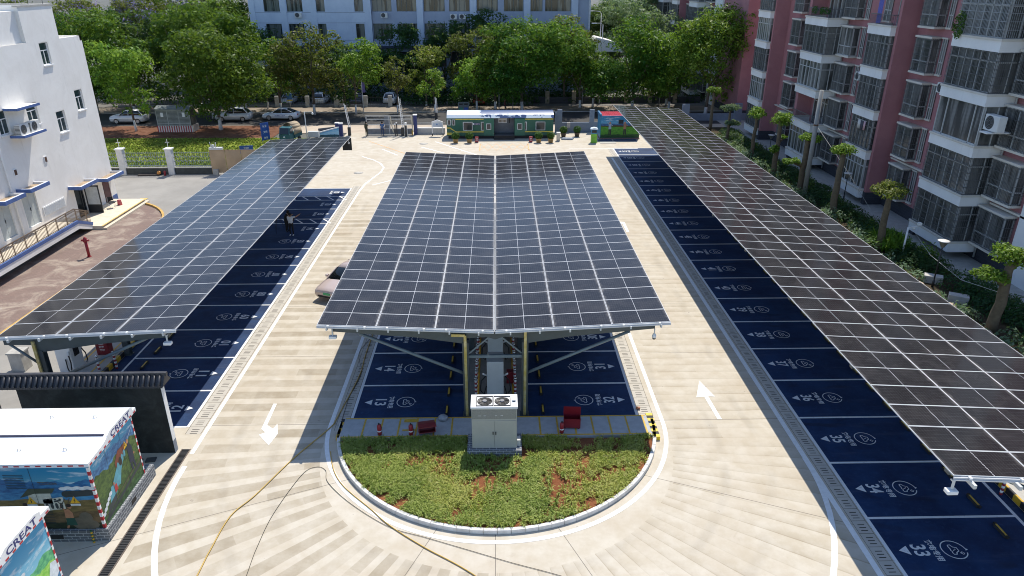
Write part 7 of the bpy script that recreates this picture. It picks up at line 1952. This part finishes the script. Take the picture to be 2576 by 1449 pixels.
def crown_v(cx, cy, cz, cr, ch, seed, leaf=.095):
    r2 = np.random.default_rng(seed); V = []
    for i in range(int(9*cr)+5):
        a = r2.uniform(0,6.3); q = r2.uniform(0,1)**.6*cr*.75; rb = r2.uniform(.24,.42)*cr; c = np.array([cx+q*np.cos(a), cy+q*np.sin(a), cz+r2.uniform(-.5,.6)*ch*(1-q/cr*.5)])
        n = int(150*rb)+40; d = r2.normal(size=(n,3)); d[:,2] += .4; d /= np.linalg.norm(d,axis=1)[:,None]
        p = c+d*(rb*r2.uniform(.5,1.08,n))[:,None]*np.array([1.1,1.1,.75]); nr = d+r2.normal(0,.5,(n,3)); nr[:,2] += .5; nr /= np.linalg.norm(nr,axis=1)[:,None]
        u = np.cross(nr,r2.normal(size=(n,3))); u /= np.linalg.norm(u,axis=1)[:,None]; b = np.cross(nr,u); s = (leaf*r2.uniform(.6,1.3,n))[:,None]
        V.append(np.stack([p-u*s,p-b*s*.5,p+u*s,p+b*s*.5],1).reshape(-1,3))
    return np.concatenate(V)
pollard(25.9,86.4,4.5,"pollarded tree with a single tuft at the far end of the right canopy",1,.20,((0,0,0,1.0,.5),))
pollard(25.9,79.6,3.5,"pollarded pale green tree with upper and lower tufts beside the canopy's far part",2,.18,((0,0,.1,1.15,.4),(.3,-.2,-1.5,.9,.4)),'grey')
pollard(25.9,71.2,4.5,"pollarded tree with one round tuft left of the twin tufted trunk",3,.20,((0,0,0,1.05,.7),))
pollard(25.9,64.9,5.0,"pollarded tree with a ragged tall tuft and small side tufts",4,.24,((0,0,0,1.2,.75),(-.5,-.2,-2.6,.7,.4),(.6,.1,-1.6,.4,.25)))
pollard(25.9,58.7,4.6,"pollarded tree with a low side tuft right beside the concrete pole",5,.26,((.2,0,0,.95,.5),(-1.1,.1,-2.0,.75,.45)))
pollard(25.9,52.2,5.0,"pollarded tree with a flat bright tuft right of the concrete pole",6,.26,((0,0,0,1.15,.55),))
pollard(25.95,44.95,4.05,"pollarded tree with a flat yellow green crown in front of the pink block",7,.24,((0,0,0,1.25,.45),),'yolive')
pollard(25.75,32.6,3.9,"pollarded tree with two thick tufts, nearest at the right edge",8,.28,((.2,0,.2,1.2,.6),(-.9,.2,-.9,.95,.55)))
# garden hedge, shrubs, ground cover
def mounds(spots, leaf, per, flatten=.8):
    V = []
    for (x, y, r, h) in spots:
        n = int(per*r*r); d = rng.normal(size=(n,3)); d[:,2] = abs(d[:,2])+.12; d /= np.linalg.norm(d,axis=1)[:,None]
        bump_ = 1+.10*np.sin(d[:,0]*7+x)+.10*np.cos(d[:,1]*6+y)
        p = np.array([x,y,0])+d*(rng.uniform(.82,1.05,n)*bump_)[:,None]*np.array([r,r,h]); nr = d+rng.normal(0,.45,(n,3)); nr[:,2] += .4; nr /= np.linalg.norm(nr,axis=1)[:,None]
        u = np.cross(nr,rng.normal(size=(n,3))); u /= np.linalg.norm(u,axis=1)[:,None]; b = np.cross(nr,u); s = (leaf*rng.uniform(.6,1.3,n))[:,None]
        V.append(np.stack([p-u*s,p-b*s*.5,p+u*s,p+b*s*.5],1).reshape(-1,3))
    return np.concatenate(V)
def hedge(name, spots, label, hue, leaf=.085, per=420, kind=None):
    v = mounds(spots, leaf, per); o = mob(name, np_mesh(name, v, 4, LM[hue], rng.integers(0,3,len(v)//4))); tag(o, label, "hedge", kind=kind); return o
hedge("hedge", [(27.0+random.uniform(-.35,.5), y+random.uniform(-.3,.3), random.uniform(.9,1.3), random.uniform(.75,1.0)) for y in np.arange(45.5,84,.85)], "long dark green clipped hedge between the garden path and the right canopy", 'dark', kind=None)
hedge("hedge", [(27.3+random.uniform(-.5,.5), y, 1.15, .95) for y in np.arange(40.6,44.6,.8)]+[(26.5,41.6,1.0,.9),(26.6,43,.9,.8)], "rounded dark hedge behind the funnel lamp, left of the stone blocks", 'dark')
hedge("hedge", [(27.9+random.uniform(-.4,.4), y, 1.25, 1.0) for y in np.arange(33.6,38.6,.8)]+[(28.6,35,1.1,.9),(27.2,36.6,1.0,.9)], "large rounded dark hedge right of the stone blocks", 'dark')
hedge("hedge", [(27.6+random.uniform(-.5,.5), y, 1.2, .9) for y in np.arange(26,32.6,.8)], "dark hedge at the right edge below the nearest pollarded tree", 'dark')
hedge("shrubs", [(random.uniform(20.2,25.9), random.uniform(27,84), random.uniform(.45,.85), random.uniform(.55,1.0)) for k in range(300)], "loose olive grey shrubs filling the garden bed beside the right canopy", 'grey', .10, 260, kind="stuff")
for (x, y, r, h, l) in ((28.0,42.9,.85,1.0,"yellow green shrub beside the funnel topped lamp"),(27.4,81.2,.9,.9,"yellow green shrub beyond the twin tufted trunk, farthest along the path"),(27.6,62.0,.85,.9,"yellow green shrub right of the concrete pole"),(27.3,55.2,.8,.9,"yellow green shrub at the foot of the lamp by the pink fin"),(27.0,73.8,.8,1.0,"yellow green shrub between the two left pollarded trunks"),(27.2,48.6,.7,.8,"yellow green shrub left of the flat crowned pollarded tree"),(26.9,58.9,.6,.8,"small yellow green shrub beside the concrete pole's foot")):
    v = mounds([(x,y,r,h),(x+.3,y+.2,r*.6,h*1.15),(x-.3,y-.1,r*.5,h*1.1)], .10, 300); tag(mob("shrub", np_mesh("shrub", v, 4, LM['bright'], rng.integers(1,3,len(v)//4))), l, "shrub", "yellow green shrubs in the garden")
vt = blades(np.column_stack([rng.uniform(25.9,27.6,90), rng.uniform(43.6,46.2,90)]), .9, 1.7, .035, .8, 9, 0.0); tag(mob("tall_grass", np_mesh("tall_grass", vt, 4, [LM['bright'][1]])), "clump of tall arching green leaves by the white camera post", "plant")
hv = mounds([(x, 109.5+random.uniform(-1.2,1.2), 1.3, random.uniform(2.0,3.4)) for x in np.arange(-66,14,1.0)], .19, 110); tag(mob("shade_foliage", np_mesh("shade_foliage", hv, 4, LM['dark'], rng.integers(0,3,len(hv)//4))), "dark leaf mass added for deep shade at the foot of the campus building", "shade_foliage", kind="stuff")  # added leaf mounds, standing in for the near-black shade behind the fence
hv = mounds([(x, 105.4+random.uniform(-.3,.3), .9, random.uniform(1.5,1.9)) for x in np.arange(-13.5,6,.9)], .13, 260); tag(mob("hedge", np_mesh("hedge", hv, 4, LM['dark'], rng.integers(0,3,len(hv)//4))), "tall dark hedge behind the campus fence, in line with the notice board", "hedge")
hv = mounds([(x, 107.4+random.uniform(-.4,.4), .9, random.uniform(1.2,2.0)) for x in np.arange(6.5,30,.9)], .13, 220); tag(mob("hedge", np_mesh("hedge", hv, 4, LM['dark'], rng.integers(0,3,len(hv)//4))), "dark hedge behind the stone pillared wall across the street", "hedge")
lv_ = blades(np.column_stack([rng.uniform(-60,-22.5,7000), rng.uniform(67.5,82.3,7000)]), .10, .28, .045, .7, 6, 0.0)
tag(mob("ground_cover", np_mesh("ground_cover", lv_, 4, [LM['bright'][2], LM['yolive'][2]], rng.integers(0,2,len(lv_)//4))), "bright yellow green ground cover on the lawn behind the fence", "lawn", kind="stuff")
hv = mounds([(x, 67.3+random.uniform(-.1,.3), .5, random.uniform(.9,1.35)) for x in np.arange(-44,-25.5,.5)], .11, 330); tag(mob("hedge", np_mesh("hedge", hv, 4, LM['mid'], rng.integers(0,3,len(hv)//4))), "leafy green hedge behind the ornamental iron fence", "hedge")
# pole, guy wire, lamps, blocks, stones
po = empty("concrete_pole", (25.8,57.4,0), "tall grey concrete pole among the garden trees", "pole"); MB().cyl((0,0,0),(0,0,8.8),.20,.15,n=14).build("shaft", M("pole_concrete",(.27,.27,.26),.85,var=.1), po); MB().lathe((0,0,6.0),[(.19,0),(.19,.12)],14).build("clamp", M("rusty_clamp",(.12,.07,.05),.8), po)
tag(MB().tube([(25.8,57.2,6.0),(26.6,52.5,3.5),(27.2,47.0,.6)], .014, 5).build("guy_wire", M("wire_grey",(.30,.30,.29),.6)), "pale guy wire running down from the concrete pole", "wire")
tag(MB().tube([(25.75,32.6,2.2),(26.2,36.5,1.3),(26.4,40.0,1.45),(27.4,44.7,2.0)], .012, 4).build("slack_wire", GREYP), "thin slack wire from the nearest pollarded tree to the white camera post", "wire")
def funnel_lamp(x, y, h, label, seed=0):
    o = empty("garden_lamp", (x,y,0), label, "lamp", "funnel topped garden lamps"); MB().cyl((0,0,0),(0,0,.5),.07,n=10).cyl((0,0,.5),(0,0,h),.04,n=8).build("post", DARKM, o)
    c = MB(); c.lathe((0,0,h),[(.05,0),(.10,.04),(.26,.38),(.28,.40)],8); c.build("cage", M("lamp_cage",(.20,.19,.17),.4), o); MB().lathe((0,0,h+.40),[(.33,0),(.34,.025),(.26,.045),(.02,.06)],16).build("top_disc", M("lamp_disc",(.55,.53,.50),.5), o)
funnel_lamp(26.0,38.5,2.5,"dark garden lamp with funnel head beside the stone blocks, nearest the viewer")
funnel_lamp(28.5,56.0,2.0,"dark garden lamp with funnel head left of the big pink fin")
funnel_lamp(27.9,71.8,1.9,"dark garden lamp with funnel head between the two left pollarded trunks")
co = empty("camera_post", (26.6,43.2,0), "white camera post among the garden shrubs", "post"); MB().cyl((0,0,0),(0,0,2.15),.055,n=10).bar((0,0,2.1),(.7,.1,2.2),.06).build("post", WHITEP, co); MB().cbox((.75,.1,2.35),(.22,.18,.16)).lathe((.45,.1,1.95),[(.05,0),(.1,.06),(.09,.14),(.03,.18)],10).build("camera_head", WHITEP, co)
for i, (x, y) in enumerate(((26.4,39.2),(26.2,36.3))): tag(MB().box(-.5,.5,-.28,.28,0,.45).build("stone_block", M("pale_block",(.46,.44,.41),.85,var=.12), None, (x,y,0), R(-30)), ["pale stone block at the foot of the nearest funnel lamp","pale stone block nearer the viewer than the funnel lamp"][i], "block", "stone blocks in the garden")
for i in range(9):
    m = MB().lathe((0,0,0),[(.30,0),(.42,.12),(.30,.3),(.08,.38)],7); o = m.build("boulder", M("warm_boulder",(.46,.36,.26),.9,var=.2), None, (24.6+.35*(i % 3), 40.8-1.05*i, 0), i*.8); o.scale = (1,random.uniform(.7,1.3),random.uniform(.6,1)); tag(o, "warm coloured boulder along the edge of the right canopy below the funnel lamp", "boulder", "boulders along the canopy edge")
# street furniture on the far pavement
ss = empty("street_sign", (-29.5,104.0,0), "blue and yellow street notice on a pole before the campus fence", "sign"); MB().cyl((0,0,0),(0,0,1.9),.04).build("pole", GREYP, ss); MB().box(-.38,.38,-.05,-.01,1.05,1.85).build("panel", M("notice_blue",(.03,.13,.35),.5), ss); MB().box(-.38,.38,-.055,-.01,.85,1.04).build("panel_foot", M("notice_yellow",(.55,.42,.08),.5), ss)
fl = empty("street_pole", (-18.0,97.8,0), "thin grey street pole with a flag banner behind the gate", "pole"); MB().cyl((0,0,0),(0,0,4.5),.05,n=8).build("shaft", GREYP, fl); MB().box(.05,.40,-.02,.02,2.9,4.2).build("banner", M("blue_red_banner",(.10,.08,.25),.6,var=.4), fl)
for i, (x, y, h) in enumerate(((2.2,100.2,4.2),(0.3,99.9,3.6),(12.1,102.8,3.2),(23.5,104.5,2.4))): tag(MB().cyl((0,0,0),(0,0,h),.07,.05,n=8).build("thin_pole", M("weathered_pole",(.33,.32,.30),.8), None, (x,y,0)), ["thin grey pole behind the right part of the green carriage roof","thin grey pole behind the middle of the green carriage roof","thin grey pole behind the grey wall piers","thin grey pole behind the far end of the right canopy"][i], "pole", "thin poles along the far pavement")
rb_ = empty("recycling_bin", (-4.6,99.8,0), "twin grey recycling bin behind the left end of the green carriage", "bin")
MB().box(-.75,.75,-.25,.25,.1,1.3).build("body", M("bin_grey",(.13,.15,.15),.5), rb_); MB().box(-.6,-.1,-.27,-.251,.2,.6).build("left_label", M("bin_green",(.04,.22,.14),.5), rb_); MB().box(.1,.6,-.27,-.251,.2,.6).build("right_label", M("bin_blue",(.03,.10,.40),.5), rb_); MB().box(-.6,-.1,-.27,-.251,.95,1.15).box(.1,.6,-.27,-.251,.95,1.15).build("slot", BLACK, rb_)
for i, x in enumerate((23.8,30.6)): tag(MB().box(-.45,.45,-.2,.2,0,2.4).build("grey_pier", GW, None, (x,91.0 if i else 90.6,0)), ["left","right"][i]+" of two grey piers beyond the far right end of the long canopy", "pier", "grey piers beyond the canopy")
tag(MB().box(20.0,34.0,92.4,92.6,0,.9).build("boundary_wall", GW), "low grey boundary wall beyond the right canopy's far end", "wall")
sl2 = empty("street_lamp", (17.2,124,0), "grey street lamp right of the campus building corner", "lamp"); MB().cyl((0,0,0),(0,0,11.6),.10,.06).tube([(0,0,11.6),(-.3,0,11.9),(-1.3,0,12.0)],.05,6).build("pole", GREYP, sl2); MB().box(-1.9,-1.2,-.12,.12,11.92,12.04).build("lamp_head", WHITEP, sl2)
sl3 = empty("street_lamp", (15.0,106.0,0), "street lamp whose white head shows above the large spreading tree", "lamp"); MB().cyl((0,0,0),(0,0,10.9),.08,.05).tube([(0,0,10.9),(-.3,0,11.1),(-1.0,0,11.1)],.045,6).build("pole", GREYP, sl3); MB().box(-1.6,-.9,-.12,.12,11.03,11.14).build("lamp_head", WHITEP, sl3)
tag(MB().extr([(0,0),(6,0),(4.5,1.5),(1.5,2.2)],'y',0,5).build("white_awning", WHITEP, None, (14.5,120,6.0)), "white awning roof seen in the gap right of the campus building", "awning")

# laundry and curtains on the pink block, more outdoor units
def laundry(y, z, cols, label, x=29.75):
    o = empty("laundry", (x,y,z), label, "laundry", "washing on the balconies")
    MB().bar((0,-.9,0),(0,.9,0),.025).build("rail", GREYP, o)
    for i, c in enumerate(cols):
        w = .34; yy = -.75+i*.42; m = MB(); n = 5
        v = [( .03*math.sin(k*1.7+i), yy+w*k/n, zz) for zz in (-.02,-.72-.1*(i % 2)) for k in range(n+1)]
        m.add(v, [(k,k+1,n+2+k,n+1+k) for k in range(n)], 0, True); g = m.build("garment", cloth("wash%d" % int(sum(c)*1000+i), c), o, fix=False); g.modifiers.new("thick",'SOLIDIFY').thickness = .012
laundry(68.6, 12.9, [(.45,.45,.5),(.10,.12,.2),(.5,.42,.3)], "pale and dark washing on the open balcony of the pink block", 30.2)
laundry(57.2, 6.5, [(.55,.35,.38),(.08,.08,.1),(.6,.58,.56)], "pink and white washing on the balcony left of the big pink fin", 29.32)
cu_ = MB(); n = 8
cu_.add([(29.50+.05*(k % 2), 57.6+.11*k, zz) for zz in (15.8,13.75) for k in range(n)], [(k,k+1,n+k+1,n+k) for k in range(n-1)]); o = cu_.build("blue_curtain", cloth("blue_curtain",(.12,.13,.42)), None, fix=False); o.modifiers.new("thick",'SOLIDIFY').thickness = .015; tag(o, "blue violet curtain hanging at a high balcony left of the big pink fin", "curtain")
for i, (y, z, l) in enumerate(((73.6,10.2,"small air conditioner unit between two bay windows left of the thin pink fin"),(62.3,8.9,"air conditioner unit on the pink wall between the left bay window and balcony"),(50.2,9.6,"air conditioner unit high on the pink wall right of the big fin"))): ac_unit((31.05,y,z), R(180), l, 1.15)
